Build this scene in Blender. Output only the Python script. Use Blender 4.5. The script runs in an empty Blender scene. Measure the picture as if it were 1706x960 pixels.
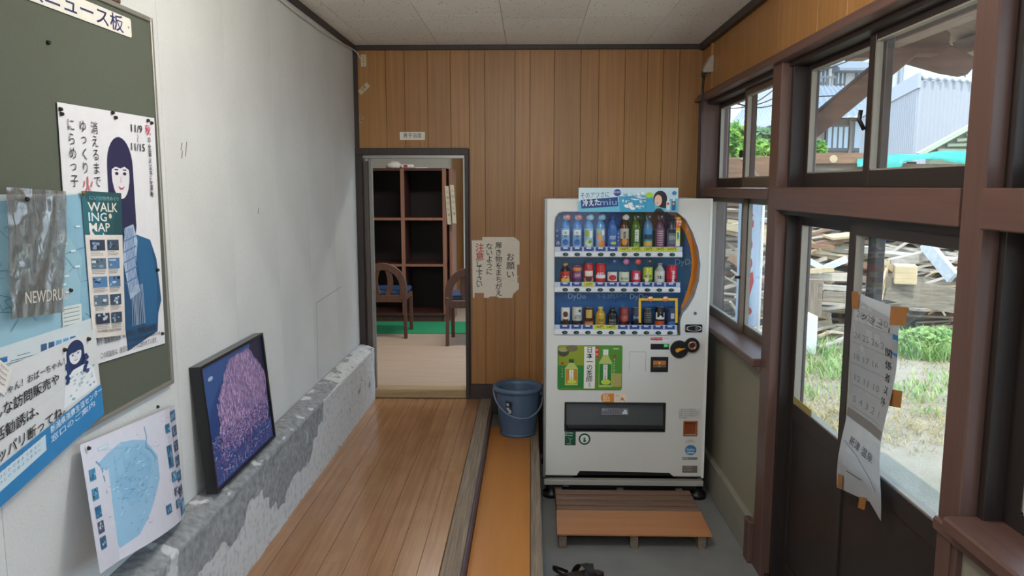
import bpy, bmesh, math, random
from mathutils import Vector, Matrix, noise
random.seed(7)
C = bpy.context.scene.collection
PI = math.pi

# ------------------------------------------------------------------ camera, sky, sun, exposure
FPX, CXP, CYP, VXP, VYP, EYE = 1282.0, 853.0, 480.0, 884.0, 310.0, 1.5
_y = Vector((VXP - CXP, CYP - VYP, FPX)).normalized()          # world Y in camera (right, up, forward)
_z = Vector((0, _y.z, -_y.y)).normalized()
_x = -(_y.cross(_z)) if _y.cross(_z).x < 0 else _y.cross(_z)
def px_ray(px, py):
    c = Vector((px - CXP, CYP - py, FPX))
    return Vector((_x.dot(c), _y.dot(c), _z.dot(c)))
def P(px, py, ax, v):
    """point seen at photo pixel (px,py) on the real plane  axis ax = v"""
    o = Vector((0, 0, EYE)); d = px_ray(px, py)
    return o + d * ((v - o[ax]) / d[ax])
cam_d = bpy.data.cameras.new('camera'); cam = bpy.data.objects.new('camera', cam_d); C.objects.link(cam)
right = Vector((_x.x, _y.x, _z.x)); up = Vector((_x.y, _y.y, _z.y)); fwd = Vector((_x.z, _y.z, _z.z))
m = Matrix((right, up, -fwd)).transposed().to_4x4(); m.translation = (0, 0, EYE)
cam.matrix_world = m
cam_d.sensor_width = 36.0; cam_d.lens = 36.0 * FPX / 1706.0; cam_d.clip_start = 0.02; cam_d.clip_end = 400
sc = bpy.context.scene; sc.camera = cam
sc.view_settings.view_transform = 'Standard'; sc.view_settings.look = 'None'; sc.view_settings.gamma = 1
sc.view_settings.exposure = 1.15
w = bpy.data.worlds.new('sky'); sc.world = w; w.use_nodes = True
nt = w.node_tree; bg = nt.nodes['Background']
tc = nt.nodes.new('ShaderNodeTexCoord'); sp = nt.nodes.new('ShaderNodeSeparateXYZ'); cr = nt.nodes.new('ShaderNodeValToRGB')
nt.links.new(tc.outputs['Generated'], sp.inputs[0]); nt.links.new(sp.outputs['Z'], cr.inputs[0])
cr.color_ramp.elements[0].position = 0.0; cr.color_ramp.elements[0].color = (0.74, 0.87, 1.0, 1)
cr.color_ramp.elements[1].position = 0.8; cr.color_ramp.elements[1].color = (0.50, 0.73, 1.0, 1)
nt.links.new(cr.outputs[0], bg.inputs[0]); bg.inputs[1].default_value = 1.6
sl = bpy.data.lights.new('sun', 'SUN'); sl.energy = 1.7; sl.angle = math.radians(0.6); sl.color = (1.0, 0.95, 0.86)
so = bpy.data.objects.new('sun', sl); C.objects.link(so); so.location = (-4, -8, 14)
so.rotation_euler = Vector((0.10, 0.50, -0.86)).to_track_quat('-Z', 'Y').to_euler()
ROOM_FILL_W = 34.0          # unseen ceiling lamps added to lift the room brightness
INNER_FILL_W = 15.0         # unseen lamp added to brighten the room beyond

# ------------------------------------------------------------------ helpers
def srgb(h):
    h = h.lstrip('#'); out = []
    for i in (0, 2, 4):
        c = int(h[i:i+2], 16) / 255.0
        out.append(c / 12.92 if c <= 0.04045 else ((c + 0.055) / 1.055) ** 2.4)
    return tuple(out) + (1.0,)
_mats = {}
def newmat(name):
    m = bpy.data.materials.new(name); m.use_nodes = True
    b = m.node_tree.nodes['Principled BSDF']
    return m, m.node_tree.nodes, m.node_tree.links, b
def coords(n, l, scale, rnd=True):
    tc = n.new('ShaderNodeTexCoord'); mp = n.new('ShaderNodeMapping')
    mp.inputs['Scale'].default_value = scale
    if rnd:
        oi = n.new('ShaderNodeObjectInfo'); ml = n.new('ShaderNodeVectorMath'); ml.operation = 'SCALE'
        cb = n.new('ShaderNodeCombineXYZ')
        for i in range(3): l.new(oi.outputs['Random'], cb.inputs[i])
        l.new(cb.outputs[0], ml.inputs[0]); ml.inputs['Scale'].default_value = 37.0
        l.new(ml.outputs[0], mp.inputs['Location'])
    l.new(tc.outputs['Object'], mp.inputs['Vector'])
    return mp.outputs[0]
def plain(name, col, rough=0.6, metal=0.0, bump=0.0, bscale=60.0, var=0.06, emit=0.0, spec=0.5, coat=0.0):
    if name in _mats: return _mats[name]
    m, n, l, b = newmat(name); c = srgb(col)
    v = coords(n, l, (bscale,) * 3)
    nz = n.new('ShaderNodeTexNoise'); nz.inputs['Scale'].default_value = 1.0; nz.inputs['Detail'].default_value = 4
    l.new(v, nz.inputs['Vector'])
    mx = n.new('ShaderNodeMix'); mx.data_type = 'RGBA'
    mx.inputs['A'].default_value = tuple(max(0, x * (1 - var)) for x in c[:3]) + (1,)
    mx.inputs['B'].default_value = tuple(min(1, x * (1 + var)) for x in c[:3]) + (1,)
    l.new(nz.outputs['Fac'], mx.inputs['Factor']); l.new(mx.outputs['Result'], b.inputs['Base Color'])
    b.inputs['Roughness'].default_value = rough; b.inputs['Metallic'].default_value = metal
    b.inputs['Specular IOR Level'].default_value = spec; b.inputs['Coat Weight'].default_value = coat
    if bump:
        bp = n.new('ShaderNodeBump'); bp.inputs['Strength'].default_value = bump; bp.inputs['Distance'].default_value = 0.002
        l.new(nz.outputs['Fac'], bp.inputs['Height']); l.new(bp.outputs[0], b.inputs['Normal'])
    if emit:
        b.inputs['Emission Color'].default_value = c; b.inputs['Emission Strength'].default_value = emit
    _mats[name] = m; return m
def wood(name, c1, c2, axis='z', rough=0.45, fine=70.0, along=2.5, objvar=0.12, bump=0.15, coat=0.0, blotch=0.0, c3=None):
    """grain stretched along an axis, every piece with its own tone"""
    if name in _mats: return _mats[name]
    m, n, l, b = newmat(name)
    s = [fine, fine, fine]; s['xyz'.index(axis)] = along
    v = coords(n, l, s)
    nz = n.new('ShaderNodeTexNoise'); nz.inputs['Scale'].default_value = 1; nz.inputs['Detail'].default_value = 6; nz.inputs['Roughness'].default_value = 0.65
    l.new(v, nz.inputs['Vector'])
    rp = n.new('ShaderNodeValToRGB'); rp.color_ramp.elements[0].position = 0.3; rp.color_ramp.elements[1].position = 0.72
    rp.color_ramp.elements[0].color = srgb(c1); rp.color_ramp.elements[1].color = srgb(c2)
    l.new(nz.outputs['Fac'], rp.inputs[0])
    oi = n.new('ShaderNodeObjectInfo'); mr = n.new('ShaderNodeMapRange')
    mr.inputs['To Min'].default_value = 1 - objvar; mr.inputs['To Max'].default_value = 1 + objvar
    l.new(oi.outputs['Random'], mr.inputs['Value'])
    hs = n.new('ShaderNodeHueSaturation'); l.new(mr.outputs[0], hs.inputs['Value']); l.new(rp.outputs[0], hs.inputs['Color'])
    out = hs.outputs[0]
    if blotch:
        v2 = coords(n, l, (3.2,) * 3, False); n2 = n.new('ShaderNodeTexNoise'); n2.inputs['Scale'].default_value = 1; n2.inputs['Detail'].default_value = 5
        l.new(v2, n2.inputs['Vector'])
        r2 = n.new('ShaderNodeMapRange'); r2.inputs['From Min'].default_value = 0.45; r2.inputs['From Max'].default_value = 0.7; r2.inputs['To Max'].default_value = blotch
        l.new(n2.outputs['Fac'], r2.inputs['Value'])
        mx = n.new('ShaderNodeMix'); mx.data_type = 'RGBA'; mx.inputs['B'].default_value = srgb(c3 or c1)
        l.new(r2.outputs[0], mx.inputs['Factor']); l.new(out, mx.inputs['A']); out = mx.outputs['Result']
    l.new(out, b.inputs['Base Color'])
    b.inputs['Roughness'].default_value = rough; b.inputs['Coat Weight'].default_value = coat; b.inputs['Coat Roughness'].default_value = 0.25
    bp = n.new('ShaderNodeBump'); bp.inputs['Strength'].default_value = bump; bp.inputs['Distance'].default_value = 0.002
    l.new(nz.outputs['Fac'], bp.inputs['Height']); l.new(bp.outputs[0], b.inputs['Normal'])
    _mats[name] = m; return m
def glass(name='clear_glass', tint=(0.97, 0.985, 0.98, 1), haze=0.0):
    if name in _mats: return _mats[name]
    m = bpy.data.materials.new(name); m.use_nodes = True; n = m.node_tree.nodes; l = m.node_tree.links; n.clear()
    o = n.new('ShaderNodeOutputMaterial'); t = n.new('ShaderNodeBsdfTransparent'); g = n.new('ShaderNodeBsdfGlossy')
    t.inputs[0].default_value = tint; g.inputs['Roughness'].default_value = 0.02
    lw = n.new('ShaderNodeLayerWeight'); lw.inputs[0].default_value = 0.5
    pw = n.new('ShaderNodeMath'); pw.operation = 'POWER'; pw.inputs[1].default_value = 4.0; l.new(lw.outputs['Facing'], pw.inputs[0])
    fr = n.new('ShaderNodeMath'); fr.operation = 'MULTIPLY_ADD'; fr.inputs[1].default_value = 0.45; fr.inputs[2].default_value = 0.025; l.new(pw.outputs[0], fr.inputs[0])
    mx = n.new('ShaderNodeMixShader'); l.new(fr.outputs[0], mx.inputs[0]); l.new(t.outputs[0], mx.inputs[1]); l.new(g.outputs[0], mx.inputs[2])
    last = mx
    if haze:
        d = n.new('ShaderNodeBsdfDiffuse'); d.inputs[0].default_value = (0.8, 0.82, 0.84, 1)
        nz = n.new('ShaderNodeTexNoise'); nz.inputs['Scale'].default_value = 9; nz.inputs['Detail'].default_value = 5
        tcn = n.new('ShaderNodeTexCoord'); l.new(tcn.outputs['Object'], nz.inputs['Vector'])
        ml = n.new('ShaderNodeMath'); ml.operation = 'MULTIPLY'; ml.inputs[1].default_value = haze
        l.new(nz.outputs['Fac'], ml.inputs[0])
        m2 = n.new('ShaderNodeMixShader'); l.new(ml.outputs[0], m2.inputs[0]); l.new(mx.outputs[0], m2.inputs[1]); l.new(d.outputs[0], m2.inputs[2]); last = m2
    l.new(last.outputs[0], o.inputs[0]); _mats[name] = m; return m
def printed(name='printed_paper', rough=0.5, coat=0.0, trans=0.0, bump=0.0):
    """flat print: the colour of each face is its ink"""
    if name in _mats: return _mats[name]
    m, n, l, b = newmat(name)
    a = n.new('ShaderNodeVertexColor'); a.layer_name = 'ink'
    v = coords(n, l, (25,) * 3); nz = n.new('ShaderNodeTexNoise'); nz.inputs['Scale'].default_value = 1; nz.inputs['Detail'].default_value = 3; l.new(v, nz.inputs['Vector'])
    mr = n.new('ShaderNodeMapRange'); mr.inputs['To Min'].default_value = 0.93; mr.inputs['To Max'].default_value = 1.05; l.new(nz.outputs['Fac'], mr.inputs['Value'])
    hs = n.new('ShaderNodeHueSaturation'); l.new(mr.outputs[0], hs.inputs['Value']); l.new(a.outputs[0], hs.inputs['Color'])
    l.new(hs.outputs[0], b.inputs['Base Color']); b.inputs['Roughness'].default_value = rough; b.inputs['Coat Weight'].default_value = coat
    if bump:
        bp = n.new('ShaderNodeBump'); bp.inputs['Strength'].default_value = bump; bp.inputs['Distance'].default_value = 0.004
        l.new(nz.outputs['Fac'], bp.inputs['Height']); l.new(bp.outputs[0], b.inputs['Normal'])
    if trans:
        b.inputs['Transmission Weight'].default_value = 0
        tr = n.new('ShaderNodeBsdfTranslucent'); mx = n.new('ShaderNodeMixShader'); mx.inputs[0].default_value = trans
        l.new(hs.outputs[0], tr.inputs[0]); l.new(b.outputs[0], mx.inputs[1]); l.new(tr.outputs[0], mx.inputs[2])
        l.new(mx.outputs[0], n['Material Output'].inputs[0])
    _mats[name] = m; return m

def NB(): return bmesh.new()
def box(bm, x0, x1, y0, y1, z0, z1):
    v = [bm.verts.new((x, y, z)) for z in (z0, z1) for y in (y0, y1) for x in (x0, x1)]
    for f in ((0, 2, 3, 1), (4, 5, 7, 6), (0, 1, 5, 4), (2, 6, 7, 3), (0, 4, 6, 2), (1, 3, 7, 5)):
        bm.faces.new([v[i] for i in f])
    return bm
def beam(bm, a, b, w, h, upv=(0, 0, 1)):
    """squared timber from a to b"""
    a = Vector(a); b = Vector(b); d = (b - a).normalized(); u = Vector(upv)
    s = d.cross(u)
    if s.length < 1e-4: s = d.cross(Vector((1, 0, 0)))
    s.normalize(); u = s.cross(d).normalized()
    q = []
    for p in (a, b):
        for i, j in ((-1, -1), (1, -1), (1, 1), (-1, 1)): q.append(bm.verts.new(p + s * (w / 2 * i) + u * (h / 2 * j)))
    for i in range(4): bm.faces.new((q[i], q[(i + 1) % 4], q[4 + (i + 1) % 4], q[4 + i]))
    bm.faces.new(q[3::-1]); bm.faces.new(q[4:]); return bm
def cyl(bm, a, b, r, seg=16, r2=None):
    a = Vector(a); b = Vector(b); d = (b - a).normalized(); s = d.orthogonal().normalized(); t = d.cross(s)
    r2 = r if r2 is None else r2; R = []
    for p, rr in ((a, r), (b, r2)):
        R.append([bm.verts.new(p + (s * math.cos(2 * PI * i / seg) + t * math.sin(2 * PI * i / seg)) * rr) for i in range(seg)])
    for i in range(seg): bm.faces.new((R[0][i], R[0][(i + 1) % seg], R[1][(i + 1) % seg], R[1][i])).smooth = True
    bm.faces.new(R[0][::-1]); bm.faces.new(R[1]); return bm
def lathe(bm, prof, c=(0, 0, 0), seg=20, cap=True, axis='z', smooth=True):
    rings = []
    for r, h in prof:
        ring = []
        for i in range(seg):
            a = 2 * PI * i / seg; x, y = r * math.cos(a), r * math.sin(a)
            p = (x, y, h) if axis == 'z' else (x, h, y)
            ring.append(bm.verts.new((c[0] + p[0], c[1] + p[1], c[2] + p[2])))
        rings.append(ring)
    for k in range(len(rings) - 1):
        for i in range(seg):
            q = (rings[k][i], rings[k][(i + 1) % seg], rings[k + 1][(i + 1) % seg], rings[k + 1][i])
            bm.faces.new(q if axis == 'z' else q[::-1]).smooth = smooth
    if cap:
        bm.faces.new(rings[0][::-1] if axis == 'z' else rings[0]); bm.faces.new(rings[-1] if axis == 'z' else rings[-1][::-1])
    return bm
def tube(bm, pts, r, seg=8, radii=None):
    pts = [Vector(p) for p in pts]; rings = []; up = None
    for i, p in enumerate(pts):
        d = (pts[min(i + 1, len(pts) - 1)] - pts[max(i - 1, 0)]).normalized()
        if up is None: up = d.orthogonal().normalized()
        s = d.cross(up)
        s = s.normalized() if s.length > 1e-6 else d.orthogonal().normalized()
        up = s.cross(d).normalized(); rr = radii[i] if radii else r
        rings.append([bm.verts.new(p + (s * math.cos(2 * PI * k / seg) + up * math.sin(2 * PI * k / seg)) * rr) for k in range(seg)])
    for a, b in zip(rings, rings[1:]):
        for k in range(seg): bm.faces.new((a[k], a[(k + 1) % seg], b[(k + 1) % seg], b[k])).smooth = True
    bm.faces.new(rings[0][::-1]); bm.faces.new(rings[-1]); return bm
def prism(bm, pts, axis, a, b):
    """2-D outline (the two axes other than `axis`, in xyz order) extruded from a to b"""
    R = []
    for v in (a, b):
        row = []
        for p in pts:
            q = [p[0], p[1]]; q.insert(axis, v); row.append(bm.verts.new(q))
        R.append(row)
    n = len(pts)
    for i in range(n): bm.faces.new((R[0][i], R[0][(i + 1) % n], R[1][(i + 1) % n], R[1][i]))
    bm.faces.new(R[0][::-1]); bm.faces.new(R[1])
    bmesh.ops.recalc_face_normals(bm, faces=bm.faces[:]); return bm
WP = {}
def wpos(o): return WP.get(o.name, Vector((0, 0, 0)))
def obj(name, bm, mat, parent=None, bevel=0.0, smooth=False, origin=None, recalc=True):
    if bevel:
        bmesh.ops.bevel(bm, geom=bm.edges[:], offset=bevel, segments=1, affect='EDGES', profile=0.5, clamp_overlap=True)
    if recalc: bmesh.ops.recalc_face_normals(bm, faces=bm.faces[:])
    if origin is None:
        lo = Vector((1e9,) * 3); hi = -lo
        for v in bm.verts:
            for i in range(3): lo[i] = min(lo[i], v.co[i]); hi[i] = max(hi[i], v.co[i])
        origin = (lo + hi) / 2
        if parent is None: origin.z = lo.z
    origin = Vector(origin)
    bmesh.ops.translate(bm, vec=-origin, verts=bm.verts[:])
    me = bpy.data.meshes.new(name); bm.to_mesh(me); bm.free()
    if smooth:
        for p in me.polygons: p.use_smooth = True
    for mm in (mat if isinstance(mat, (list, tuple)) else [mat]): me.materials.append(mm)
    o = bpy.data.objects.new(name, me); C.objects.link(o); WP[o.name] = origin
    if parent: o.parent = parent; o.location = origin - wpos(parent)
    else: o.location = origin
    return o
def piece(name, me, loc, parent=None, rot=(0, 0, 0), scale=(1, 1, 1)):
    """another object sharing a mesh"""
    o = bpy.data.objects.new(name, me); C.objects.link(o); WP[o.name] = Vector(loc)
    if parent: o.parent = parent
    o.location = Vector(loc) - (wpos(parent) if parent else Vector()); o.rotation_euler = rot; o.scale = scale; return o
def tag(o, label, cat, group=None, kind=None):
    o['label'] = label; o['category'] = cat
    if group: o['group'] = group
    if kind: o['kind'] = kind
    return o
def thing(name, label, cat, loc, group=None, kind=None):
    o = bpy.data.objects.new(name, None); C.objects.link(o); o.location = loc; WP[o.name] = Vector(loc)
    o.empty_display_size = 0.1
    return tag(o, label, cat, group, kind)
def struct(o, label, cat):
    tag(o, label, cat); o['kind'] = 'structure'; return o
def shell(name, loc, label, cat):
    o = thing(name, label, cat, loc); o['kind'] = 'structure'; return o
def boolean(o, cutters):
    for c in cutters:
        md = o.modifiers.new('cut', 'BOOLEAN'); md.object = c; md.operation = 'DIFFERENCE'; md.solver = 'EXACT'
    dg = bpy.context.evaluated_depsgraph_get(); dg.update()
    me = bpy.data.meshes.new_from_object(o.evaluated_get(dg)); o.modifiers.clear(); old = o.data; o.data = me
    bpy.data.meshes.remove(old)
    for c in cutters: bpy.data.objects.remove(c)
    return o

# ---- text outlines
_tx = {}
def glyph(txt, offset=0.0, res=2):
    k = (txt, round(offset, 4))
    if k in _tx: return _tx[k]
    cu = bpy.data.curves.new('t', 'FONT'); cu.body = txt; cu.size = 1.0; cu.offset = offset; cu.resolution_u = res
    cu.fill_mode = 'FRONT'
    ob = bpy.data.objects.new('t', cu); C.objects.link(ob)
    dg = bpy.context.evaluated_depsgraph_get(); dg.update()
    me = bpy.data.meshes.new_from_object(ob.evaluated_get(dg))
    vs = [(v.co.x, v.co.y) for v in me.vertices]; fs = [tuple(p.vertices) for p in me.polygons]
    bpy.data.objects.remove(ob); bpy.data.meshes.remove(me); bpy.data.curves.remove(cu)
    if vs:
        x0 = min(v[0] for v in vs); x1 = max(v[0] for v in vs); y0 = min(v[1] for v in vs); y1 = max(v[1] for v in vs)
    else: x0 = x1 = y0 = y1 = 0
    _tx[k] = (vs, fs, (x0, x1, y0, y1)); return _tx[k]
class Sheet:
    """a printed sheet in its own u (right) v (down) units, w by h"""
    def __init__(s, w, h, back='#f2f2ee', outline=None, thick=0.0006):
        s.w, s.h = w, h; s.polys = []; s.k = 0; s.thick = thick; s.back = back
        s.outline = outline or [(0, 0), (w, 0), (w, h), (0, h)]
        s.poly(s.outline, back)
    def up(s, n=1): s.k += n
    def poly(s, pts, col, k=None):
        s.k += 1; s.polys.append((list(pts), [tuple(range(len(pts)))], srgb(col) if isinstance(col, str) else col, s.k if k is None else k))
    def rect(s, x, y, w, h, col): s.poly([(x, y), (x + w, y), (x + w, y + h), (x, y + h)], col)
    def ell(s, cx, cy, rx, ry, col, n=20, a0=0, a1=2 * PI):
        s.poly([(cx + rx * math.cos(a0 + (a1 - a0) * i / n), cy + ry * math.sin(a0 + (a1 - a0) * i / n)) for i in range(n)], col)
    def line(s, pts, wd, col):
        for a, b in zip(pts, pts[1:]):
            dx, dy = b[0] - a[0], b[1] - a[1]; L = math.hypot(dx, dy) or 1; nx, ny = -dy / L * wd / 2, dx / L * wd / 2
            s.poly([(a[0] + nx, a[1] + ny), (b[0] + nx, b[1] + ny), (b[0] - nx, b[1] - ny), (a[0] - nx, a[1] - ny)], col)
    def rrect(s, x, y, w, h, r, col):
        pts = []
        for cx, cy, a in ((x + w - r, y + r, -PI / 2), (x + w - r, y + h - r, 0), (x + r, y + h - r, PI / 2), (x + r, y + r, PI)):
            for i in range(5): pts.append((cx + r * math.cos(a + PI / 8 * i), cy + r * math.sin(a + PI / 8 * i)))
        s.poly(pts, col)
    def text(s, t, x, y, size, col, width=None, off=0.0, rot=0.0, align='l'):
        """baseline-left at (x, y+size): y is the top of the line; width squeezes it to fit"""
        vs, fs, (x0, x1, y0, y1) = glyph(t, off)
        if not fs: return
        W = (x1 - x0) * size; sx = 1.0 if not width else width / W
        if align == 'c': x -= W * sx / 2
        if align == 'r': x -= W * sx
        ca, sa = math.cos(rot), math.sin(rot); s.k += 1
        out = []
        for a, b in vs:
            u = (a - x0) * size * sx; v = (0.78 - b) * size
            out.append((x + u * ca - v * sa, y + u * sa + v * ca))
        s.polys.append((out, fs, srgb(col), s.k))
    def vtext(s, t, x, y, size, col, pitch=None, off=0.0, sq=1.0):
        pitch = pitch or size * 1.02
        for i, ch in enumerate(t):
            if ch in ' \u3000': continue
            vs, fs, (x0, x1, y0, y1) = glyph(ch, off)
            if not fs: continue
            s.k += 0 if i else 1
            cxg = (x0 + x1) / 2; cyg = (y0 + y1) / 2 if ch not in 'っゃ、。' else (y0 + y1) / 2
            if ch in 'ー〜':
                out = [(x + (b - cyg) * size * sq, y + pitch * (i + .5) + (a - cxg) * size) for a, b in vs]
            else:
                out = [(x + (a - cxg) * size * sq, y + pitch * (i + .5) - (b - cyg) * size) for a, b in vs]
            s.polys.append((out, fs, srgb(col), s.k))
    def build(s, name, mapf, parent=None, mat=None, step=0.00025, cuts=None, backside=True):
        """mapf(u, v, n) -> point, n = height above the sheet"""
        bm = bmesh.new(); lay = bm.loops.layers.float_color.new('ink'); kl = bm.verts.layers.int.new('k')
        mn = min(step, 0.003 / max(1, s.k))
        for pts, fs, col, k in s.polys:
            vv = []
            for p in pts:
                q = bm.verts.new((p[0], p[1], 0)); q[kl] = k; vv.append(q)
            for f in fs:
                try: fc = bm.faces.new([vv[i] for i in f])
                except ValueError: continue
                for lp in fc.loops: lp[lay] = col
        if s.thick:
            vv = [bm.verts.new((p[0], p[1], 0)) for p in s.outline]
            for q in vv: q[kl] = -1
            fc = bm.faces.new(vv[::-1])
            for lp in fc.loops: lp[lay] = srgb(s.back)
        if cuts:
            bmesh.ops.triangulate(bm, faces=[f for f in bm.faces if len(f.verts) > 4])
            for ax, n in ((0, cuts[0]), (1, cuts[1])):
                for i in range(1, n):
                    c = (s.w if ax == 0 else s.h) * i / n; co = [0, 0, 0]; co[ax] = c; no = [0, 0, 0]; no[ax] = 1
                    # copy layer index to the new verts
                    r = bmesh.ops.bisect_plane(bm, geom=bm.verts[:] + bm.edges[:] + bm.faces[:], plane_co=co, plane_no=no)
                    for g in r['geom_cut']:
                        if isinstance(g, bmesh.types.BMVert):
                            for e in g.link_edges:
                                o = e.other_vert(g)
                                if abs(o.co[ax] - c) > 1e-7: g[kl] = o[kl]; break
        for v in bm.verts:
            k = v[kl]; n = -s.thick if k == -1 else k * mn
            v.co = mapf(v.co.x, v.co.y, n)
        bmesh.ops.recalc_face_normals(bm, faces=[])
        return obj(name, bm, mat or printed(), parent, recalc=False)
def quadmap(tl, tr, br, bl, w, h, bulge=None, flip=None):
    tl, tr, br, bl = map(Vector, (tl, tr, br, bl))
    nrm = (tr - tl).cross(bl - tl).normalized()
    eye = Vector((0, 0, EYE))
    if nrm.dot(eye - tl) < 0: nrm = -nrm
    if flip: nrm = -nrm
    def f(u, v, n):
        a, b = u / w, v / h
        p = tl * (1 - a) * (1 - b) + tr * a * (1 - b) + br * a * b + bl * (1 - a) * b
        return p + nrm * (n + (bulge(a, b) if bulge else 0))
    return f
def figure_portrait(s, cx, cy, r, hair, skin, long=2.6):
    """a printed head: hair, face, fringe, eyes, mouth"""
    s.poly([(cx + r * 1.05 * math.cos(a), cy + r * 1.25 * math.sin(a)) for a in [PI + PI * i / 14 for i in range(15)]] +
           [(cx + r * 1.1, cy + r * long * .7), (cx + r * .8, cy + r * long), (cx - r * .8, cy + r * long), (cx - r * 1.1, cy + r * long * .7)], hair)
    s.ell(cx, cy + r * .32, r * .72, r * 1.02, skin)
    s.poly([(cx - r * .8, cy + r * .15), (cx - r * .75, cy - r * .6), (cx, cy - r * .95), (cx + r * .75, cy - r * .6), (cx + r * .8, cy + r * .15), (cx + r * .35, cy - r * .02), (cx, cy + r * .06), (cx - r * .4, cy)], hair)
    for q in (-1, 1):
        s.ell(cx + q * r * .32, cy + r * .28, r * .15, r * .07, '#2b2f4a', 10)
        s.line([(cx + q * r * .48, cy + r * .12), (cx + q * r * .18, cy + r * .12)], r * .05, hair)
    s.line([(cx, cy + r * .4), (cx - r * .06, cy + r * .62), (cx + r * .05, cy + r * .64)], r * .04, '#b9a7b0')
    s.poly([(cx - r * .28, cy + r * .8), (cx, cy + r * .86), (cx + r * .28, cy + r * .8), (cx + r * .12, cy + r * .95), (cx - r * .12, cy + r * .95)], '#a8506c')
    s.poly([(cx - r * .2, cy + r * .82), (cx + r * .2, cy + r * .82), (cx, cy + r * .88)], '#f4f4f4')
# ================================================================== STRUCTURE
D, XL, XR, ZC, ZT, ZG, YB = 5.32, -1.20, 1.147, 2.436, -0.40, -0.46, -2.2
M_panel = wood('teak_print_panel', '#8f6233', '#aa7a42', 'z', 0.42, 55, 1.2, 0.10, 0.05, blotch=0.15, c3='#936236')
M_dark = wood('dark_stained_trim', '#2a1f1c', '#3d2e29', 'z', 0.5, 60, 3, 0.08, 0.1)
M_brown = wood('russet_painted_timber', '#573e37', '#654a41', 'z', 0.42, 50, 2, 0.05, 0.12)
M_browny = wood('russet_painted_rail', '#5a4038', '#684b42', 'y', 0.42, 50, 2, 0.05, 0.12)
M_sash = plain('bronze_sash_metal', '#2f2724', 0.45, 0.2, 0.1)
M_sashlt = plain('weathered_sash_bronze', '#6c5d50', 0.45, 0.3, 0.1)
M_floor = wood('varnished_floor_plank', '#8c6240', '#a67c54', 'y', 0.17, 45, 1.6, 0.06, 0.04, coat=0.5, blotch=0.4, c3='#8a5a3a')
M_curb = wood('worn_grey_timber', '#5b4e42', '#94836f', 'y', 0.75, 120, 3, 0.05, 0.7)
M_curbface = wood('mauve_curb_face', '#54434a', '#6c5a60', 'y', 0.7, 60, 3, 0.05, 0.3)
M_conc = plain('smooth_concrete', '#7f8080', 0.55, 0, 0.3, 6, 0.22)
M_green = plain('grey_green_board', '#8d8674', 0.7, 0, 0.15, 30, 0.06)
M_white = plain('white_paint', '#e6e4dc', 0.5)
M_black = plain('black_plastic', '#121214', 0.4)
M_paper = plain('white_paper', '#e9e6dc', 0.7)

def wallpaper():
    m, n, l, b = newmat('embossed_wallpaper')
    v = coords(n, l, (1, 1, 1), False)
    a = n.new('ShaderNodeTexNoise'); a.inputs['Scale'].default_value = 130; a.inputs['Detail'].default_value = 3; l.new(v, a.inputs['Vector'])
    d = n.new('ShaderNodeTexNoise'); d.inputs['Scale'].default_value = 2.2; d.inputs['Detail'].default_value = 4; l.new(v, d.inputs['Vector'])
    r = n.new('ShaderNodeValToRGB'); r.color_ramp.elements[0].position = .3; r.color_ramp.elements[1].position = .7
    r.color_ramp.elements[0].color = srgb('#cbccca'); r.color_ramp.elements[1].color = srgb('#d6d7d5'); l.new(d.outputs['Fac'], r.inputs[0])
    mx = n.new('ShaderNodeMix'); mx.data_type = 'RGBA'; mx.blend_type = 'MULTIPLY'; mx.inputs['Factor'].default_value = 0.10
    l.new(r.outputs[0], mx.inputs['A']); l.new(a.outputs['Fac'], mx.inputs['B'])
    l.new(mx.outputs['Result'], b.inputs['Base Color']); b.inputs['Roughness'].default_value = .75
    bp = n.new('ShaderNodeBump'); bp.inputs['Strength'].default_value = .5; bp.inputs['Distance'].default_value = .003
    l.new(a.outputs['Fac'], bp.inputs['Height']); l.new(bp.outputs[0], b.inputs['Normal']); return m
M_wallp = wallpaper()
def tile_mat():
    m, n, l, b = newmat('pitted_ceiling_tile')
    v = coords(n, l, (1, 1, 1))
    a = n.new('ShaderNodeTexVoronoi'); a.inputs['Scale'].default_value = 34; l.new(v, a.inputs['Vector'])
    z = n.new('ShaderNodeTexNoise'); z.inputs['Scale'].default_value = 45; l.new(v, z.inputs['Vector'])
    ad = n.new('ShaderNodeMath'); ad.operation = 'MULTIPLY'; l.new(a.outputs['Distance'], ad.inputs[0]); l.new(z.outputs['Fac'], ad.inputs[1])
    r = n.new('ShaderNodeValToRGB'); r.color_ramp.elements[0].position = .05; r.color_ramp.elements[1].position = .085
    r.color_ramp.elements[0].color = srgb('#958c7a'); r.color_ramp.elements[1].color = srgb('#efece4'); l.new(ad.outputs[0], r.inputs[0])
    oi = n.new('ShaderNodeObjectInfo'); mr = n.new('ShaderNodeMapRange'); mr.inputs['To Min'].default_value = .93; mr.inputs['To Max'].default_value = 1.04
    l.new(oi.outputs['Random'], mr.inputs['Value']); hs = n.new('ShaderNodeHueSaturation'); l.new(mr.outputs[0], hs.inputs['Value']); l.new(r.outputs[0], hs.inputs['Color'])
    l.new(hs.outputs[0], b.inputs['Base Color']); b.inputs['Roughness'].default_value = .85
    bp = n.new('ShaderNodeBump'); bp.inputs['Strength'].default_value = .6; bp.inputs['Distance'].default_value = .003
    l.new(r.outputs[0], bp.inputs['Height']); l.new(bp.outputs[0], b.inputs['Normal']); return m
M_tile = tile_mat()
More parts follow.
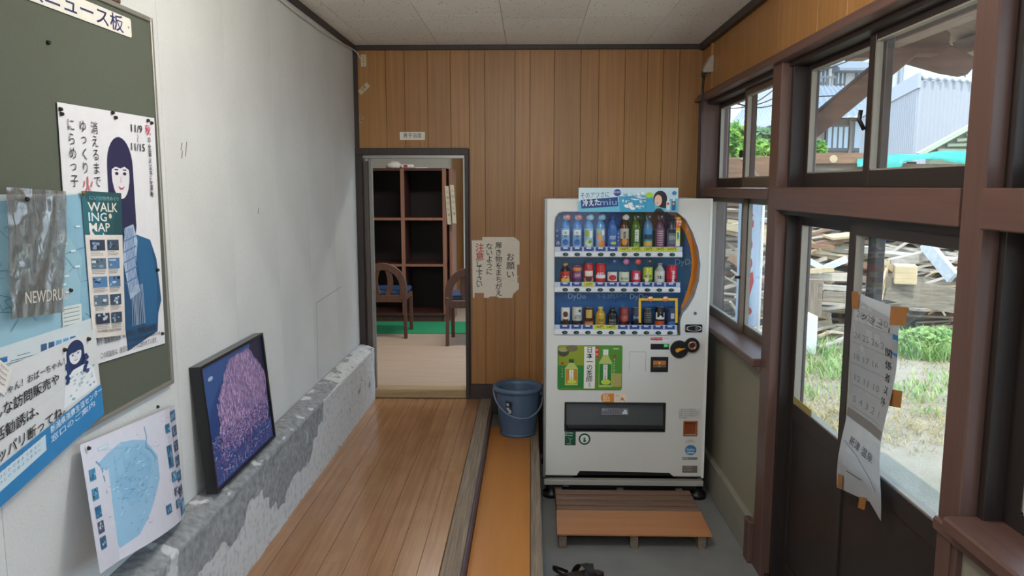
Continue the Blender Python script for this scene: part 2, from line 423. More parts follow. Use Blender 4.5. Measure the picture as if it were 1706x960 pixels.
def ledge_mat():
    """cement kerb: pale paint with grey patches where it has flaked"""
    m, n, l, b = newmat('flaking_painted_cement')
    tc = n.new('ShaderNodeTexCoord')
    a = n.new('ShaderNodeVertexColor'); a.layer_name = 'ink'
    z = n.new('ShaderNodeTexNoise'); z.inputs['Scale'].default_value = 38; z.inputs['Detail'].default_value = 8; l.new(tc.outputs['Object'], z.inputs['Vector'])
    z2 = n.new('ShaderNodeTexNoise'); z2.inputs['Scale'].default_value = 8; z2.inputs['Detail'].default_value = 6; l.new(tc.outputs['Object'], z2.inputs['Vector'])
    ad = n.new('ShaderNodeMath'); ad.operation = 'ADD'; l.new(a.outputs[0], ad.inputs[0]); l.new(z2.outputs['Fac'], ad.inputs[1])
    st = n.new('ShaderNodeMapRange'); st.inputs['From Min'].default_value = 1.0; st.inputs['From Max'].default_value = 1.05; l.new(ad.outputs[0], st.inputs['Value'])
    r1 = n.new('ShaderNodeValToRGB'); r1.color_ramp.elements[0].color = srgb('#74777a'); r1.color_ramp.elements[1].color = srgb('#a0a4a7'); r1.color_ramp.elements[0].position = .3; r1.color_ramp.elements[1].position = .75
    r2 = n.new('ShaderNodeValToRGB'); r2.color_ramp.elements[0].color = srgb('#adb0b3'); r2.color_ramp.elements[1].color = srgb('#c9cbcc'); r2.color_ramp.elements[0].position = .32; r2.color_ramp.elements[1].position = .5
    l.new(z.outputs['Fac'], r1.inputs[0]); l.new(z.outputs['Fac'], r2.inputs[0])
    mx = n.new('ShaderNodeMix'); mx.data_type = 'RGBA'; l.new(st.outputs[0], mx.inputs['Factor']); l.new(r2.outputs[0], mx.inputs['A']); l.new(r1.outputs[0], mx.inputs['B'])
    l.new(mx.outputs['Result'], b.inputs['Base Color']); b.inputs['Roughness'].default_value = .8
    s2 = n.new('ShaderNodeMath'); s2.operation = 'SUBTRACT'; l.new(z.outputs['Fac'], s2.inputs[0]); l.new(st.outputs[0], s2.inputs[1])
    bp = n.new('ShaderNodeBump'); bp.inputs['Strength'].default_value = .7; bp.inputs['Distance'].default_value = .004
    l.new(s2.outputs[0], bp.inputs['Height']); l.new(bp.outputs[0], b.inputs['Normal']); return m
M_ledge = ledge_mat()

def unitbox(bevel=0.0):
    bm = NB(); box(bm, -.5, .5, -.5, .5, -.5, .5); me = bpy.data.meshes.new('u'); bm.to_mesh(me); bm.free(); return me
def bpiece(name, x0, x1, y0, y1, z0, z1, mat, parent, bevel=0.0):
    return obj(name, box(NB(), x0, x1, y0, y1, z0, z1), mat, parent, bevel=bevel)

# ---- wooden floor: planks
fl = shell('floor', (-.72, 2.5, 0), 'glossy varnished brown plank floor along the white wall', 'floor')
obj('subfloor', box(NB(), -1.13, -.36, YB, D, -.40, -.013), M_dark, fl)
rf = random.Random(3); edges = [-1.12, -1.035, -.93, -.83, -.73, -.632, -.535, -.44, -.353]
for i in range(len(edges) - 1):
    ys = [YB, {0: 2.0, 1: 3.95, 2: 3.98, 3: 2.9, 4: 4.6, 5: 3.9, 6: 3.92, 7: 3.9}[i], D + (0.0)]
    ys.insert(1, rf.uniform(.2, 1.2))
    for a, b in zip(ys, ys[1:]):
        bpiece('plank', edges[i] + .0006, edges[i + 1] - .0006, a + .0006, b - .0006, -.013, 0, M_floor, fl, .0008)
cb = bpiece('trim_1', -.352, -.272, YB, D, -.40, .003, M_curb, None, .006); struct(cb, 'worn grey timber curb edging the varnished floor', 'curb')
# bluish mauve face board under the curb
cf = bpiece('trim_2', -.2715, -.263, YB, D, -.40, -.02, M_curbface, None); struct(cf, 'narrow mauve board facing the timber curb', 'trim')
# ---- step block and edge beam beside the concrete
st = bpiece('trim_3', -.262, .0, YB, D, ZT, -.112, M_conc, None); struct(st, 'low cement step under the orange board', 'step')
eb = bpiece('trim_4', .004, .058, YB, D, ZT, -.098, M_curb, None, .004); struct(eb, 'rough grey beam between orange board and concrete floor', 'curb')
# ---- concrete floor
cfm = NB()
n_ = 40
for j in range(n_ + 1):
    for i in range(9):
        x = .058 + (1.30 - .058) * i / 8; y = YB + (D - YB) * j / n_
        cfm.verts.new((x, y, ZT + .003 * noise.noise(Vector((x * 3, y * 3, 1)))))
cfm.verts.ensure_lookup_table()
for j in range(n_):
    for i in range(8):
        k = j * 9 + i; cfm.faces.new([cfm.verts[q] for q in (k, k + 1, k + 10, k + 9)])
cfo = obj('concrete_floor', cfm, M_conc, None, smooth=True); struct(cfo, 'smooth grey concrete floor by the entrance doors', 'floor')
# ---- left wall: papered boards with fine seams
wl = shell('wall_left', (XL, 2.5, 0), 'off-white papered wall behind the notice board', 'wall')
obj('wall_backing', box(NB(), XL - .12, XL - .012, YB, D, -.4, ZC + .1), M_white, wl)
ys = [YB, -1.1, -.55, 0, .55, 1.09, 1.64, 2.53, 3.085, 3.635, 4.17, 4.71, D + .0]
for a, b in zip(ys, ys[1:]): bpiece('wall_board', XL - .012, XL, a + .0008, b - .0008, 0.02, ZC, M_wallp, wl, .0008)
# crack lines on the paper
q1, q2, q3 = P(527, 505, 0, XL), P(530, 632, 0, XL), P(568, 478, 0, XL)
cr_ = NB(); beam(cr_, (XL + .0004, q1.y, q1.z), (XL + .0004, q2.y, q2.z), .003, .001, (1, 0, 0)); beam(cr_, (XL + .0004, q1.y, q1.z), (XL + .0004, q3.y, q3.z), .003, .001, (1, 0, 0))
for px, py in ((302, 245), (310, 243), (309, 255), (303, 258), (430, 352)):
    q = P(px, py, 0, XL); beam(cr_, (XL + .0006, q.y - .004, q.z - .012), (XL + .0006, q.y + .006, q.z + .014), .005, .001, (1, 0, 0))
obj('scuff_mark', cr_, plain('scuff_grey', '#8b8578', .8), wl)
# ---- cement ledge along the left wall
bm = NB(); lay = bm.loops.layers.float_color.new('ink')
NY = 330; y0, y1 = YB, D - .03
prof = [(-1.098, 0), (-1.098, .06), (-1.098, .12), (-1.098, .18), (-1.098, .24), (-1.098, .29), (-1.098, .33), (-1.097, .352), (-1.095, .366), (-1.105, .374), (-1.12, .380), (-1.14, .388), (-1.165, .393), (-1.196, .396)]
grid = []; val = []
def damage(y): return max(0, 1 - abs(y - 3.05) / .85) ** .35 if 2.2 < y < 3.9 else 0
for j in range(NY + 1):
    y = y0 + (y1 - y0) * j / NY; row = []; vr = []
    dm = damage(y)
    for i, (x, z) in enumerate(prof):
        nn = noise.noise(Vector((y * 9, z * 14, 2))) ; nf = noise.noise(Vector((y * 40, z * 40 + x * 30, 5)))
        dx = .004 * nf + .006 * nn * dm; dz = 0
        if i in (6, 7, 8, 9, 10): dx -= .007 * dm * (1 + nf * 2); dz = -.006 * dm * (1 + nf * 2)
        if i >= 9 and y < 2.6: dz += .014 * nf * (1 if i < 13 else .3) * min(1, (2.6 - y) * 3)
        if i >= 11: dz += .004 * nf * dm
        row.append(bm.verts.new((x + dx, y, max(0, z + dz))))
        t = 0.0
        if i >= 9: t = .62 if y < 4.3 else .45
        else:
            edge = .15 + .13 * (math.sin(y * 5.1) + .6 * math.sin(y * 13 + 1)) * .5
            if 2.25 < y < 3.95 and z > edge + .04: t = .75
            elif y > 3.9: t = .36
            elif y < 2.3 and z > .2: t = .5
            else: t = .33
        vr.append(t)
    grid.append(row); val.append(vr)
for j in range(NY):
    for i in range(len(prof) - 1):
        f = bm.faces.new((grid[j][i], grid[j + 1][i], grid[j + 1][i + 1], grid[j][i + 1])); f.smooth = True
        for lp, t in zip(f.loops, (val[j][i], val[j + 1][i], val[j + 1][i + 1], val[j][i + 1])): lp[lay] = (t, t, t, 1)
f = bm.faces.new(grid[-1] + [bm.verts.new((-1.196, y1, 0))])
for lp in f.loops: lp[lay] = (.36,) * 3 + (1,)
lo = obj('trim_5', bm, M_ledge); struct(lo, 'rough flaking cement ledge running along the left wall', 'ledge')

# ---- back wall with doorway  (x -1.19..-.447)
wb = shell('wall_back', (0, D, 0), 'wall of upright teak-print panels around the doorway', 'wall')
DX0, DX1, DZ = -1.155, -.452, 1.69
bk = NB(); box(bk, DX1 + .02, XR + .2, D + .012, D + .10, ZT, ZC + .1); box(bk, XL - .12, DX1 + .02, D + .012, D + .10, DZ + .02, ZC + .1)
box(bk, XL - .12, DX0 - .03, D + .012, D + .10, ZT, DZ + .02)
obj('wall_backing', bk, M_dark, wb)
pxs = [591, 644, 675, 713, 751, 782, 808, 858, 883, 923, 967, 997, 1040, 1077, 1103, 1130, 1172]
xs = [XL] + [P(p, 200, 1, D).x for p in pxs[1:-1]] + [XR]
for a, b in zip(xs, xs[1:]):
    zb = 0.10
    if b < DX1 + .03: zb = DZ + .06
    if a < DX1 + .035 < b:
        bpiece('wall_panel', a + .001, b - .001, D, D + .012, DZ + .06, ZC, M_panel, wb, .0012); continue
    bpiece('wall_panel', a + .001, b - .001, D, D + .012, zb, ZC, M_panel, wb, .0012)
b1 = bpiece('baseboard_back', DX1 + .026, .10, D - .014, D + .012, .0, .108, M_dark, None, .003); struct(b1, 'dark baseboard under the teak-print panels', 'baseboard')
b2 = bpiece('baseboard_low', -.27, XR, D - .008, D + .012, ZT, .0, M_dark, None); struct(b2, 'dark lower board behind the bucket', 'baseboard')
# ceiling edge trim
t = bpiece('trim_6', XL, XR, D - .022, D, ZC - .032, ZC, M_dark, None, .002); struct(t, 'dark ceiling moulding along the panelled back wall', 'moulding')
t = bpiece('trim_7', XL, XL + .02, YB, D - .022, ZC - .032, ZC, wood('dark_trim_y', '#2a1f1c', '#3d2e29', 'y', .5, 60, 3), None, .002); struct(t, 'dark ceiling moulding above the white wall', 'moulding')
t = bpiece('trim_8', XR - .03, XR, YB, D - .022, ZC - .045, ZC, wood('dark_trim_y', '#2a1f1c', '#3d2e29', 'y', .5, 60, 3), None, .002); struct(t, 'dark ceiling moulding above the window wall', 'moulding')
t = bpiece('trim_9', XL, XL + .03, D - .012, D, .40, ZC - .03, M_dark, None, .001); struct(t, 'slim dark corner post between white wall and panels', 'trim')
# door frame
df = shell('door_2', (-.8, D, 0), 'dark-framed doorway to the room with the shelves', 'doorway')
obj('jamb', box(NB(), DX1, DX1 + .026, D - .018, D + .115, .0, DZ + .06), M_dark, df, .002)
obj('jamb', box(NB(), DX0 - .045, DX0 - .004, D - .018, D + .115, .0, DZ + .06), M_dark, df, .002)
obj('lintel', box(NB(), DX0 - .045, DX1 + .026, D - .02, D + .115, DZ + .02, DZ + .066), M_dark, df, .002)
obj('track', box(NB(), DX0, DX1, D + .01, D + .10, DZ - .0, DZ + .02), plain('aluminium', '#9b9a96', .35, .6), df)
obj('threshold', box(NB(), DX0 - .004, DX1, D - .0, D + .12, 0.0, .062), wood('pale_threshold', '#8d7253', '#b39a76', 'x', .5, 60, 3), df, .004)
# sliding door leaf pushed into the left of the opening (seen edge-on)
sdl = bpiece('sliding_door', DX0 + .034, DX0 + .058, D + .03, D + .07, .065, DZ + .0, plain('satin_aluminium', '#8f8c86', .35, .5), None, .003)
tag(sdl, 'grey aluminium sliding door edge at the left of the doorway', 'door')
sdl2 = bpiece('leaf_panel', DX0, DX0 + .032, D + .04, D + .06, .065, DZ - .02, plain('smoky_leaf', '#5f544f', .3), sdl, .002)
# ---- ceiling tiles
ce = shell('ceiling', (0, 2.5, ZC), 'ceiling of pitted off-white acoustic tiles', 'ceiling')
obj('ceiling_backing', box(NB(), XL - .1, XR + .1, YB, D + .1, ZC + .012, ZC + .10), M_dark, ce)
cxs = [XL, -1.078, -.62, -.163, .30, .757, XR]
for i, (a, b) in enumerate(zip(cxs, cxs[1:])):
    off = {0: 4.76, 1: 4.50, 2: 4.86, 3: 4.52, 4: 4.44, 5: 4.50}[i]
    yy = [D]; y = off
    while y > YB: yy.append(y); y -= .455 if i not in (2, 4) else .455
    yy.append(YB); yy = yy[::-1]
    for c, d in zip(yy, yy[1:]): bpiece('ceiling_tile', a + .0012, b - .0012, c + .0012, d - .0012, ZC, ZC + .012, M_tile, ce, .0012)

# ================================================================== WINDOW WALL (right)
PX0, PX1 = 1.128, 1.300            # posts: room face and outer face
def post(n, y0, y1, label, z1=2.10):
    o = bpiece(n, PX0, PX1, y0, y1, ZT - .05, z1, M_brown, None, .004); struct(o, label, 'post'); return o
post('trim_10', 3.585, 3.715, 'russet post between the far window and the sliding doors')
post('trim_11', 1.955, 2.055, 'russet post at the near side of the sliding doors')
post('trim_12', .36, .48, 'russet post behind the near window')
post('trim_13', -1.2, -1.08, 'russet post far behind the near window')
post('trim_14', 5.19, 5.32, 'dark russet corner post behind the vending machine')
# inner rebates of the posts
for nm, y, dy in (('trim_15', 3.555, .03), ('trim_16', 2.055, .02), ('trim_17', 1.925, .03)):
    o = bpiece(nm, PX0 + .045, PX1 - .02, y, y + dy, ZT, 2.06, M_sash, None, .002); struct(o, {'trim_15': 'dark rebate strip on the post left of the doors', 'trim_16': 'dark rebate strip on the post right of the doors', 'trim_17': 'dark frame strip beside the near window'}[nm], 'trim')
# upper wall with panels
wr = shell('wall_right', (XR, 2.5, 0), 'teak-print panels above the windows', 'wall')
obj('wall_backing', box(NB(), XR + .012, XR + .16, YB, D, 2.07, ZC + .35), M_dark, wr)
ys = [YB, -1.4, -.6, -.1, .35, .8, 1.25, 1.7, 2.15, 2.6, P(1410, 40, 0, XR).y, P(1362, 30, 0, XR).y, P(1298, 30, 0, XR).y, 4.30, P(1222, 60, 0, XR).y, 5.0, D]
ys = sorted(ys)
for a, b in zip(ys, ys[1:]): bpiece('wall_panel', XR, XR + .012, a + .001, b - .001, 2.08, ZC, M_panel, wr, .0012)
t = bpiece('trim_18', 1.100, 1.24, YB, D, 2.052, 2.078, M_browny, None, .003); struct(t, 'lower step of the long russet head rail', 'rail')
t = bpiece('trim_19', 1.118, 1.24, YB, D, 2.078, 2.100, M_browny, None, .003); struct(t, 'upper step of the long russet head rail', 'rail')
t = bpiece('trim_20', 1.16, 1.30, YB, D, 2.030, 2.052, M_sash, None, .002); struct(t, 'dark window track under the head rail', 'rail')
# mid rails
t = bpiece('trim_21', 1.120, 1.29, 2.055, 3.585, 1.392, 1.495, M_browny, None, .004); struct(t, 'russet rail over the sliding doors', 'rail')
t = bpiece('trim_22', 1.122, 1.29, 3.715, 5.19, 1.435, 1.488, M_browny, None, .004); struct(t, 'russet rail across the far window', 'rail')
t = bpiece('trim_23', 1.120, 1.29, YB, 1.955, 1.392, 1.495, M_browny, None, .004); struct(t, 'russet rail across the near window', 'rail')
# below the far window
t = bpiece('trim_24', 1.085, 1.29, 3.715, 5.25, .620, .660, M_browny, None, .006); struct(t, 'russet sill of the far window', 'sill')
wlr = shell('wall_lower', (1.15, 4.4, -.4), 'grey-green board dado beside the vending machine', 'wall')
obj('dado_board', box(NB(), 1.147, 1.22, 3.715, D, -.40, .62), M_green, wlr)
obj('dado_cap', box(NB(), 1.122, 1.22, 3.715, D, .588, .62), M_browny, wlr, .004)
obj('cement_plinth', box(NB(), 1.118, 1.19, 3.80, D, ZT, -.187), plain('dado_cement', '#8b8679', .8, 0, .3, 12, .12), wlr, .004)
obj('corner_strip', box(NB(), 1.105, 1.14, 3.715, 3.80, ZT, -.18), M_brown, wlr, .004)
# below the near window
t = bpiece('trim_25', 1.085, 1.29, YB, 1.957, .600, .640, M_browny, None, .006); struct(t, 'russet sill of the near window', 'sill')
t = bpiece('trim_26', 1.112, 1.22, YB, 2.052, .560, .600, M_browny, None, .006); struct(t, 'russet apron rail under the near sill', 'rail')
t = bpiece('trim_27', 1.12, 1.22, 1.975, 2.04, ZT, .565, M_brown, None, .004); struct(t, 'russet upright under the near window rail', 'trim')
wl2 = bpiece('wall_lower', 1.147, 1.22, YB, 1.975, ZT, .56, M_green, None); struct(wl2, 'grey-green board dado under the near window', 'wall')

# ---- sliding sashes
def sash(root, x, y0, y1, z0, z1, mat, st=.05, rb=.05, rt=.04, th=.026, gmat=None, name='sash'):
    bm = NB()
    box(bm, x - th / 2, x + th / 2, y0, y0 + st, z0, z1); box(bm, x - th / 2, x + th / 2, y1 - st, y1, z0, z1)
    box(bm, x - th / 2, x + th / 2, y0 + st, y1 - st, z0, z0 + rb); box(bm, x - th / 2, x + th / 2, y0 + st, y1 - st, z1 - rt, z1)
    s = obj(name, bm, mat, root, bevel=.0015)
    bead = NB()
    for q in ((y0 + st, y0 + st + .006, z0 + rb, z1 - rt), (y1 - st - .006, y1 - st, z0 + rb, z1 - rt), (y0 + st, y1 - st, z0 + rb, z0 + rb + .006), (y0 + st, y1 - st, z1 - rt - .006, z1 - rt)):
        box(bead, x - th / 2 + .002, x + th / 2 - .002, *q)
    obj('bead', bead, plain('grey_glazing_bead', '#8e877b', .5), s)
    obj('pane', box(NB(), x - .0015, x + .0015, y0 + st + .004, y1 - st - .004, z0 + rb + .004, z1 - rt - .004), gmat or glass(), s)
    return s
G1 = glass('window_glass', (.97, .985, .985, 1), .05); G2 = glass('dusty_glass', (.95, .97, .97, 1), .16)
w1 = shell('window_1', (1.22, 4.45, .66), 'far window beside the vending machine, four sliding panes', 'window')
sash(w1, 1.245, 4.40, 5.18, 1.49, 2.035, M_sash, .05, .055, .035, gmat=G1); sash(w1, 1.215, 3.72, 4.45, 1.49, 2.035, M_sashlt, .045, .055, .035, gmat=G1)
sash(w1, 1.215, 4.40, 5.18, .66, 1.435, M_sashlt, .035, .045, .03, gmat=G2); sash(w1, 1.245, 3.72, 4.44, .66, 1.435, M_sashlt, .035, .045, .03, gmat=G2)
o = obj('latch', box(NB(), 1.185, 1.20, 4.44, 4.47, 1.66, 1.70), M_black, w1, .003)
o = obj('lock', cyl(NB(), (1.175, 4.42, .98), (1.21, 4.42, .98), .008, 10), M_black, w1)
w2 = shell('window_2', (1.22, 2.8, 1.495), 'transom window of two sliding panes over the doors', 'window')
sash(w2, 1.245, 2.78, 3.555, 1.495, 2.035, M_sash, .048, .06, .03, gmat=G1); sash(w2, 1.215, 2.075, 2.85, 1.495, 2.035, M_sash, .05, .06, .03, gmat=G1)
obj('latch', tube(NB(), [(1.195, 2.84, 1.70), (1.18, 2.85, 1.735), (1.182, 2.845, 1.77)], .008, 8), M_black, w2)
w3 = shell('window_3', (1.22, 1.2, .64), 'near window cut off at the right edge', 'window')
for a, b, x in ((1.18, 1.93, 1.235), (.48, 1.22, 1.21)):
    sash(w3, x, a, b, .64, 1.392, M_sash, .075 if b > 1.5 else .05, .05, .04, gmat=G1); sash(w3, x, a, b, 1.495, 2.035, M_sash, .05, .055, .03, gmat=G1)
w4 = shell('window_4', (1.22, -.4, .64), 'window behind the viewpoint', 'window')
for a, b, x in ((-.40, .36, 1.235), (-1.08, -.36, 1.21), (-2.1, -1.2, 1.22)):
    sash(w4, x, a, b, .64, 1.392, M_sash, .05, .05, .04, gmat=G1); sash(w4, x, a, b, 1.495, 2.035, M_sash, .05, .055, .03, gmat=G1)

# ---- sliding entrance doors
M_door = plain('dark_brown_door_skin', '#2e2623', .42, .1, .1, 8, .1)
dr = shell('door_1', (1.2, 2.8, ZT), 'pair of dark brown sliding doors with clear upper panes', 'door')
def slide(x, y0, y1, stl, str_, gz=.50):
    b = NB(); th = .034
    box(b, x - th / 2, x + th / 2, y0, y0 + str_, ZT + .02, 1.385); box(b, x - th / 2, x + th / 2, y1 - stl, y1, ZT + .02, 1.385)
    box(b, x - th / 2, x + th / 2, y0 + str_, y1 - stl, 1.325, 1.385); box(b, x - th / 2, x + th / 2, y0 + str_, y1 - stl, gz - .075, gz); box(b, x - th / 2, x + th / 2, y0 + str_, y1 - stl, ZT + .02, ZT + .12)
    s = obj('door_frame', b, M_door, dr, bevel=.002)
    obj('lower_panel', box(NB(), x - .008, x + .008, y0 + str_, y1 - stl, ZT + .12, gz - .075), M_door, s)
    bead = NB()
    for q in ((y0 + str_, y0 + str_ + .007, gz, 1.325), (y1 - stl - .007, y1 - stl, gz, 1.325), (y0 + str_, y1 - stl, gz, gz + .007)): box(bead, x - th / 2 + .003, x + th / 2 - .003, *q)
    obj('bead', bead, plain('grey_glazing_bead', '#8e877b', .5), s)
    obj('pane', box(NB(), x - .002, x + .002, y0 + str_ + .003, y1 - stl - .003, gz + .003, 1.322), G1, s); return s
s1 = slide(1.235, 2.74, 3.555, .055, .06, .50)
s2 = slide(1.185, 2.06, 2.85, .055, .03, .535)
obj('finger_pull', box(NB(), 1.165, 1.172, 2.80, 2.83, .38, .50), plain('dull_brass', '#7d6a4b', .4, .7), s2)
obj('door_track', box(NB(), 1.15, 1.29, 2.055, 3.585, ZT - .03, ZT + .018), M_sash, dr)
obj('door_head', box(NB(), 1.15, 1.29, 2.055, 3.585, 1.372, 1.393), M_sash, dr)
tp = obj('masking_tape', beam(NB(), P(1322, 665, 0, 1.21), P(1352, 690, 0, 1.21), .002, .03, (0, .3, 1)), plain('yellowed_tape', '#9b8a4e', .6), s1)

# ---- rear of the room (behind the viewpoint)
wf = shell('wall_front', (0, YB, 0), 'wall behind the viewpoint with a wide glazed opening', 'wall')
bm = NB(); box(bm, XL - .1, XR + .1, YB - .1, YB, ZT, .5); box(bm, XL - .1, XR + .1, YB - .1, YB, 2.1, ZC + .1); box(bm, XL - .1, XL + .2, YB - .1, YB, .5, 2.1); box(bm, XR - .12, XR + .1, YB - .1, YB, .5, 2.1); box(bm, -.06, .06, YB - .1, YB, .5, 2.1)
obj('wall_backing', bm, M_white, wf)
w5 = shell('window_5', (0, YB, .5), 'wide window behind the viewpoint', 'window')
for a, b in ((XL + .2, -.06), (.06, XR - .12)): obj('pane', box(NB(), a, b, YB - .05, YB - .046, .5, 2.1), G1, w5)
for y in (-.6, 2.3):  # out-of-view lamps put in to brighten ceiling and walls
    q = thing('added_ceiling_lamp', 'unseen lamp added to brighten the room, behind the viewpoint' if y < 0 else 'unseen lamp added to brighten the room, just above the picture edge', 'lamp', (-.1, y, ZC))
    obj('added_lamp_body', box(NB(), -.16, -.04, y - .32, y + .32, ZC - .03, ZC), M_white, q, .004)
    obj('tube', cyl(NB(), (-.1, y - .29, ZC - .05), (-.1, y + .29, ZC - .05), .014, 12), plain('lit_fill_tube', '#fff6e6', .4, emit=4), q)
    L = bpy.data.lights.new('fill_light', 'POINT'); L.shadow_soft_size = .12; L.energy = ROOM_FILL_W / 2; L.color = (1, .97, .92)
    lo_ = bpy.data.objects.new('fill_light', L); C.objects.link(lo_); lo_.location = (-.1, y, ZC - .22)
# ================================================================== INNER ROOM
def ib(n, x0, x1, y0, y1, z0, z1, m, lab, cat, bev=0): o = bpiece(n, x0, x1, y0, y1, z0, z1, m, None, bev); struct(o, lab, cat); return o
IX0, IX1, IY1, IZ = -2.6, 1.2, 9.3, 2.5
ib('inner_floor', IX0, IX1, D + .12, IY1, -.05, .055, wood('pale_beige_flooring', '#ad9785', '#bda795', 'x', .45, 25, 2, 0, .03), 'pale beige floor of the room beyond the doorway', 'floor')
ib('inner_ceiling', IX0, IX1, D + .1, IY1, IZ, IZ + .05, M_white, 'white ceiling of the room beyond', 'ceiling')
ib('inner_wall_back', IX0, IX1, IY1, IY1 + .1, 0, IZ, plain('cream_wall', '#d6d2c6', .8), 'cream wall at the back of the room beyond', 'wall')
ib('inner_wall_left', IX0 - .1, IX0, D + .1, IY1, 0, IZ, plain('cream_wall', '#d6d2c6', .8), 'left wall of the room beyond', 'wall')
bm = NB(); box(bm, IX1, IX1 + .1, D + .1, 5.9, 0, IZ); box(bm, IX1, IX1 + .1, 5.9, IY1, 0, .6); box(bm, IX1, IX1 + .1, 5.9, IY1, 2.1, IZ); box(bm, IX1, IX1 + .1, 8.9, IY1, .6, 2.1)
o = obj('inner_wall_right', bm, plain('cream_wall', '#d6d2c6', .8)); struct(o, 'right wall of the room beyond with an open daylight window', 'wall')
pn = bpiece('inner_panel', -.93, -.2, IY1 - .03, IY1, .0, 2.2, M_panel, None); struct(pn, 'teak-print panel on the far wall of the room beyond', 'wall')
o = ib('window_6', -.80, -.20, IY1 - .07, IY1 - .03, .3, 1.82, plain('dim_glass_block', '#c9cfcb', .3), 'pale glazed window on the far wall past the shelves', 'window')
for x in (-.80, -.60, -.40): obj('mullion', box(NB(), x, x + .025, IY1 - .09, IY1 - .07, .3, 1.82), M_white, o)
for k in range(8): obj('muntin', box(NB(), -.80, -.2, IY1 - .085, IY1 - .07, .42 + k * .19, .434 + k * .19), M_white, o)
for x in (-.76, -.66, -.55): obj('dark_bar', box(NB(), x, x + .05, IY1 - .078, IY1 - .070, .9, 1.75), plain('tan_blind', '#7d6a57', .7), o)
L = bpy.data.lights.new('inner_fill_light', 'AREA'); L.shape = 'RECTANGLE'; L.size = 1.2; L.size_y = .3; L.energy = INNER_FILL_W; L.color = (1, .97, .92)  # lamp put in out of view to lift the inner room's brightness
q = thing('added_inner_lamp', 'unseen lamp added to brighten the room beyond the doorway', 'lamp', (-.5, 6.6, IZ))
obj('added_lamp_body', box(NB(), -1.1, .1, 6.45, 6.75, IZ - .05, IZ), M_white, q, .005)
lo_ = bpy.data.objects.new('inner_fill_light', L); C.objects.link(lo_); lo_.location = (-.5, 6.6, IZ - .06)
# --- shoe shelf
M_shelf = wood('dark_red_shelf_wood', '#3a211e', '#54302a', 'z', .45, 50, 2, .06, .1)
M_shelfe = wood('worn_shelf_edge', '#7a5242', '#93674f', 'z', .5, 50, 2, .06, .1)
SY = 8.1
x_r = P(741, 400, 1, SY).x; zt = P(700, 281, 1, SY).z; xm = P(672, 400, 1, SY).x; z1_ = P(700, 365, 1, SY).z; z2_ = P(700, 442, 1, SY).z; zb_ = P(700, 524, 1, SY).z
z0_ = .055
sh = thing('shoe_shelf', 'tall dark red-brown open shelf seen through the doorway', 'shelf', (x_r - .7, SY, .055))
x_l = xm - (x_r - xm) * 1.02
xl2 = x_l - (x_r - xm)
bd = .45
for x in (xl2, x_l, xm, x_r): obj('side_panel', box(NB(), x - .016, x + .016, SY, SY + bd, z0_, zt), M_shelf if x != x_r else M_shelfe, sh, .002)
for z in (zt - .008, z1_, z2_, zb_):
    o = obj('shelf_board', box(NB(), xl2, x_r + .016, SY - .006, SY + bd, z - .014, z + .014), M_shelf, sh, .002)
for x in (xm, x_r):
    obj('edge_strip', box(NB(), x - .02, x + .02, SY - .012, SY, zb_, zt), M_shelfe, sh, .001)
for z in (z1_, z2_): obj('edge_strip', box(NB(), xl2, x_r, SY - .011, SY - .0065, z - .013, z + .013), M_shelfe, sh)
obj('kick_board', box(NB(), xl2, x_r, SY + .01, SY + .03, z0_, zb_), M_shelf, sh)
obj('back_panel', box(NB(), xl2, x_r, SY + bd - .01, SY + bd, z0_, zt), plain('near_black_back', '#1c1312', .7), sh)
# second shelf end behind
s2_ = bpiece('shelf_end', x_r + .045, x_r + .075, SY + .05, SY + .5, .055, zt, M_shelfe, None, .002); tag(s2_, 'narrow reddish shelf end standing right of the tall shelf', 'shelf')
# hanging wooden tags
for i, (a, b) in enumerate(((741, 310), (750, 308))):
    p = P(a, b, 1, SY - .03); g = Sheet(.04, .40, '#b9b29c'); g.vtext('入浴の心得', .02, .03, .03, '#3a3a3a', .06)
    o = g.build('paper_strip', lambda u, v, n, p=p, i=i: Vector((p.x + .0 + u + v * .06, p.y - n - .02 * i, p.z - v)), None, step=.0005)
    tag(o, ['narrow yellowed paper strip on the shelf front edge, left one', 'narrow yellowed paper strip on the shelf front edge, right one'][i], 'paper strip')
# bundles on top
p = P(656, 276, 1, SY + .1); bm = NB(); bmesh.ops.create_icosphere(bm, subdivisions=3, radius=.07)
for v in bm.verts: v.co = Vector((v.co.x * 1.2 + p.x, v.co.y * 1.1 + p.y, max(0, (v.co.z + .03) * .75 + .012 * noise.noise(v.co * 30)) + zt + .006))
o = obj('cloth_bundle', bm, plain('white_cloth', '#d9d5ce', .9, 0, .4, 20), None, smooth=True); tag(o, 'white crumpled cloth bundle on top of the tall shelf', 'cloth')
p = P(680, 278, 1, SY + .1); o = bpiece('packet', p.x - .07, p.x + .06, p.y - .05, p.y + .05, zt + .0065, zt + .045, M_white, None, .01); tag(o, 'small white packet with red print on top of the shelf', 'packet')
obj('red_print', box(NB(), p.x - .04, p.x + .0, p.y - .052, p.y - .049, zt + .015, zt + .04), plain('red_ink', '#b8343a', .5), o)
o = bpiece('booklet', p.x + .08, p.x + .2, p.y - .04, p.y + .06, zt + .0065, zt + .014, M_paper, None); tag(o, 'thin pale booklet lying beside the packet on the shelf', 'booklet')
# green mat
gm_ = bpiece('green_mat', -2.2, -.45, 7.44, SY - .012, .055, .064, plain('green_carpet', '#1e8a5b', .9, 0, .6, 120, .15), None, .004); tag(gm_, 'green mat on the floor in front of the tall shelf', 'mat')
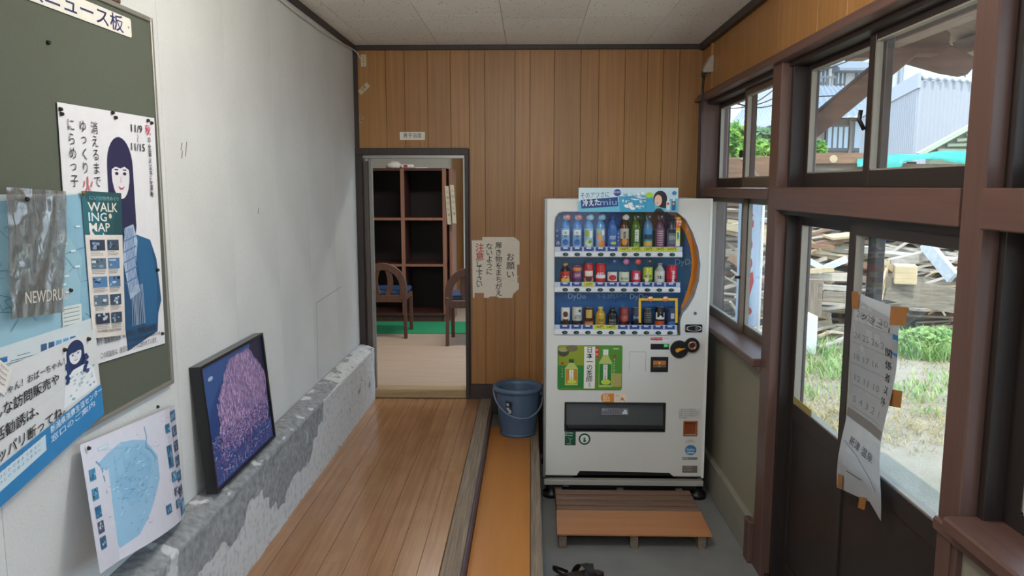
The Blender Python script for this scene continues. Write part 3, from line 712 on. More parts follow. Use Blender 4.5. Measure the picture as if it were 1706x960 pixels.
# --- chairs with arched backs
M_ch = wood('brown_bentwood', '#4a3026', '#634236', 'z', .4, 40, 3, .05, .08)
def arch(cx, y, z0, zt, w, n=14):
    pts = [(cx - w / 2, y, z0)]; r = w / 2; zc = zt - r * 1.0
    for i in range(n + 1):
        a = PI - PI * i / n; pts.append((cx + r * math.cos(a), y, zc + r * math.sin(a)))
    pts.append((cx + w / 2, y, z0)); return pts
def band(bm, pts, wd, th):
    """flat band (width in plane, thickness along y)"""
    rows = []
    for i, p in enumerate(pts):
        a = Vector(pts[max(i - 1, 0)]); b = Vector(pts[min(i + 1, len(pts) - 1)]); d = (b - a).normalized(); nn = Vector((d.z, 0, -d.x))
        p = Vector(p); rows.append([bm.verts.new(p + nn * (wd / 2 * s) + Vector((0, th / 2 * t, 0))) for s, t in ((-1, -1), (1, -1), (1, 1), (-1, 1))])
    for a, b in zip(rows, rows[1:]):
        for k in range(4): bm.faces.new((a[k], a[(k + 1) % 4], b[(k + 1) % 4], b[k]))
    bm.faces.new(rows[0][::-1]); bm.faces.new(rows[-1]); return bm
def chair(cx, y, label, W, zt, zf):
    z0 = .055; zs = z0 + .42
    t = thing('arched_chair', label, 'chair', (cx, y, z0), 'arched wooden chairs beyond the doorway')
    obj('back_frame', band(NB(), arch(cx, y, zs - .04, zt - .035, W - .07), .07, .03), M_ch, t, smooth=False, bevel=.004)
    # tulip splat: two curved bars
    for s in (-1, 1):
        pts = [(cx + s * (.022 + .050 * math.sin(PI * (.12 + k * .078)) ** .9), y, zs + (zt - zs - .05) * k / 10) for k in range(11)]
        obj('splat', band(NB(), pts, .052, .018), M_ch, t, bevel=.003)
    obj('back_rail', box(NB(), cx - W / 2 + .03, cx + W / 2 - .03, y - .012, y + .012, zs - .07, zs + .0), M_ch, t, .003)
    for sx in (-1, 1):
        obj('leg', beam(NB(), (cx + sx * (W / 2 - .02), y, z0), (cx + sx * (W / 2 - .025), y, zs + .03), .032, .036, (0, 1, 0)), M_ch, t, .005)
        obj('leg', beam(NB(), (cx + sx * (W / 2 - .03), y + .42, zf), (cx + sx * (W / 2 - .03), y + .40, zs - .02), .034, .034, (0, 1, 0)), M_ch, t, .005)
        obj('seat_rail', box(NB(), cx + sx * (W / 2 - .03) - .012, cx + sx * (W / 2 - .03) + .012, y, y + .4, zs - .06, zs - .01), M_ch, t)
    s = NB(); box(s, cx - W / 2 + .02, cx + W / 2 - .02, y + .015, y + .43, zs - .005, zs + .04)
    obj('seat', s, plain('navy_vinyl', '#27466b', .35, 0, .2), t, .014); return t
CY_ = 7.2
_p = P(637, 438, 1, CY_); chair(_p.x, CY_, 'brown arched-back chair at the left of the doorway', .46, _p.z, .0645)
_p = P(784, 446, 1, 6.86); chair(_p.x, 6.86, 'brown arched-back chair half hidden by the right doorjamb', .47, _p.z, .055)
ib('inner_wall_front', IX0, XL - .12, D + .0, D + .12, 0, IZ, plain('cream_wall', '#d6d2c6', .8), 'doorway-side wall of the room beyond', 'wall')
# ================================================================== VENDING MACHINE
MX0, MX1, MF, MB, MZ0, MZ1 = .085, 1.050, 4.50, 5.22, -.285, 1.428
M_mw = plain('white_enamel', '#d9d9d4', .32, 0, 0, 4, .03, coat=.3)
M_mside = plain('grey_enamel_side', '#b9b8b2', .4)
M_chrome = plain('chrome', '#c9c9c9', .18, .9)
def F(px, py, y=MF): return P(px, py, 1, y)
def fx(px, py=450): return F(px, py).x
def fz(py, px=1000): return F(px, py).z
vm = thing('vending_machine', 'white drink vending machine against the teak-print wall', 'vending machine', ((MX0 + MX1) / 2, 4.86, ZT))
# outline of the display opening (photo front plane)
op = [(938, 353), (1112, 353), (1128, 354), (1142, 366), (1154, 388), (1163, 415), (1166.5, 440), (1164, 468), (1156, 494), (1146, 511), (1137, 522), (1133, 534), (1133, 558), (924, 556), (924, 372), (926, 362), (931, 355)]
opw = [(F(a, b).x, F(a, b).z) for a, b in op]
cab = NB(); box(cab, MX0 + .004, MX1 - .004, MF + .05, MB, MZ0 + .02, MZ1 - .004); cab = obj('cabinet', cab, M_mside, vm, .004)
door = NB(); box(door, MX0, MX1, MF, MF + .046, MZ0 + .035, MZ1); door = obj('front_door', door, M_mw, vm, .006)
def cutter(pts, a, b):
    return obj('cut', prism(NB(), pts, 1, a, b), M_mw)
ox0, ox1, oz1, oz0 = fx(942, 690), fx(1107, 700), fz(672), fz(718)
bz = [(fx(958, 785), MZ0 - .1), (fx(962, 790), fz(790)), (fx(966, 784), fz(785)), (fx(1115, 790), fz(787)), (fx(1122, 792), fz(793)), (fx(1124, 792), MZ0 - .1)]
bz = [(bz[0][0] - .0, bz[0][1])] + bz[1:]
cx0, cx1, cz0, cz1 = fx(1085, 607), fx(1112, 607), fz(619, 1100), fz(596, 1100)
rx0, rx1, rz1, rz0 = fx(1140, 712), fx(1160, 712), fz(703, 1150), fz(725, 1150)
def R4(x0, x1, z0, z1): return [(x0, z0), (x1, z0), (x1, z1), (x0, z1)]
door = boolean(door, [cutter(opw, MF - .1, MF + .2), cutter(R4(ox0, ox1, oz0, oz1), MF - .1, MF + .2), cutter(bz, MF - .1, MF + .2), cutter(R4(cx0, cx1, cz0, cz1), MF - .1, MF + .03), cutter(R4(rx0, rx1, rz0, rz1), MF - .1, MF + .04)])
def inset(pts, cx, cz, s): return [(cx + (x - cx) * s, cz + (z - cz) * s) for x, z in pts]
cab = boolean(cab, [cutter(inset(opw, .55, 1.0, 1.02), MF - .1, MF + .16), cutter(R4(ox0 - .005, ox1 + .005, oz0 - .005, oz1 + .005), MF - .1, MF + .20)])
# seam between door and cabinet, base rail, feet
obj('base_rail', box(NB(), MX0 + .002, MX1 + .002, MF - .012, MF + .05, MZ0 - .02, MZ0 + .012), plain('grey_base_rail', '#a9a79f', .4), vm, .003)
obj('underframe', box(NB(), MX0 + .03, MX1 - .03, MF + .03, MB - .05, MZ0 - .06, MZ0 + .03), M_black, vm)
obj('kick_recess', box(NB(), bz[0][0] - .01, bz[-1][0] + .01, MF + .03, MF + .05, MZ0, fz(780)), M_black, vm)
for x in (MX0 + .05, MX1 - .02):
    for y in (MF + .06, MB - .1): obj('foot', lathe(NB(), [(.055, ZT + .0), (.055, ZT + .03), (.03, ZT + .035), (.03, MZ0 - .05)], (x, y, 0), 18), M_black, vm, smooth=False)
obj('edge_strip', box(NB(), MX0 - .003, MX0 + .012, MF - .004, MF + .004, MZ0 + .03, MZ1), plain('grey_strip', '#8f8d86', .3, .4), vm, .001)
obj('edge_strip', box(NB(), MX1 - .012, MX1 + .003, MF - .004, MF + .004, MZ0 + .03, MZ1), plain('bright_strip', '#e9e9e6', .3), vm, .001)
# window frame lip and glass
lip = NB(); n_ = len(opw); A = [opw, inset(opw, .53, 1.0, 1.012)]
r = [[lip.verts.new((x, y, z)) for x, z in A[k]] for k, y in ((0, MF - .006), (1, MF - .001), (0, MF + .02))]
for a, b in ((0, 1), (0, 2)):
    for i in range(n_): lip.faces.new((r[a][i], r[a][(i + 1) % n_], r[b][(i + 1) % n_], r[b][i]))
obj('window_lip', lip, plain('pale_grey_lip', '#c6ccd2', .3), vm)
gb = NB(); gb.faces.new([gb.verts.new((x, MF + .012, z)) for x, z in opw]); obj('display_pane', gb, glass('display_glass', (.985, .99, 1, 1)), vm)
# display backing print
SYB = MF + .12
x0b, x1b, z0b, z1b = fx(918), fx(1172) + .02, fz(562), fz(348)
Wb, Hb = x1b - x0b, z1b - z0b
def bu(px): return (px - 918) / (1172 - 918) * Wb
def bv(py): return (py - 348) / (562 - 348) * Hb
s = Sheet(Wb, Hb, '#1d4f86')
s.rect(0, 0, bu(1035), bv(412), '#1a4fa0'); s.rect(bu(1035), 0, bu(1141) - bu(1035), bv(412), '#38482c')
s.rect(bu(1035), 0, bu(1090) - bu(1035), bv(372), '#3d5a1c'); s.rect(bu(1075), 0, bu(1112) - bu(1075), bv(385), '#8a5a28'); s.rect(bu(1107), 0, bu(1135) - bu(1107), bv(412), '#4a3350')
for i in range(26):
    a, b = random.uniform(bu(924), bu(1030)), random.uniform(bv(352), bv(410)); s.ell(a, b, random.uniform(.004, .014), random.uniform(.003, .02), random.choice(['#2f74c8', '#2563b4', '#4a93d8', '#143c7c']), 10)
s.rect(0, bv(427), Wb, bv(476) - bv(427), '#1f5c84'); s.rect(0, bv(487), Wb, bv(562) - bv(487), '#1c5d9c')
for i in range(60):
    a, b = random.uniform(0, Wb), random.uniform(bv(430), bv(550)); s.ell(a, b, random.uniform(.003, .02), random.uniform(.003, .012), random.choice(['#246c9c', '#1c4c78', '#2d78a8', '#194a80']), 10)
for px, t in ((948, 'DyDo'), (1052, 'DyDo')): s.text(t, bu(px), bv(492), .045, '#9cc0d8', off=.01)
s.text('うるおい', bu(996), bv(494), .034, '#7db0cc'); s.text('ドリンコ', bu(1020), bv(492), .026, '#7db0cc'); s.text('DyDo', bu(1126), bv(432), .05, '#8aaec0', off=.008)
# orange swoosh
outer = [(1108, 352), (1126, 352), (1140, 364), (1152, 386), (1161, 412), (1166, 440), (1163, 468), (1154, 494), (1142, 516), (1136, 526)]
inner = [(1139, 512), (1148, 486), (1153, 462), (1154, 438), (1150, 412), (1142, 390), (1130, 370)]
s.poly([(bu(a), bv(b)) for a, b in outer + inner], '#e8901a')
s.poly([(bu(a), bv(b)) for a, b in [(1150, 384), (1160, 412), (1165, 440), (1162, 468), (1150, 500), (1156, 468), (1158, 440), (1154, 412)]], '#c9720f')
s.build('display_backing', lambda u, v, n: Vector((x0b + u, SYB - n, z1b - v)), vm, printed('gloss_print', .35), step=.0002)
# shelf bars, buttons, price rail
cxp = [941.8, 961.2, 980.5, 1000.2, 1019.9, 1039.4, 1059.1, 1078.8, 1098.7, 1118.6]
rows = [(419, 428.5, 1136), (478, 487, 1134), (549, 558, 1131)]
M_bar = plain('white_shelf_bar', '#dcdfe4', .35); M_btn = plain('dark_button', '#2c3a40', .25, .3); M_lamp = plain('green_button_lamp', '#2f6a55', .3)
SYD = MF + .03
for ri, (ya, yb, xe) in enumerate(rows):
    zt_, zb2 = fz(ya), fz(yb)
    bar = obj('selection_bar', box(NB(), fx(923.5), fx(xe), MF - .012, MF + .024, zb2, zt_), M_bar, vm, .005)
    obj('display_shelf', box(NB(), fx(925), fx(1133), MF + .022, SYB - .004, zt_ - .004, zt_), M_bar, vm)
    rail = Sheet(fx(xe) - fx(924), .026, '#b9c4d4')
    for k, cx in enumerate(cxp):
        u = fx(cx) - fx(924); yel = (ri == 0 and k >= 5) or (ri == 1 and k == 2) or (ri == 2 and k in (3, 4))
        pr = {0: ['110円'] * 5 + ['120円', '160円', '120円', '140円', '160円'], 1: ['110円', '120円', '130円', '120円', '120円', '120円', '120円', '120円', '120円', '120円'], 2: ['120円', '120円', '120円', '140円', '140円', '120円', '120円', '120円', '120円', '120円']}[ri][k]
        if yel:
            rail.rect(u - .034, .001, .067, .024, '#c6ca3c'); rail.text(pr, u, .003, .021, '#20261c', width=.045, off=.01, align='c')
        else:
            rail.rect(u - .029, .002, .058, .022, '#23418c'); rail.rect(u - .013, .003, .026, .009, '#dfe6f0'); rail.text(pr, u, .003, .009, '#23418c', align='c')
    zz = zt_ + .027
    rail.build('price_rail', lambda u, v, n, zz=zz: Vector((fx(924) + u, MF + .002 - n + (.0), zz - v)), vm, printed('gloss_print', .35))
    for cx in cxp:
        c = fx(cx); zc = (zt_ + zb2) / 2
        b = NB(); lathe(b, [(.0125, -.002), (.0125, .004), (.009, .006)], (0, 0, 0), 14, axis='y')
        for v in b.verts: v.co = Vector((c + v.co.x * 1.35, MF - .012 - v.co.y, zc + v.co.z * .8))
        bt = obj('button', b, M_btn, vm)
        g = NB(); box(g, c - .004, c + .008, MF - .0195, MF - .0175, zc - .004, zc + .004); obj('button_lamp', g, M_lamp, bt)
# label strips in the window
s = Sheet(.024, .17, '#e6b22c'); s.rect(.001, .012, .022, .05, '#d8541e'); s.text('節電', .003, .02, .014, '#f4e6d0', off=.02); s.text('実施', .003, .038, .014, '#f4e6d0', off=.02)
s.rect(.0, .08, .024, .06, '#d8e070'); s.poly([(.006, .085), (.016, .09), (.02, .115), (.012, .135), (.007, .12)], '#3a8fc0'); s.rect(0, .14, .024, .03, '#dfe0d0')
p = F(1127.5, 362); s.build('promo_strip', lambda u, v, n: Vector((p.x + u, MF + .011 - n * .5, p.z - v)), vm, printed('gloss_print', .35), step=.0001)
s = Sheet(.012, .10, '#2c57a4'); s.vtext('新発売', .006, .01, .009, '#e6eef8', .02); p2 = F(1029, 384); s.build('promo_strip', lambda u, v, n: Vector((p2.x + u, MF + .0115 - n * .5, p2.z - v)), vm, printed('gloss_print', .35), step=.0001)
s = Sheet(.038, .15, '#2350a0'); s.vtext('天然', .012, .03, .014, '#cfe0f4', .03); s.text('水', .004, .105, .030, '#f0f6ff', off=.01); p3 = F(926, 374); s.build('promo_strip', lambda u, v, n: Vector((p3.x + u, SYB - .002 - n * .5, p3.z - v)), vm, printed('gloss_print', .35), step=.0001)
# yellow frame round three drinks, bottom row
for (a, b), (c, d) in (((1066, 500), (1066, 538)), ((1127, 500), (1127, 538)), ((1064, 499), (1129, 499))):
    q, r_ = F(a, b, MF + .006), F(c, d, MF + .006)
    fr = beam(NB(), q, r_, .004, .014, (1, 0, 0) if a == c else (0, 0, 1)) ; obj('yellow_frame_bar', fr, plain('yellow_card', '#e8b81e', .5), vm)
for a in (1084, 1109):
    q = F(a, 498, MF + .002); g = Sheet(.032, .032, '#e07820', [(.016 + .016 * math.cos(t * PI / 8), .016 + .016 * math.sin(t * PI / 8)) for t in range(16)]); g.text('微糖', .016, .006, .014, '#fff2c8', off=.02, align='c')
    g.build('round_tag', lambda u, v, n, q=q: Vector((q.x - .016 + u, q.y - n, q.z + .016 - v)), vm, printed('gloss_print', .35), step=.0001)

# ---- drinks on display -------------------------------------------------------
def drink(kind, px, row, label, body, lab, cap, capcol, grp, text=None, tcol='#ffffff', badge=None, wpx=15, hpx=None, marks=()):
    base = {0: 413, 1: 469.5, 2: 541}[row]; y = MF + .072
    c = F(px, base, y); z0 = {0: fz(419), 1: fz(478), 2: fz(549)}[row]
    H = {'bottle': .205, 'can': .125, 'slim': .135, 'small': .12, 'flask': .15}[kind]
    if hpx: H = hpx * .00366
    rr = wpx * .00366 / 2
    name = {'bottle': 'drink_bottle', 'flask': 'drink_bottle', 'can': 'drink_can', 'slim': 'drink_can', 'small': 'drink_can'}[kind]
    t = thing(name, label, 'bottle' if 'bottle' in name else 'can', (c.x, y, z0), grp)
    m = plain('ink_' + body, body, .25, .2 if 'can' in name else 0, coat=.4); ml = plain('ink_' + lab, lab, .35); mc = plain('ink_' + capcol, capcol, .3)
    if kind in ('bottle', 'flask'):
        h1 = .70 if kind == 'bottle' else .66
        obj('body', lathe(NB(), [(rr * .85, 0), (rr, H * .03), (rr, H * h1), (rr * .9, H * (h1 + .05)), (rr * .62, H * (h1 + .14)), (rr * .42, H * .88), (rr * .42, H * .91)], (c.x, y, z0), 18), m, t)
        obj('sleeve', lathe(NB(), [(rr * 1.03, H * .10), (rr * 1.03, H * .64)], (c.x, y, z0), 18, cap=False), ml, t)
        obj('cap', lathe(NB(), [(rr * .5, H * .90), (rr * .5, H), (rr * .44, H * 1.005)], (c.x, y, z0), 14), mc, t)
        z_a, z_b = z0 + H * .12, z0 + H * .62; rl = rr * 1.03
    else:
        obj('body', lathe(NB(), [(rr * .86, 0), (rr, H * .05), (rr, H * .92), (rr * .84, H * .985)], (c.x, y, z0), 20), ml, t)
        obj('rim', lathe(NB(), [(rr * .86, H * .98), (rr * .86, H), (rr * .78, H)], (c.x, y, z0), 18), plain('can_aluminium', '#b9babd', .25, .8), t)
        z_a, z_b = z0 + H * .1, z0 + H * .9; rl = rr
        if body != lab: obj('band', lathe(NB(), [(rr * 1.015, H * .06), (rr * 1.015, H * .34)], (c.x, y, z0), 20, cap=False), m, t)
    W2 = rl * 2.2
    if text or marks:
        hh = z_b - z_a; s = Sheet(W2, hh, lab, [(W2 * .49, 0), (W2 * .51, 0), (W2 * .5, .001)], 0)
        for mk in marks:
            k = mk[0]
            if k == 'r': s.rect(W2 * mk[1], hh * mk[2], W2 * mk[3], hh * mk[4], mk[5])
            if k == 'e': s.ell(W2 * mk[1], hh * mk[2], W2 * mk[3], hh * mk[4], mk[5], 12)
        if text:
            if len(text) > 1 and ord(text[0]) > 255: s.vtext(text, W2 * .5, hh * .12, min(W2 * .34, hh * .8 / len(text)), tcol, off=.01)
            else: s.text(text, W2 * .5, hh * .35, hh * .3, tcol, width=W2 * .62, off=.01, align='c')
        s.build('label_print', lambda u, v, n: Vector((c.x + (rl + .0006 + n) * math.sin((u - W2 / 2) / rl), y - (rl + .0006 + n) * math.cos((u - W2 / 2) / rl), z_b - v)), t, printed('gloss_print', .35), cuts=(6, 1), step=.0001)
    if badge:
        bc, bt_ = badge; q = F(px + 4, {0: 362, 1: 436, 2: 505}[row], MF + .03)
        g = Sheet(.034, .034, bc, [(.017 + .017 * math.cos(a * PI / 8), .017 + .017 * math.sin(a * PI / 8)) for a in range(16)]); g.text(bt_, .017, .010, .012, '#f2f2f2', align='c')
        o = g.build('round_badge', lambda u, v, n: Vector((q.x - .017 + u, MF + .03 - n, q.z + .017 - v)), t, printed('gloss_print', .35), step=.0001)
    return t
g0, g1, g2 = 'sample drinks on the top shelf of the machine', 'sample drinks on the middle shelf of the machine', 'sample drinks on the bottom shelf of the machine'
clear = '#3f86d0'
T = cxp
drink('bottle', T[0], 0, 'blue water bottle with white label, first on the top shelf left', clear, '#8fb8e0', 1, '#e8eef4', g0, '天然水', '#173a78', ('#c8605a', '500'), marks=(('r', .15, .05, .7, .3, '#e8f0f6'), ('e', .5, .75, .3, .18, '#2f6fc0')))
drink('bottle', T[1], 0, 'blue water bottle with white label, second on the top shelf', clear, '#86b0dc', 1, '#e8eef4', g0, '天然水', '#1c3d70', ('#c8605a', '500'), marks=(('r', .15, .05, .7, .3, '#e8f0f6'), ('e', .5, .75, .3, .18, '#2f6fc0')))
drink('bottle', T[2], 0, 'clear bottle with green fruit on its label, third on the top shelf', '#5a9ad8', '#9cc4dc', 1, '#f0f4f4', g0, None, badge=('#7ec0d8', '新'), marks=(('e', .3, .25, .25, .2, '#a8c050'), ('e', .5, .8, .38, .2, '#dfe8c8'), ('e', .6, .72, .2, .1, '#7fae3c'), ('r', .55, .1, .3, .4, '#eef4f2')))
drink('bottle', T[3], 0, 'clear bottle with orange fruit on its label, fourth on the top shelf', '#5a98d4', '#94bcd8', 1, '#f4f0ea', g0, None, badge=('#7ec0d8', '新'), marks=(('e', .35, .45, .3, .14, '#f0a050'), ('e', .6, .82, .34, .2, '#ee8a2c'), ('e', .25, .15, .2, .12, '#b8c860'), ('r', .6, .05, .25, .3, '#f6f0e6')))
drink('bottle', T[4], 0, 'plain blue sports drink bottle, fifth on the top shelf', '#3468b4', '#3f74bc', 1, '#2f5ca8', g0, 'SPORT', '#d8e6f4', marks=(('e', .6, .8, .3, .08, '#d8cf50'),))
drink('bottle', T[5], 0, 'brown barley tea bottle with black and white label on the top shelf', '#5a3a22', '#c9c2b4', 1, '#e8e4dc', g0, '麦茶', '#1d1a18', ('#d0d0cc', '600'), marks=(('r', .1, .55, .8, .45, '#7c3c1e'), ('e', .5, .72, .3, .2, '#e09a40')))
drink('bottle', T[6], 0, 'green tea bottle with pale label panel on the top shelf', '#5c7d30', '#4f7a2c', 1, '#dfe4d0', g0, '日本一の茶師', '#1d2a18', ('#2a3020', '茶'), marks=(('r', .35, .02, .34, .7, '#e6e8da'), ('e', .5, .9, .3, .12, '#9ac040')))
drink('bottle', T[7], 0, 'blue bottle with a yellow lower band on the top shelf', '#5b86b0', '#4d92c4', 1, '#e8eef0', g0, 'TEA', '#17303c', ('#2a2e34', '茶'), marks=(('r', .05, .68, .9, .3, '#d8b838'), ('r', .1, .3, .8, .28, '#1f3c50')))
drink('bottle', T[8], 0, 'mauve bottle with rows of pale writing on the top shelf', '#6c4a60', '#7c5068', 1, '#c8b8c0', g0, None, badge=('#3a3234', '茶'), marks=tuple(('r', .2, .08 + .13 * k, .6, .06, '#c2a4b0') for k in range(7)))
drink('bottle', T[9], 0, 'dark bottle with grey label, last on the top shelf', '#2f2c40', '#6a7a86', 1, '#3c3848', g0, 'SODA', '#dfe6ea', marks=(('r', .05, .0, .9, .22, '#2c3050'), ('r', .1, .85, .8, .12, '#7a3f8c')))
drink('flask', T[0], 1, 'brown bottle with red and yellow label, first on the middle shelf', '#3a1a12', '#c23020', 1, '#c8a040', g1, '力', '#f4e8e0', wpx=16, hpx=36, marks=(('r', .05, .6, .9, .38, '#e8cc30'),))
drink('can', T[1], 1, 'purple can with an orange top card, second on the middle shelf', '#6a3a6a', '#7c3c6c', 1, '#888888', g1, 'GRAPE', '#e8c8dc', wpx=16, hpx=33, marks=(('r', 0, 0, 1, .2, '#e08a38'),))
drink('slim', T[2], 1, 'red and cream can with dark writing, third on the middle shelf', '#d8b890', '#b8323a', 1, '#888888', g1, 'COCOA', '#f4e8d8', wpx=16, hpx=37, marks=(('r', .1, .3, .8, .3, '#e8e0d4'), ('e', .5, .75, .3, .15, '#5a2a1c')))
drink('slim', T[3], 1, 'red can with a white wave band, fourth on the middle shelf', '#d02c28', '#c9242a', 1, '#888888', g1, 'RED', '#f8ecec', wpx=16.5, hpx=36, marks=(('r', 0, .5, 1, .2, '#f0f0f0'),))
drink('small', T[4], 1, 'short white can with a red oval, fifth on the middle shelf', '#b02a2c', '#e4dcd6', 1, '#888888', g1, None, badge=('#24478c', '新'), wpx=16, hpx=23, marks=(('e', .5, .4, .36, .26, '#c82c30'), ('r', .1, .75, .8, .12, '#3a3034')))
drink('small', T[5], 1, 'short pale green can, sixth on the middle shelf', '#a8c098', '#cfdcc0', 1, '#888888', g1, 'MATCHA', '#4a6a3c', badge=('#c86a94', '新'), wpx=17, hpx=23, marks=(('e', .5, .8, .3, .1, '#7fae5c'),))
drink('small', T[6], 1, 'short pink and red can, seventh on the middle shelf', '#b8203c', '#c83048', 1, '#888888', g1, 'JUICE', '#f4dce4', badge=('#d84030', '新'), wpx=16, hpx=25, marks=(('r', .35, .1, .3, .5, '#e8dce4'), ('e', .5, .85, .3, .1, '#e87a8c')))
drink('slim', T[7], 1, 'yellow-green melon soda can, eighth on the middle shelf', '#6a8c28', '#b8c83c', 1, '#888888', g1, 'MELON', '#1f3414', badge=('#2c3018', '新'), wpx=16, hpx=31, marks=(('e', .35, .6, .2, .3, '#e8ecc0'),))
drink('flask', T[8], 1, 'white bottle can with black cross mark, ninth on the middle shelf', '#b8b8ac', '#d8d8d0', 1, '#9a9a94', g1, '生', '#20201e', wpx=16, hpx=37, marks=(('r', .0, .9, 1, .1, '#20201e'),))
drink('slim', T[9], 1, 'crimson cola can with white slanted name, last on the middle shelf', '#b8102c', '#c4143a', 1, '#888888', g1, None, wpx=17, hpx=34)
q = F(T[9], 455, MF + .04); s = Sheet(.10, .03, '#c4143a', [(0, 0), (.001, 0), (0, .001)], 0); s.text('pepsi', 0, 0, .030, '#f4f0f0', off=.02)
_c = F(T[9], 469.5, MF + .072); _r = 17 * .00366 / 2 + .001
s.build('slanted_name', lambda u, v, n: Vector((_c.x + _r * math.sin((v - .014) / _r * .9 + u * 2.2), MF + .072 - (_r + n) * math.cos((v - .014) / _r * .9 + u * 2.2), fz(472) + u * 1.15)), [o for o in bpy.data.objects if o.get('label', '').startswith('crimson cola')][0], printed('gloss_print', .35), step=.0001)
drink('slim', T[0], 2, 'white coffee can with a brown diamond, first on the bottom shelf', '#4a2a1c', '#dfdcd4', 1, '#888888', g2, None, wpx=15, hpx=34, marks=(('e', .5, .3, .26, .18, '#6a3420'), ('r', .2, .6, .6, .1, '#3c2c26')))
drink('slim', T[1], 2, 'pale silver coffee can, second on the bottom shelf', '#3a3430', '#c8c8bc', 1, '#888888', g2, 'LATTE', '#4a4438', wpx=16, hpx=35, marks=(('r', .6, .05, .25, .15, '#20201e'),))
drink('slim', T[2], 2, 'brown coffee can with a gold upper label, third on the bottom shelf', '#b0703c', '#4a2418', 1, '#888888', g2, None, wpx=16, hpx=34, marks=(('r', .2, .02, .6, .5, '#c8ac5c'), ('r', .1, .8, .8, .15, '#d8904c')))
drink('flask', T[3], 2, 'golden bottle can of coffee on the bottom shelf', '#c09a34', '#c8a43c', 1, '#d8c468', g2, '金', '#6a4a10', wpx=16, hpx=34, marks=(('r', .1, .75, .8, .06, '#7c5a18'),))
drink('flask', T[4], 2, 'black bottle can of coffee on the bottom shelf', '#1c1c1c', '#242424', 1, '#38383a', g2, 'BLACK', '#b8b8b4', wpx=16, hpx=34, marks=(('r', .1, .75, .8, .05, '#a8a8a4'),))
drink('slim', T[5], 2, 'maroon coffee can, sixth on the bottom shelf', '#5a1c18', '#8a3028', 1, '#888888', g2, 'CAFE', '#d88c7c', wpx=16, hpx=34, marks=(('e', .5, .55, .3, .18, '#a84838'),))
drink('slim', T[6], 2, 'dark navy coffee can left of the yellow frame', '#1c2038', '#2c3450', 1, '#888888', g2, 'M', '#8090b0', wpx=15, hpx=34)
drink('slim', T[7], 2, 'black coffee can with silver bands inside the yellow frame', '#1c1e20', '#2a2e30', 1, '#888888', g2, None, wpx=15, hpx=32, marks=tuple(('r', .05, .15 + .14 * k, .9, .04, '#8f9496') for k in range(5)))
drink('slim', T[8], 2, 'black, white and orange can with a large M inside the yellow frame', '#e0622c', '#23201e', 1, '#888888', g2, None, wpx=16, hpx=35, marks=(('r', .05, .2, .9, .4, '#ece8e4'),))
_c2 = F(T[8], 541, MF + .072); _r2 = 16 * .00366 / 2 + .0022
s = Sheet(.04, .045, '#ffffff', [(0, 0), (.0005, 0), (0, .0005)], 0); s.text('M', .0, .0, .052, '#161414', width=.04, off=.02)
_rt = [o for o in bpy.data.objects if o.get('label', '').startswith('black, white and orange')][0]
s.build('letter_print', lambda u, v, n: Vector((_c2.x + (_r2 + n) * math.sin((u - .02) / _r2), MF + .072 - (_r2 + n) * math.cos((u - .02) / _r2), fz(549) + .108 - v)), _rt, printed('gloss_print', .35), step=.0001)
drink('slim', T[9], 2, 'dark blue can with a pale figure mark, last on the bottom shelf', '#2c5a94', '#2a3f6c', 1, '#888888', g2, None, wpx=17, hpx=32, marks=(('r', .35, .15, .3, .35, '#c8ccd8'), ('e', .5, .8, .4, .14, '#4a88c0')))

# ---- fixtures on the lower door
s = Sheet(fx(1037, 610) - fx(929, 610), fz(575) - fz(650), '#5c8c2c'); W3, H3 = s.w, s.h
s.outline = None
def rr_out(w_, h_, r):
    pts = []
    for cx, cy, a in ((w_ - r, r, -PI / 2), (w_ - r, h_ - r, 0), (r, h_ - r, PI / 2), (r, r, PI)):
        for i in range(5): pts.append((cx + r * math.cos(a + PI / 8 * i), cy + r * math.sin(a + PI / 8 * i)))
    return pts
s = Sheet(W3, H3, '#5c8c2c', rr_out(W3, H3, .014))
s.rect(.008, .002, W3 * .42, H3 * .45, '#8a9a26'); s.rect(.002, H3 * .45, W3 * .4, H3 * .5, '#2f8038'); s.rect(W3 * .58, .004, W3 * .4, H3 * .6, '#4f8f2c'); s.rect(W3 * .84, H3 * .62, W3 * .15, H3 * .3, '#b0a860')
s.ell(W3 * .09, H3 * .15, .034, .028, '#4a4434'); s.ell(W3 * .09, H3 * .1, .03, .014, '#a8a468'); s.ell(W3 * .22, H3 * .07, .035, .02, '#756a50')
s.rect(W3 * .41, H3 * .03, W3 * .17, H3 * .93, '#ece9df'); s.vtext('日本一の茶師', W3 * .495, H3 * .04, .040, '#1c1a18', .0355, off=.01, sq=1.0); s.vtext('監修', W3 * .5, H3 * .82, .014, '#1c1a18', .016)
s.rect(W3 * .58, H3 * .04, W3 * .055, H3 * .24, '#c8362c'); s.vtext('新茶', W3 * .607, H3 * .05, .016, '#f8e8e0', .028)
def pet(s, x, y, w_, h_, cap, lab):
    s.poly([(x - w_ * .18, y + h_ * .12), (x + w_ * .18, y + h_ * .12), (x + w_ * .25, y + h_ * .2), (x + w_ * .5, y + h_ * .34), (x + w_ * .5, y + h_), (x - w_ * .5, y + h_), (x - w_ * .5, y + h_ * .34), (x - w_ * .25, y + h_ * .2)], '#b8c46a')
    s.rect(x - w_ * .2, y, w_ * .4, h_ * .14, cap); s.rect(x - w_ * .46, y + h_ * .38, w_ * .92, h_ * .56, lab); s.rect(x - w_ * .16, y + h_ * .40, w_ * .32, h_ * .42, '#eeeade')
    s.vtext('日本一の茶師', x, y + h_ * .41, h_ * .062, '#20241c', h_ * .066); s.ell(x + w_ * .05, y + h_ * .86, w_ * .38, h_ * .07, '#c8d848', 12)
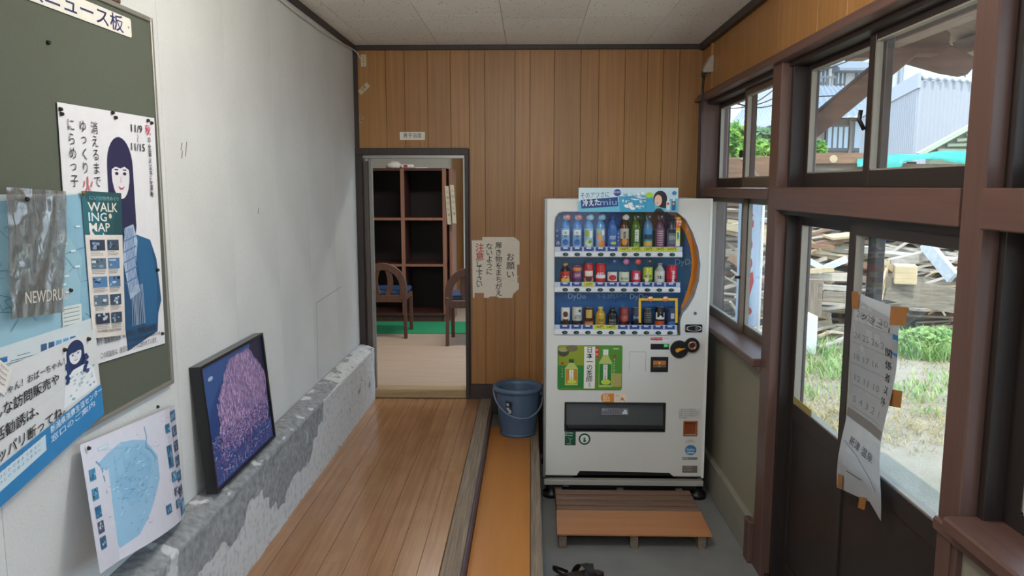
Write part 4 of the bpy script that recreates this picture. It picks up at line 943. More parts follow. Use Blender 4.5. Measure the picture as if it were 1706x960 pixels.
pet(s, W3 * .215, H3 * .31, W3 * .2, H3 * .58, '#2c5a34', '#c08a30'); pet(s, W3 * .74, H3 * .09, W3 * .2, H3 * .84, '#e4e4dc', '#2f7a34')
for x, y in ((.075, .4), (.88, .23)): s.ell(W3 * x, H3 * y, .010, .008, '#b8302c')
s.vtext('しっかり', W3 * .075, H3 * .48, .012, '#e0ecc8', .017); s.vtext('すっきり旨い', W3 * .875, H3 * .29, .013, '#e0ecc8', .016); s.rect(W3 * .86, H3 * .06, .03, .008, '#c8d8b8'); s.text('DyDo', W3 * .87, H3 * .055, .010, '#305a28')
p4 = F(929, 575); s.build('tea_poster', lambda u, v, n: Vector((p4.x + u, MF - .0015 - n, p4.z - v)), vm, printed('gloss_print', .35), step=.0001)
# flap outline, coin area
x0_, x1_, zt2, zb3 = fx(1049, 600), fx(1076, 600), fz(586), fz(618)
o = NB(); box(o, x0_, x1_, MF - .0012, MF, zt2 - .0015, zt2); box(o, x1_ - .0015, x1_, MF - .0012, MF, zb3, zt2); box(o, x0_, x0_ + .001, MF - .0012, MF, zb3, zt2); obj('service_flap', o, plain('seam_grey', '#7f858d', .5), vm)
ds = Sheet(fx(1114.5, 580) - fx(1084, 580), .034, '#0d0d10'); ds.rect(.078, .002, .026, .018, '#2ecb58'); p5 = F(1084, 573); ds.text('100', .08, .003, .014, '#c8ffd8')
ds.build('price_display', lambda u, v, n: Vector((p5.x + u, MF - .002 - n, p5.z - v)), vm, printed('gloss_print', .35), step=.0001)
st_ = Sheet(.115, .028, '#e6e0e2'); st_.rect(0, 0, .07, .018, '#c83044'); st_.text('使用できません', .003, .002, .010, '#f4e8ea'); st_.text('新500円', .075, .003, .010, '#c05868'); st_.text('ご注意ください', .02, .018, .008, '#c87888'); p6 = F(1084, 562)
st_.build('red_sticker', lambda u, v, n: Vector((p6.x + u, MF - .0012 - n, p6.z - v)), vm, printed('gloss_print', .35), step=.0001)
obj('note_slot_frame', box(NB(), cx0 - .004, cx1 + .004, MF - .004, MF - .0005, cz0 - .004, cz1 + .004), M_black, vm, .001)
ns = Sheet(cx1 - cx0 - .012, cz1 - cz0 - .02, '#1d1a1c'); ns.rect(.004, .006, ns.w - .008, .026, '#b8722c'); ns.rect(.004, .034, ns.w - .008, .012, '#6a5a4c'); ns.ell(ns.w / 2, .02, .005, .005, '#ffe0a0'); ns.text('1000', ns.w / 2, .036, .010, '#c8c0b0', align='c')
ns.build('note_slot', lambda u, v, n: Vector((cx0 + .006 + u, MF - .0048 - n, cz1 - .012 - v)), vm, printed('gloss_print', .35), step=.0001)
def disc(name, c, r, y0, th, mat, par, seg=28): return obj(name, cyl(NB(), (c.x, y0, c.z), (c.x, y0 - th, c.z), r, seg, r * .94), mat, par)
ca, cb_ = F(1131.5, 582), F(1152.5, 575)
kn = disc('coin_slot_plate', ca, .054, MF, .014, M_black, vm); disc('coin_plate', cb_, .045, MF, .017, M_black, vm)
pz = [(-.022, -.012), (-.012, -.016), (.002, -.006), (.03, .006), (.032, .010), (.01, .008), (-.004, .010), (-.02, .006), (-.026, -.002)]
obj('return_lever', prism(NB(), [(ca.x + a, ca.z + b) for a, b in pz], 1, MF - .024, MF - .014), plain('amber_lever', '#e09a1c', .3), vm, .001)
obj('coin_ring', lathe(NB(), [(.026, -.0), (.026, -.006), (.018, -.006), (.015, -.002)], (cb_.x, MF - .0165, cb_.z), 24, axis='y', cap=False), plain('copper_ring', '#b98a6c', .25, .6), vm)
disc('coin_mouth', cb_, .016, MF - .0165, .002, plain('slot_dark', '#3a2620', .4), vm)
# lock, oval door handle
lk = F(1155.5, 547); hb = NB(); box(hb, lk.x - .050, lk.x + .050, MF - .010, MF, lk.z - .024, lk.z + .024); obj('handle_plate', hb, M_black, vm, .009)
obj('handle_rim', tube(NB(), [(lk.x + .042 * math.cos(a * PI / 12), MF - .012, lk.z + .016 * math.sin(a * PI / 12)) for a in range(25)], .0035, 6), M_chrome, vm)
disc('lock_barrel', F(1160, 547), .011, MF - .010, .006, M_chrome, vm, 18); disc('keyhole', F(1158, 522), .009, MF, .006, M_chrome, vm, 18)
# delivery outlet: recess box, smoky flap with print
ob_ = NB(); box(ob_, ox0, ox1, MF + .10, MF + .19, oz0, oz1); obj('outlet_back', ob_, M_black, vm)
obj('outlet_frame', boolean(obj('outlet_frame_', box(NB(), ox0 - .006, ox1 + .006, MF - .004, MF + .01, oz0 - .006, oz1 + .006), plain('outlet_black', '#1b1b1d', .4), vm, .003), [obj('cut', box(NB(), ox0 + .004, ox1 - .004, MF - .1, MF + .1, oz0 + .004, oz1 - .004), M_mw)]) and NB() or NB(), M_black, vm) if False else None
fo = obj('outlet_frame', box(NB(), ox0 - .006, ox1 + .006, MF - .004, MF + .01, oz0 - .006, oz1 + .006), plain('outlet_black', '#1b1b1d', .4), vm, .003)
boolean(fo, [obj('cut', box(NB(), ox0 + .004, ox1 - .004, MF - .1, MF + .1, oz0 + .004, oz1 - .004), M_mw)])
flp = NB(); beam(flp, ((ox0 + ox1) / 2, MF + .012, oz0 + .03), ((ox0 + ox1) / 2, MF + .03, oz1 - .004), ox1 - ox0 - .012, .003, (0, 1, 0)); obj('outlet_flap', flp, plain('smoked_flap', '#4a4b4c', .25), vm)
obj('flap_lip', box(NB(), ox0 + .006, ox1 - .006, MF + .002, MF + .03, oz0 + .006, oz0 + .034), plain('outlet_black', '#1b1b1d', .4), vm, .006)
fp = Sheet(.16, .07, '#4a4b4c', [(0, 0), (.001, 0), (0, .001)], 0); fp.text('取り出し口', .03, .0, .014, '#1d1d1f', off=.01)
for a, b in ((.0, .07), (.075, .11), (.115, .158)):
    fp.rect(a, .022, b - a, .036, '#9a9ca0'); fp.rect(a + .0015, .0235, b - a - .003, .033, '#55575a')
fp.text('押して', .004, .026, .012, '#b8babc'); fp.poly([(.12, .054), (.154, .054), (.15, .03), (.135, .028)], '#c4c6c8')
p7 = F(1003, 676); fp.build('flap_print', lambda u, v, n: Vector((p7.x + u, MF + .024 - v * .25 - n - .002, p7.z - v)), vm, printed('gloss_print', .35), step=.0001)
# stickers
def sticker(name, px, py, w_, h_, back, fn, outline=None):
    s = Sheet(w_, h_, back, outline); fn(s); q = F(px, py)
    s.build(name, lambda u, v, n: Vector((q.x + u, MF - .001 - n, q.z - v)), vm, printed('gloss_print', .35), step=.0001)
def f1(s):
    s.poly([(.0, 0), (s.w * .5, 0), (s.w * .5, s.h), (0, s.h)], '#dd8a2a') if 0 else None
    s.rect(.02, 0, s.w * .5 - .02, s.h, '#dd8a2a'); s.ell(.022, s.h / 2, .022, s.h / 2, '#dd8a2a'); s.text('自然', .014, .006, .017, '#fbeede', off=.01); s.text('電気を', .014, .022, .014, '#fbeede', off=.01); s.text('節約中', .014, .037, .014, '#fbeede', off=.01)
    s.poly([(s.w * .72, .045), (s.w * .8, .02), (s.w * .86, .03), (s.w * .92, .05), (s.w * .8, .038)], '#c8823c'); s.text('環境', s.w * .55, .008, .012, '#c8a078')
sticker('orange_sticker', 1001, 655.5, .158, .055, '#ecdcc8', f1, rr_out(.158, .055, .026))
def f2(s): s.text('Green', .003, .002, .017, '#cfe6d4', width=.046, off=.01); s.text('Power', .003, .018, .017, '#cfe6d4', width=.046, off=.01); s.line([(s.w / 2, .075), (s.w / 2, .05)], .002, '#b8d8c0'); s.line([(s.w / 2, .05), (s.w / 2 - .012, .04)], .002, '#b8d8c0'); s.line([(s.w / 2, .05), (s.w / 2 + .013, .045)], .002, '#b8d8c0'); s.text('WIND', .01, .074, .010, '#cfe6d4')
sticker('green_sticker', 941, 718.5, .066, .088, '#14513a', f2)
def f3(s): s.ell(.036, .036, .026, .026, '#dfe4dc'); s.ell(.036, .032, .006, .006, '#1d5a44'); s.poly([(.03, .038), (.042, .038), (.045, .055), (.028, .055)], '#1d5a44'); s.line([(.022, .03), (.05, .045)], .003, '#5c8c78')
sticker('round_sticker', 964, 722, .072, .072, '#1d4a3c', f3, [(.036 + .036 * math.cos(a * PI / 12), .036 + .036 * math.sin(a * PI / 12)) for a in range(24)])
def f4(s):
    for k in range(5): s.text('お問い合わせは販売店まで', .002 + (.01 if k == 0 else 0), k * .013, .010, '#55565a', width=(.09, .125, .118, .11, .05)[k])
sticker('notice_print', 1131, 681, .13, .066, '#cfcfca', f4)
def f5(s): s.text('エコ', .018, .0, .013, '#4a4c50'); s.text('のんでリサイクル', .0, .012, .008, '#6a6c70')
sticker('notice_print', 1142, 732, .055, .024, '#cfcfca', f5)
def f6(s): s.text('DyDo', .034, .02, .02, '#e8f0f6', off=.01, align='c'); s.rect(.012, .044, .044, .008, '#cfe2ee')
sticker('blue_round_sticker', 1141.5, 741.5, .068, .064, '#3f7fb0', f6, [(.034 + .034 * math.cos(a * PI / 12), .032 + .032 * math.sin(a * PI / 12)) for a in range(24)])
def f7(s): s.text('販売者', .004, .002, .011, '#d8d8d4')
sticker('grey_sticker', 1137, 762, .09, .015, '#807f7a', f7); sticker('grey_sticker', 1137, 776, .09, .044, '#746b64', lambda s: [s.text('住所表示', .006, .004 + .018 * k, .014, '#b8aca0') for k in range(2)])
# coin return cup
obj('coin_return_rim', boolean(obj('rim_block', box(NB(), rx0 - .007, rx1 + .007, MF - .006, MF + .002, rz0 - .007, rz1 + .007), plain('orange_plastic', '#b8622c', .4), None, .004), [obj('cut', box(NB(), rx0, rx1, MF - .1, MF + .1, rz0, rz1), M_mw)]) and NB() or NB(), M_mw, vm) if False else None
cr1 = obj('coin_return_rim', box(NB(), rx0 - .007, rx1 + .007, MF - .006, MF + .002, rz0 - .007, rz1 + .007), plain('orange_plastic', '#b8622c', .4), vm, .003)
boolean(cr1, [obj('cut', box(NB(), rx0, rx1, MF - .1, MF + .1, rz0, rz1), M_mw)])
obj('coin_return_flap', box(NB(), rx0 + .002, rx1 - .002, MF + .012, MF + .016, rz0 + .002, rz1 - .002), plain('amber_flap', '#8c4a2c', .15), vm)
# ---- banner on top
bw, bh = fx(1130, 333) - fx(964, 333), fz(313) - fz(353)
s = Sheet(bw, bh, '#cfe9f4')
s.poly([(0, bh * .55), (bw * .3, bh * .62), (bw * .62, bh * .5), (bw, bh * .45), (bw, bh), (0, bh)], '#6cc6e4'); s.poly([(bw * .4, bh * .35), (bw * .74, bh * .3), (bw * .78, bh), (bw * .42, bh)], '#3fa8d4')
s.poly([(.012, bh * .5), (bw * .395, bh * .38), (bw * .4, bh * .76), (.018, bh * .86)], '#1c3f84')
s.text('そのアツさに', .012, .030, .038, '#2c4a78', width=.165, off=.005, rot=-.05); s.text('冷えた', .022, .071, .042, '#f6fafc', width=.10, off=.02, rot=-.07); s.text('miu', .125, .060, .052, '#8fb8e8', width=.095, rot=-.03)
s.ell(bw * .39, bh * .2, .022, .020, '#3a3c98'); s.text('新発売', bw * .39, bh * .14, .014, '#e8e8f8', align='c')
rb = random.Random(5)
for k in range(46):
    a = rb.uniform(0, 2 * PI); rr_ = rb.uniform(0, 1) ** .6; x = bw * .56 + math.cos(a) * rr_ * .08; y = bh * .5 + math.sin(a) * rr_ * .05
    s.ell(x, y, rb.uniform(.004, .02), rb.uniform(.002, .008), rb.choice(['#f4fafc', '#e2f2f8', '#ffffff', '#b8dcec', '#6fb4d8']), 9)
for k in range(9):
    x = bw * .45 + k * .016; s.line([(x, bh * .2 + (k % 3) * .02), (x + .02, bh * .55 + (k % 2) * .04)], .0015, '#4a6a8c')
s.ell(bw * .71, bh * .3, .022, .016, '#b4e040')
s.ell(bw * .82, bh * .45, .040, .046, '#2a1c24'); s.poly([(bw * .83, bh * .4), (bw * .885, bh * .45), (bw * .88, bh * .85), (bw * .82, bh * .8)], '#2a1c24'); s.ell(bw * .80, bh * .52, .022, .032, '#f0c8b4'); s.poly([(bw * .76, bh), (bw * .785, bh * .85), (bw * .83, bh * .85), (bw * .87, bh)], '#2c2430'); s.line([(bw * .785, bh * .62), (bw * .80, bh * .64)], .004, '#c8584c')
for x, c1_ in ((.90, '#e8eef0'), (.955, '#2c68a8')): s.rect(bw * x - .010, bh * .55, .022, bh * .38, c1_); s.rect(bw * x - .005, bh * .45, .011, bh * .1, '#f4f4f4'); s.ell(bw * x, bh * .66, .007, .008, '#d8603c' if x < .93 else '#e0a040')
s.ell(bw * .96, bh * .22, .013, .012, '#3f88b8')
p8 = F(964, 313, MF - .03)
bn = s.build('advertising_card', lambda u, v, n: Vector((p8.x + u * .993, MF - .03 - n + .0, p8.z - v)), None, printed('gloss_print', .35), step=.0001)
tag(bn, 'pale blue advertising card standing across the top edge of the vending machine', 'advertisement')
for u in (.1, .5): obj('card_clip', box(NB(), p8.x + u, p8.x + u + .03, MF - .029, MF - .0005, MZ1 - .03, MZ1 - .026), M_white, bn)

# ================================================================== FLOOR THINGS
# orange board on the step
ob = bpiece('orange_board', -.260, .002, YB + .2, 4.985, -.111, -.098, wood('orange_laminate_board', '#a76a2c', '#b87a38', 'y', .38, 12, .8, .02, .03), None, .001)
tag(ob, 'long orange laminate board lying on the low step beside the floor curb', 'board')
# duckboard: slats + front board + blocks
db = thing('duckboard', 'low slatted step with an orange front board in front of the vending machine', 'step board', (.57, 4.2, ZT))
M_slat = wood('grey_brown_slat', '#6b4e3e', '#8e7260', 'x', .55, 70, 3, .08, .2); M_fb = wood('salmon_laminate', '#b47648', '#c08556', 'x', .35, 15, 1, .02, .03)
zt_b = -.315
yf = P(928, 889, 2, zt_b).y; ym = P(928, 850, 2, zt_b).y
xl0 = P(928, 889, 2, zt_b).x; xr0 = P(1187, 892, 2, zt_b).x
fb = prism(NB(), [(xl0, yf), (xr0, yf), (xr0 + .005, ym), (xl0 + .006, ym)], 2, zt_b - .012, zt_b); obj('front_board', fb, M_fb, db, .0015)
yy = ym + .004; k = 0
while yy < 4.47:
    bpiece('slat', xl0 + .008, xr0 + .004 - (.0), yy, yy + .060, zt_b - .016, zt_b - .002, M_slat, db, .003); yy += .080; k += 1
for x in (xl0 + .01, (xl0 + xr0) / 2 - .02, xr0 - .07): bpiece('runner', x, x + .042, yf + .012, 4.55, ZT + .0008, zt_b - .0165, M_curb, db, .002)
sc_ = Sheet(.034, .012, '#d8d4c8'); sc_.text('3-5', .003, .001, .009, '#55524a'); q = P(938, 809, 2, zt_b); sc_.build('small_tag', lambda u, v, n: Vector((q.x + u, q.y - v, zt_b - .001 + n)), db, step=.0001)

# bucket
bc = Vector((-.078, 4.86, -.098)); Mb = plain('slate_blue_plastic', '#50657f', .38, 0, .05)
zr = P(865, 652, 1, 4.7).z; Hk = zr - bc.z
bk_ = thing('bucket', 'slate-blue plastic bucket standing on the orange board', 'bucket', bc)
obj('body', lathe(NB(), [(.108, .0), (.112, .004), (.116, .03), (.145, Hk - .03), (.146, Hk - .006), (.142, Hk - .006), (.139, Hk - .03), (.108, .02), (.0005, .014)], bc, 48, cap=True), Mb, bk_)
obj('rim', lathe(NB(), [(.144, Hk - .030), (.157, Hk - .030), (.161, Hk - .022), (.161, Hk - .006), (.156, Hk), (.146, Hk), (.143, Hk - .004)], bc, 48, cap=False), Mb, bk_)
obj('foot_ring', lathe(NB(), [(.112, .0), (.118, .002), (.117, .016), (.113, .02)], bc, 40, cap=False), Mb, bk_)
hp = []
for i in range(21):
    a = PI * i / 20; x = math.cos(a) * .158; drop = math.sin(a); hp.append((bc.x - x, bc.y - .02 - drop * .158, bc.z + Hk - .045 - drop * .125 + .03 * math.cos(a)))
obj('bail_handle', tube(NB(), hp, .0055, 10), plain('pale_blue_handle', '#61778f', .4), bk_)
for sx in (-1, 1): obj('handle_lug', cyl(NB(), (bc.x + sx * .140, bc.y - .02, bc.z + Hk - .048), (bc.x + sx * .160, bc.y - .02, bc.z + Hk - .048), .016, 12), Mb, bk_)
lb = Sheet(.05, .10, '#38404c', [(.004, 0), (.05, .006), (.046, .1), (0, .09)]); lb.rect(.006, .01, .036, .03, '#1d2430'); lb.vtext('男湯', .018, .012, .022, '#e0e4e8', .03, off=.01); lb.rect(.02, .06, .02, .025, '#b4bcc8'); lb.line([(.01, .05), (.042, .07)], .004, '#c8ccd4')
lb.build('label_sticker', lambda u, v, n: Vector((bc.x + (.1485 - v * .13 + n) * math.cos(-2.15 + u / .14), bc.y + (.1485 - v * .13 + n) * math.sin(-2.15 + u / .14), bc.z + Hk - .07 - v)), bk_, printed('gloss_print', .35), cuts=(4, 2))

# sandal
M_sole = plain('black_rubber_sole', '#17120f', .6, 0, .3, 80); M_strap = plain('dark_brown_leather', '#241a17', .42, 0, .25, 90); M_foot = plain('grey_footbed', '#3a302a', .7)
def sandal(x, y, ang, label, side):
    t = thing('sandal', label, 'sandal', (x, y, ZT), 'sandals on the concrete floor')
    R_ = Matrix.Rotation(ang, 3, 'Z')
    def T3(v): return R_ @ Vector(v) + Vector((x, y, ZT))
    out = []
    for i in range(36):
        a = 2 * PI * i / 36; u = math.sin(a) * .135; w_ = .040 + .010 * math.sin(a) if True else 0
        out.append((math.cos(a) * w_ * (1 + .05 * side * math.sin(2 * a)), u))
    for nm, z0, z1, s, m_ in (('sole', .001, .026, 1.0, M_sole), ('footbed', .026, .031, .93, M_foot)):
        bm = NB(); A = [bm.verts.new(T3((p[0] * s, p[1] * s, z0))) for p in out]; B = [bm.verts.new(T3((p[0] * s, p[1] * s, z1 + .006 * max(0, -p[1] / .13)))) for p in out]
        for i in range(36): bm.faces.new((A[i], A[(i + 1) % 36], B[(i + 1) % 36], B[i]))
        bm.faces.new(A[::-1]); bm.faces.new(B); obj(nm, bm, m_, t)
    def strap(v0, v1, w0, w1, hh, nm):
        bm = NB(); rows = []
        for i in range(15):
            a = PI * i / 14; cx = math.cos(a) * .047; cz = .022 + math.sin(a) * hh; yc = v0 + (v1 - v0) * i / 14; wd = w0 + (w1 - w0) * math.sin(a)
            rows.append([bm.verts.new(T3((cx * k, yc + q * wd / 2, (cz - .022) * k + .022))) for k, q in ((1, -1), (1, 1), (.93, 1), (.93, -1))])
        for a, b in zip(rows, rows[1:]):
            for k in range(4): bm.faces.new((a[k], a[(k + 1) % 4], b[(k + 1) % 4], b[k]))
        bm.faces.new(rows[0][::-1]); bm.faces.new(rows[-1]); obj(nm, bm, M_strap, t)
    strap(.03, .085, .038, .045, .052, 'front_strap'); strap(.07, .0, .035, .042, .060, 'cross_strap')
    bm = NB(); rows = []
    for i in range(17):
        a = PI + PI * i / 16; cx = math.cos(a) * .043; cy = -.035 + math.sin(a) * .095; h_ = .03 + .055 * math.sin(-a + PI * 0) * -1 if 0 else .03 + .055 * abs(math.sin(a))
        rows.append([bm.verts.new(T3((cx * k, cy * 1.0, h_ + q * .009))) for k, q in ((1, -1), (1, 1), (.93, 1), (.93, -1))])
    for a, b in zip(rows, rows[1:]):
        for k in range(4): bm.faces.new((a[k], a[(k + 1) % 4], b[(k + 1) % 4], b[k]))
    bm.faces.new(rows[0][::-1]); bm.faces.new(rows[-1]); obj('heel_strap', bm, M_strap, t)
q = P(965, 975, 2, ZT)
sandal(.235, P(950, 968, 2, ZT).y - .0, math.radians(-72), 'dark leather strap sandal at the bottom edge, toe to the right', 1)

# socket box and cord on the wall near the machine
p = P(1187, 108, 0, XR); sk = thing('wall_socket', 'pale wedge-shaped socket box above the far window', 'socket', (XR, p.y, p.z), None)
bm = prism(NB(), [(XR - .0, p.z + .055), (XR - .018, p.z + .055), (XR - .062, p.z - .03), (XR - .062, p.z - .05), (XR, p.z - .05)], 1, p.y - .045, p.y + .045); obj('socket_body', bm, plain('beige_plastic', '#a89d8d', .5), sk, .004)
obj('conduit', box(NB(), XR - .012, XR, p.y - .014, p.y + .014, p.z + .05, ZC - .045), M_panel, sk)
obj('conduit', box(NB(), XR - .012, XR, p.y - .03, p.y - .012, 2.10, p.z - .05), M_panel, sk)
pc = []
e = P(1170, 325, 0, 1.10)
for i in range(13):
    t = i / 12; pc.append((XR - .05 + (1.085 - XR + .05) * min(1, t * 4) , p.y - .0 + (e.y - p.y) * t, p.z - .045 + (1.40 - p.z + .045) * t))
cd = obj('power_cord', tube(NB(), pc, .006, 8), M_black); tag(cd, 'black power cord running from the socket box down behind the vending machine', 'cord')
obj('plug', box(NB(), XR - .066, XR - .040, p.y - .014, p.y + .014, p.z - .075, p.z - .035), M_black, cd, .004)
# thin white cable along the ceiling corner
pts = [P(468, 0, 0, XL + .012)] + [P(a, b, 0, XL + .012) for a, b in ((500, 26), (540, 55), (575, 75), (588, 82))] + [(-1.165, D - .02, ZC - .05), (-1.145, D - .02, ZC - .09)]
pts = [(XL + .012, 3.2, ZC - .05)] + pts[1:]
o = obj('thin_cable', tube(NB(), pts, .004, 6), plain('ivory_cable', '#cfc9ba', .5)); tag(o, 'thin ivory cable tacked along the ceiling corner of the white wall', 'cable')
# ---- small papers on the back wall
def wallsheet(name, label, cat, px, py, w_, h_, back, fn, rot=0.0, outline=None, mat=None):
    s = Sheet(w_, h_, back, outline); fn(s); q = P(px, py, 1, D); c_, s_ = math.cos(rot), math.sin(rot)
    o = s.build(name, lambda u, v, n: Vector((q.x + (u * c_ - v * s_), D - .0012 - n, q.z - (u * s_ + v * c_))), None, mat); tag(o, label, cat); return o
wallsheet('room_sign', 'small white plate reading men bath room above the doorway', 'sign', 666, 220, .172, .053, '#e2ddd0', lambda s: s.text('男子浴室', .086, .010, .034, '#2c2a28', width=.125, align='c', off=.005))
def paper_fn(s):
    s.vtext('お願い', s.w * .785, s.h * .25, .060, '#1c1a18', .062, off=.008)
    s.vtext('履き物をまちがえ', s.w * .545, s.h * .085, .050, '#1c1a18', .0470, off=.008)
    s.vtext('ないように', s.w * .355, s.h * .10, .050, '#1c1a18', .044, off=.008)
    s.vtext('注意', s.w * .16, s.h * .10, .062, '#b8202c', .060, off=.012); s.vtext('して下さい', s.w * .15, s.h * .385, .050, '#1c1a18', .037, off=.008)
    s.line([(s.w * .3, s.h * .69), (s.w * .7, s.h * .68), (s.w * .88, s.h * .73)], .002, '#c4bba8')
pw, ph = .341, .425
pn_ = wallsheet('handwritten_notice', 'handwritten white notice about footwear taped beside the doorway', 'notice', 786, 395, pw, ph, '#ddd6c6', paper_fn, 0, [(0, ph * .055), (pw * .215, ph * .055), (pw * .215, 0), (pw * .86, 0), (pw * .97, ph * .07), (pw * .97, ph * .45), (pw * .92, ph * .45), (pw * .92, ph * .64), (pw * .96, ph * .64), (pw * .96, ph * .85), (pw * .84, ph * .94), (pw * .82, ph), (pw * .55, ph), (pw * .5, ph * .975), (pw * .36, ph * .98), (pw * .34, ph), (pw * .015, ph)])
for a, b, c, d in ((.95, .46, 1.04, .56), (.93, .65, 1.0, .75), (.05, .92, .24, 1.0)):
    q = P(786, 395, 1, D); obj('tape', box(NB(), q.x + pw * a, q.x + pw * c, D - .0035, D - .0022, q.z - ph * d, q.z - ph * b), plain('old_brown_tape', '#a5704c', .5), pn_)
wallsheet('paper_label', 'small vertical paper label at the top left of the panelled wall', 'label', 601, 91, .035, .078, '#cbbf9f', lambda s: s.vtext('火の用心', .018, .006, .015, '#33302a', .017))
wallsheet('tilted_label', 'small tilted paper label below the vertical one in the panel corner', 'label', 596, 152, .085, .034, '#bdb08e', lambda s: (s.text('注意', .02, .004, .022, '#33302a')), -.75)
wallsheet('torn_tape', 'torn scrap of paper on the panel left of the doorway head', 'scrap', 600, 192, .03, .045, '#a98a64', lambda s: (s.ell(.012, .01, .004, .004, '#4a2c1c'), s.ell(.02, .03, .004, .004, '#4a2c1c')), .4)
# ================================================================== NOTICE BOARD AND POSTERS (left wall)
by0, by1, bz0, bz1 = 1.15, 2.468, .85, 2.020
bd_ = thing('notice_board', 'dark green felt notice board with an aluminium frame on the white wall', 'notice board', (XL, 1.9, bz0))
obj('felt', box(NB(), XL + .001, XL + .010, by0 + .01, by1 - .012, bz0 + .012, bz1 - .012), plain('dark_green_felt', '#555a4e', .95, 0, .5, 250, .08), bd_)
fr = NB()
for q in ((by1 - .014, by1, bz0, bz1), (by0, by0 + .014, bz0, bz1), (by0 + .014, by1 - .014, bz0, bz0 + .014), (by0 + .014, by1 - .014, bz1 - .014, bz1)): box(fr, XL + .001, XL + .018, *q)
obj('frame', fr, plain('aluminium_frame', '#a8a59c', .35, .6), bd_, .002)
hk = P(200, 6, 0, XL + .02); obj('hanger', box(NB(), XL + .002, XL + .016, hk.y - .016, hk.y + .016, bz1, bz1 + .035), plain('rusty_hanger', '#5d4a3c', .6, .4), bd_, .004)
a, b, c = P(95, -35, 0, XL + .014), P(218, 32, 0, XL + .014), P(216, 62, 0, XL + .014)
sy0, sy1, sz1, sz0 = 1.40, b.y, b.z, c.z
s = Sheet(sy1 - sy0, sz1 - sz0, '#dcdad0', rr_out(sy1 - sy0, sz1 - sz0, .008)); s.text('新津市行政ニュース板', s.w - .79, .006, .050, '#26235c', width=.745, off=.012); s.ell(s.w - .016, s.h * .5, .003, .003, '#33302c', 8)
s.build('title_plate', lambda u, v, n: Vector((XL + .0135 + n, sy0 + u, sz1 - v)), bd_, step=.0002)
M_pin = plain('dark_pin', '#2b2724', .35, .3)
def pin(par, px, py, x, r=.006, mat=None):
    q = P(px, py, 0, x + .003); obj('pin', lathe(NB(), [(r, 0), (r * .9, .004), (r * .4, .005)], (0, 0, 0), 10, axis='y'), mat or M_pin, par, origin=(0, 0, 0))
    o = bpy.data.objects[-1] if 0 else None
def pins(par, pts, x, mat=None):
    for px, py in pts:
        q = P(px, py, 0, x + .002); obj('pin', cyl(NB(), (q.x, q.y, q.z), (q.x + .006, q.y, q.z), .006, 10, .004), mat or M_pin, par)
pins(bd_, [(80, 71)], XL + .010)
def poster(name, label, cat, corners, W, H, back, fn, xs, bulge=None, cuts=None, mat=None, step=.0002, group=None):
    """corners in photo pixels (tl,tr,br,bl) lying on wall-parallel planes x = xs"""
    if not isinstance(xs, (list, tuple)): xs = [xs] * 4
    cs = [P(a, b, 0, x) for (a, b), x in zip(corners, xs)]
    s = Sheet(W, H, back); fn(s)
    o = s.build(name, quadmap(*cs, W, H, bulge), None, mat or printed('poster_print', .42, .15, bump=.15), cuts=cuts, step=step); tag(o, label, cat, group); return o
# --- autumn fire-prevention poster
def fire(s):
    w_, h_ = s.w, s.h
    s.poly([(.30, .34), (.33, .345), (.44, .37), (.475, .43), (.495, .56), (.47, .60), (.46, .655), (.27, .69), (.25, .5), (.27, .4)], '#1f5078')
    s.poly([(.33, .345), (.44, .37), (.47, .5), (.455, .63), (.38, .64), (.36, .45)], '#25608c')
    figure_portrait(s, .285, .155, .068, '#23224a', '#dcd9de', 3.6)
    s.poly([(.29, .33), (.34, .32), (.36, .37), (.34, .45), (.36, .52), (.30, .54), (.27, .42)], '#a9bcd4')
    for k in range(7): s.line([(.285 + .008 * k, .33), (.30 + .008 * k, .52)], .003, '#4a6c9c')
    for k in range(5): s.line([(.275, .37 + .03 * k), (.35, .355 + .03 * k)], .004, '#5577a6')
    for k in range(10): s.line([(.31 + .007 * k, .50), (.305 + .008 * k + .004 * math.sin(k), .62)], .0022, '#b8cbe0')
    s.vtext('消えるまで', .158, .035, .036, '#26252a', .0365, sq=1.0); s.vtext('ゆっくり', .104, .035, .036, '#2b2a30', .0365, sq=1.0); s.vtext('火', .112, .182, .058, '#d06a78', .06); s.vtext('にらめっ子', .050, .035, .036, '#2b2a30', .0365, sq=1.0)
    s.text('11/9', .355, .026, .031, '#26252a', width=.066, off=.008); s.vtext('〜', .392, .054, .026, '#26252a', .026); s.text('11/15', .350, .080, .031, '#26252a', width=.082, off=.008)
    s.vtext('秋', .457, .022, .034, '#c8506a', .034, off=.01); s.vtext('の全国火災予防運動', .462, .058, .020, '#26252a', .0205, off=.01)
    s.text('消防庁  全国消防会議  ㈶日本防火・危機管理促進協会', .09, .628, .024, '#3a3a3e', width=.36); s.text('URL http://www.boukakiki.or.jp', .27, .652, .016, '#3a3a3e', width=.20); s.text('この収益金は、身近な街づくりに使われています。', .12, .672, .019, '#3a3a3e', width=.33)
fp_ = poster('fire_prevention_poster', 'large white fire-prevention poster with a long-haired woman in blue and a scarf', 'poster', [(95, 170), (257, 197), (275, 572), (125, 618)], .506, .70, '#dcdce0', fire, XL + .0145)
pins(fp_, [(100, 182), (102, 190), (187, 188), (192, 196), (246, 201), (252, 205), (262, 450), (270, 556)], XL + .0145)
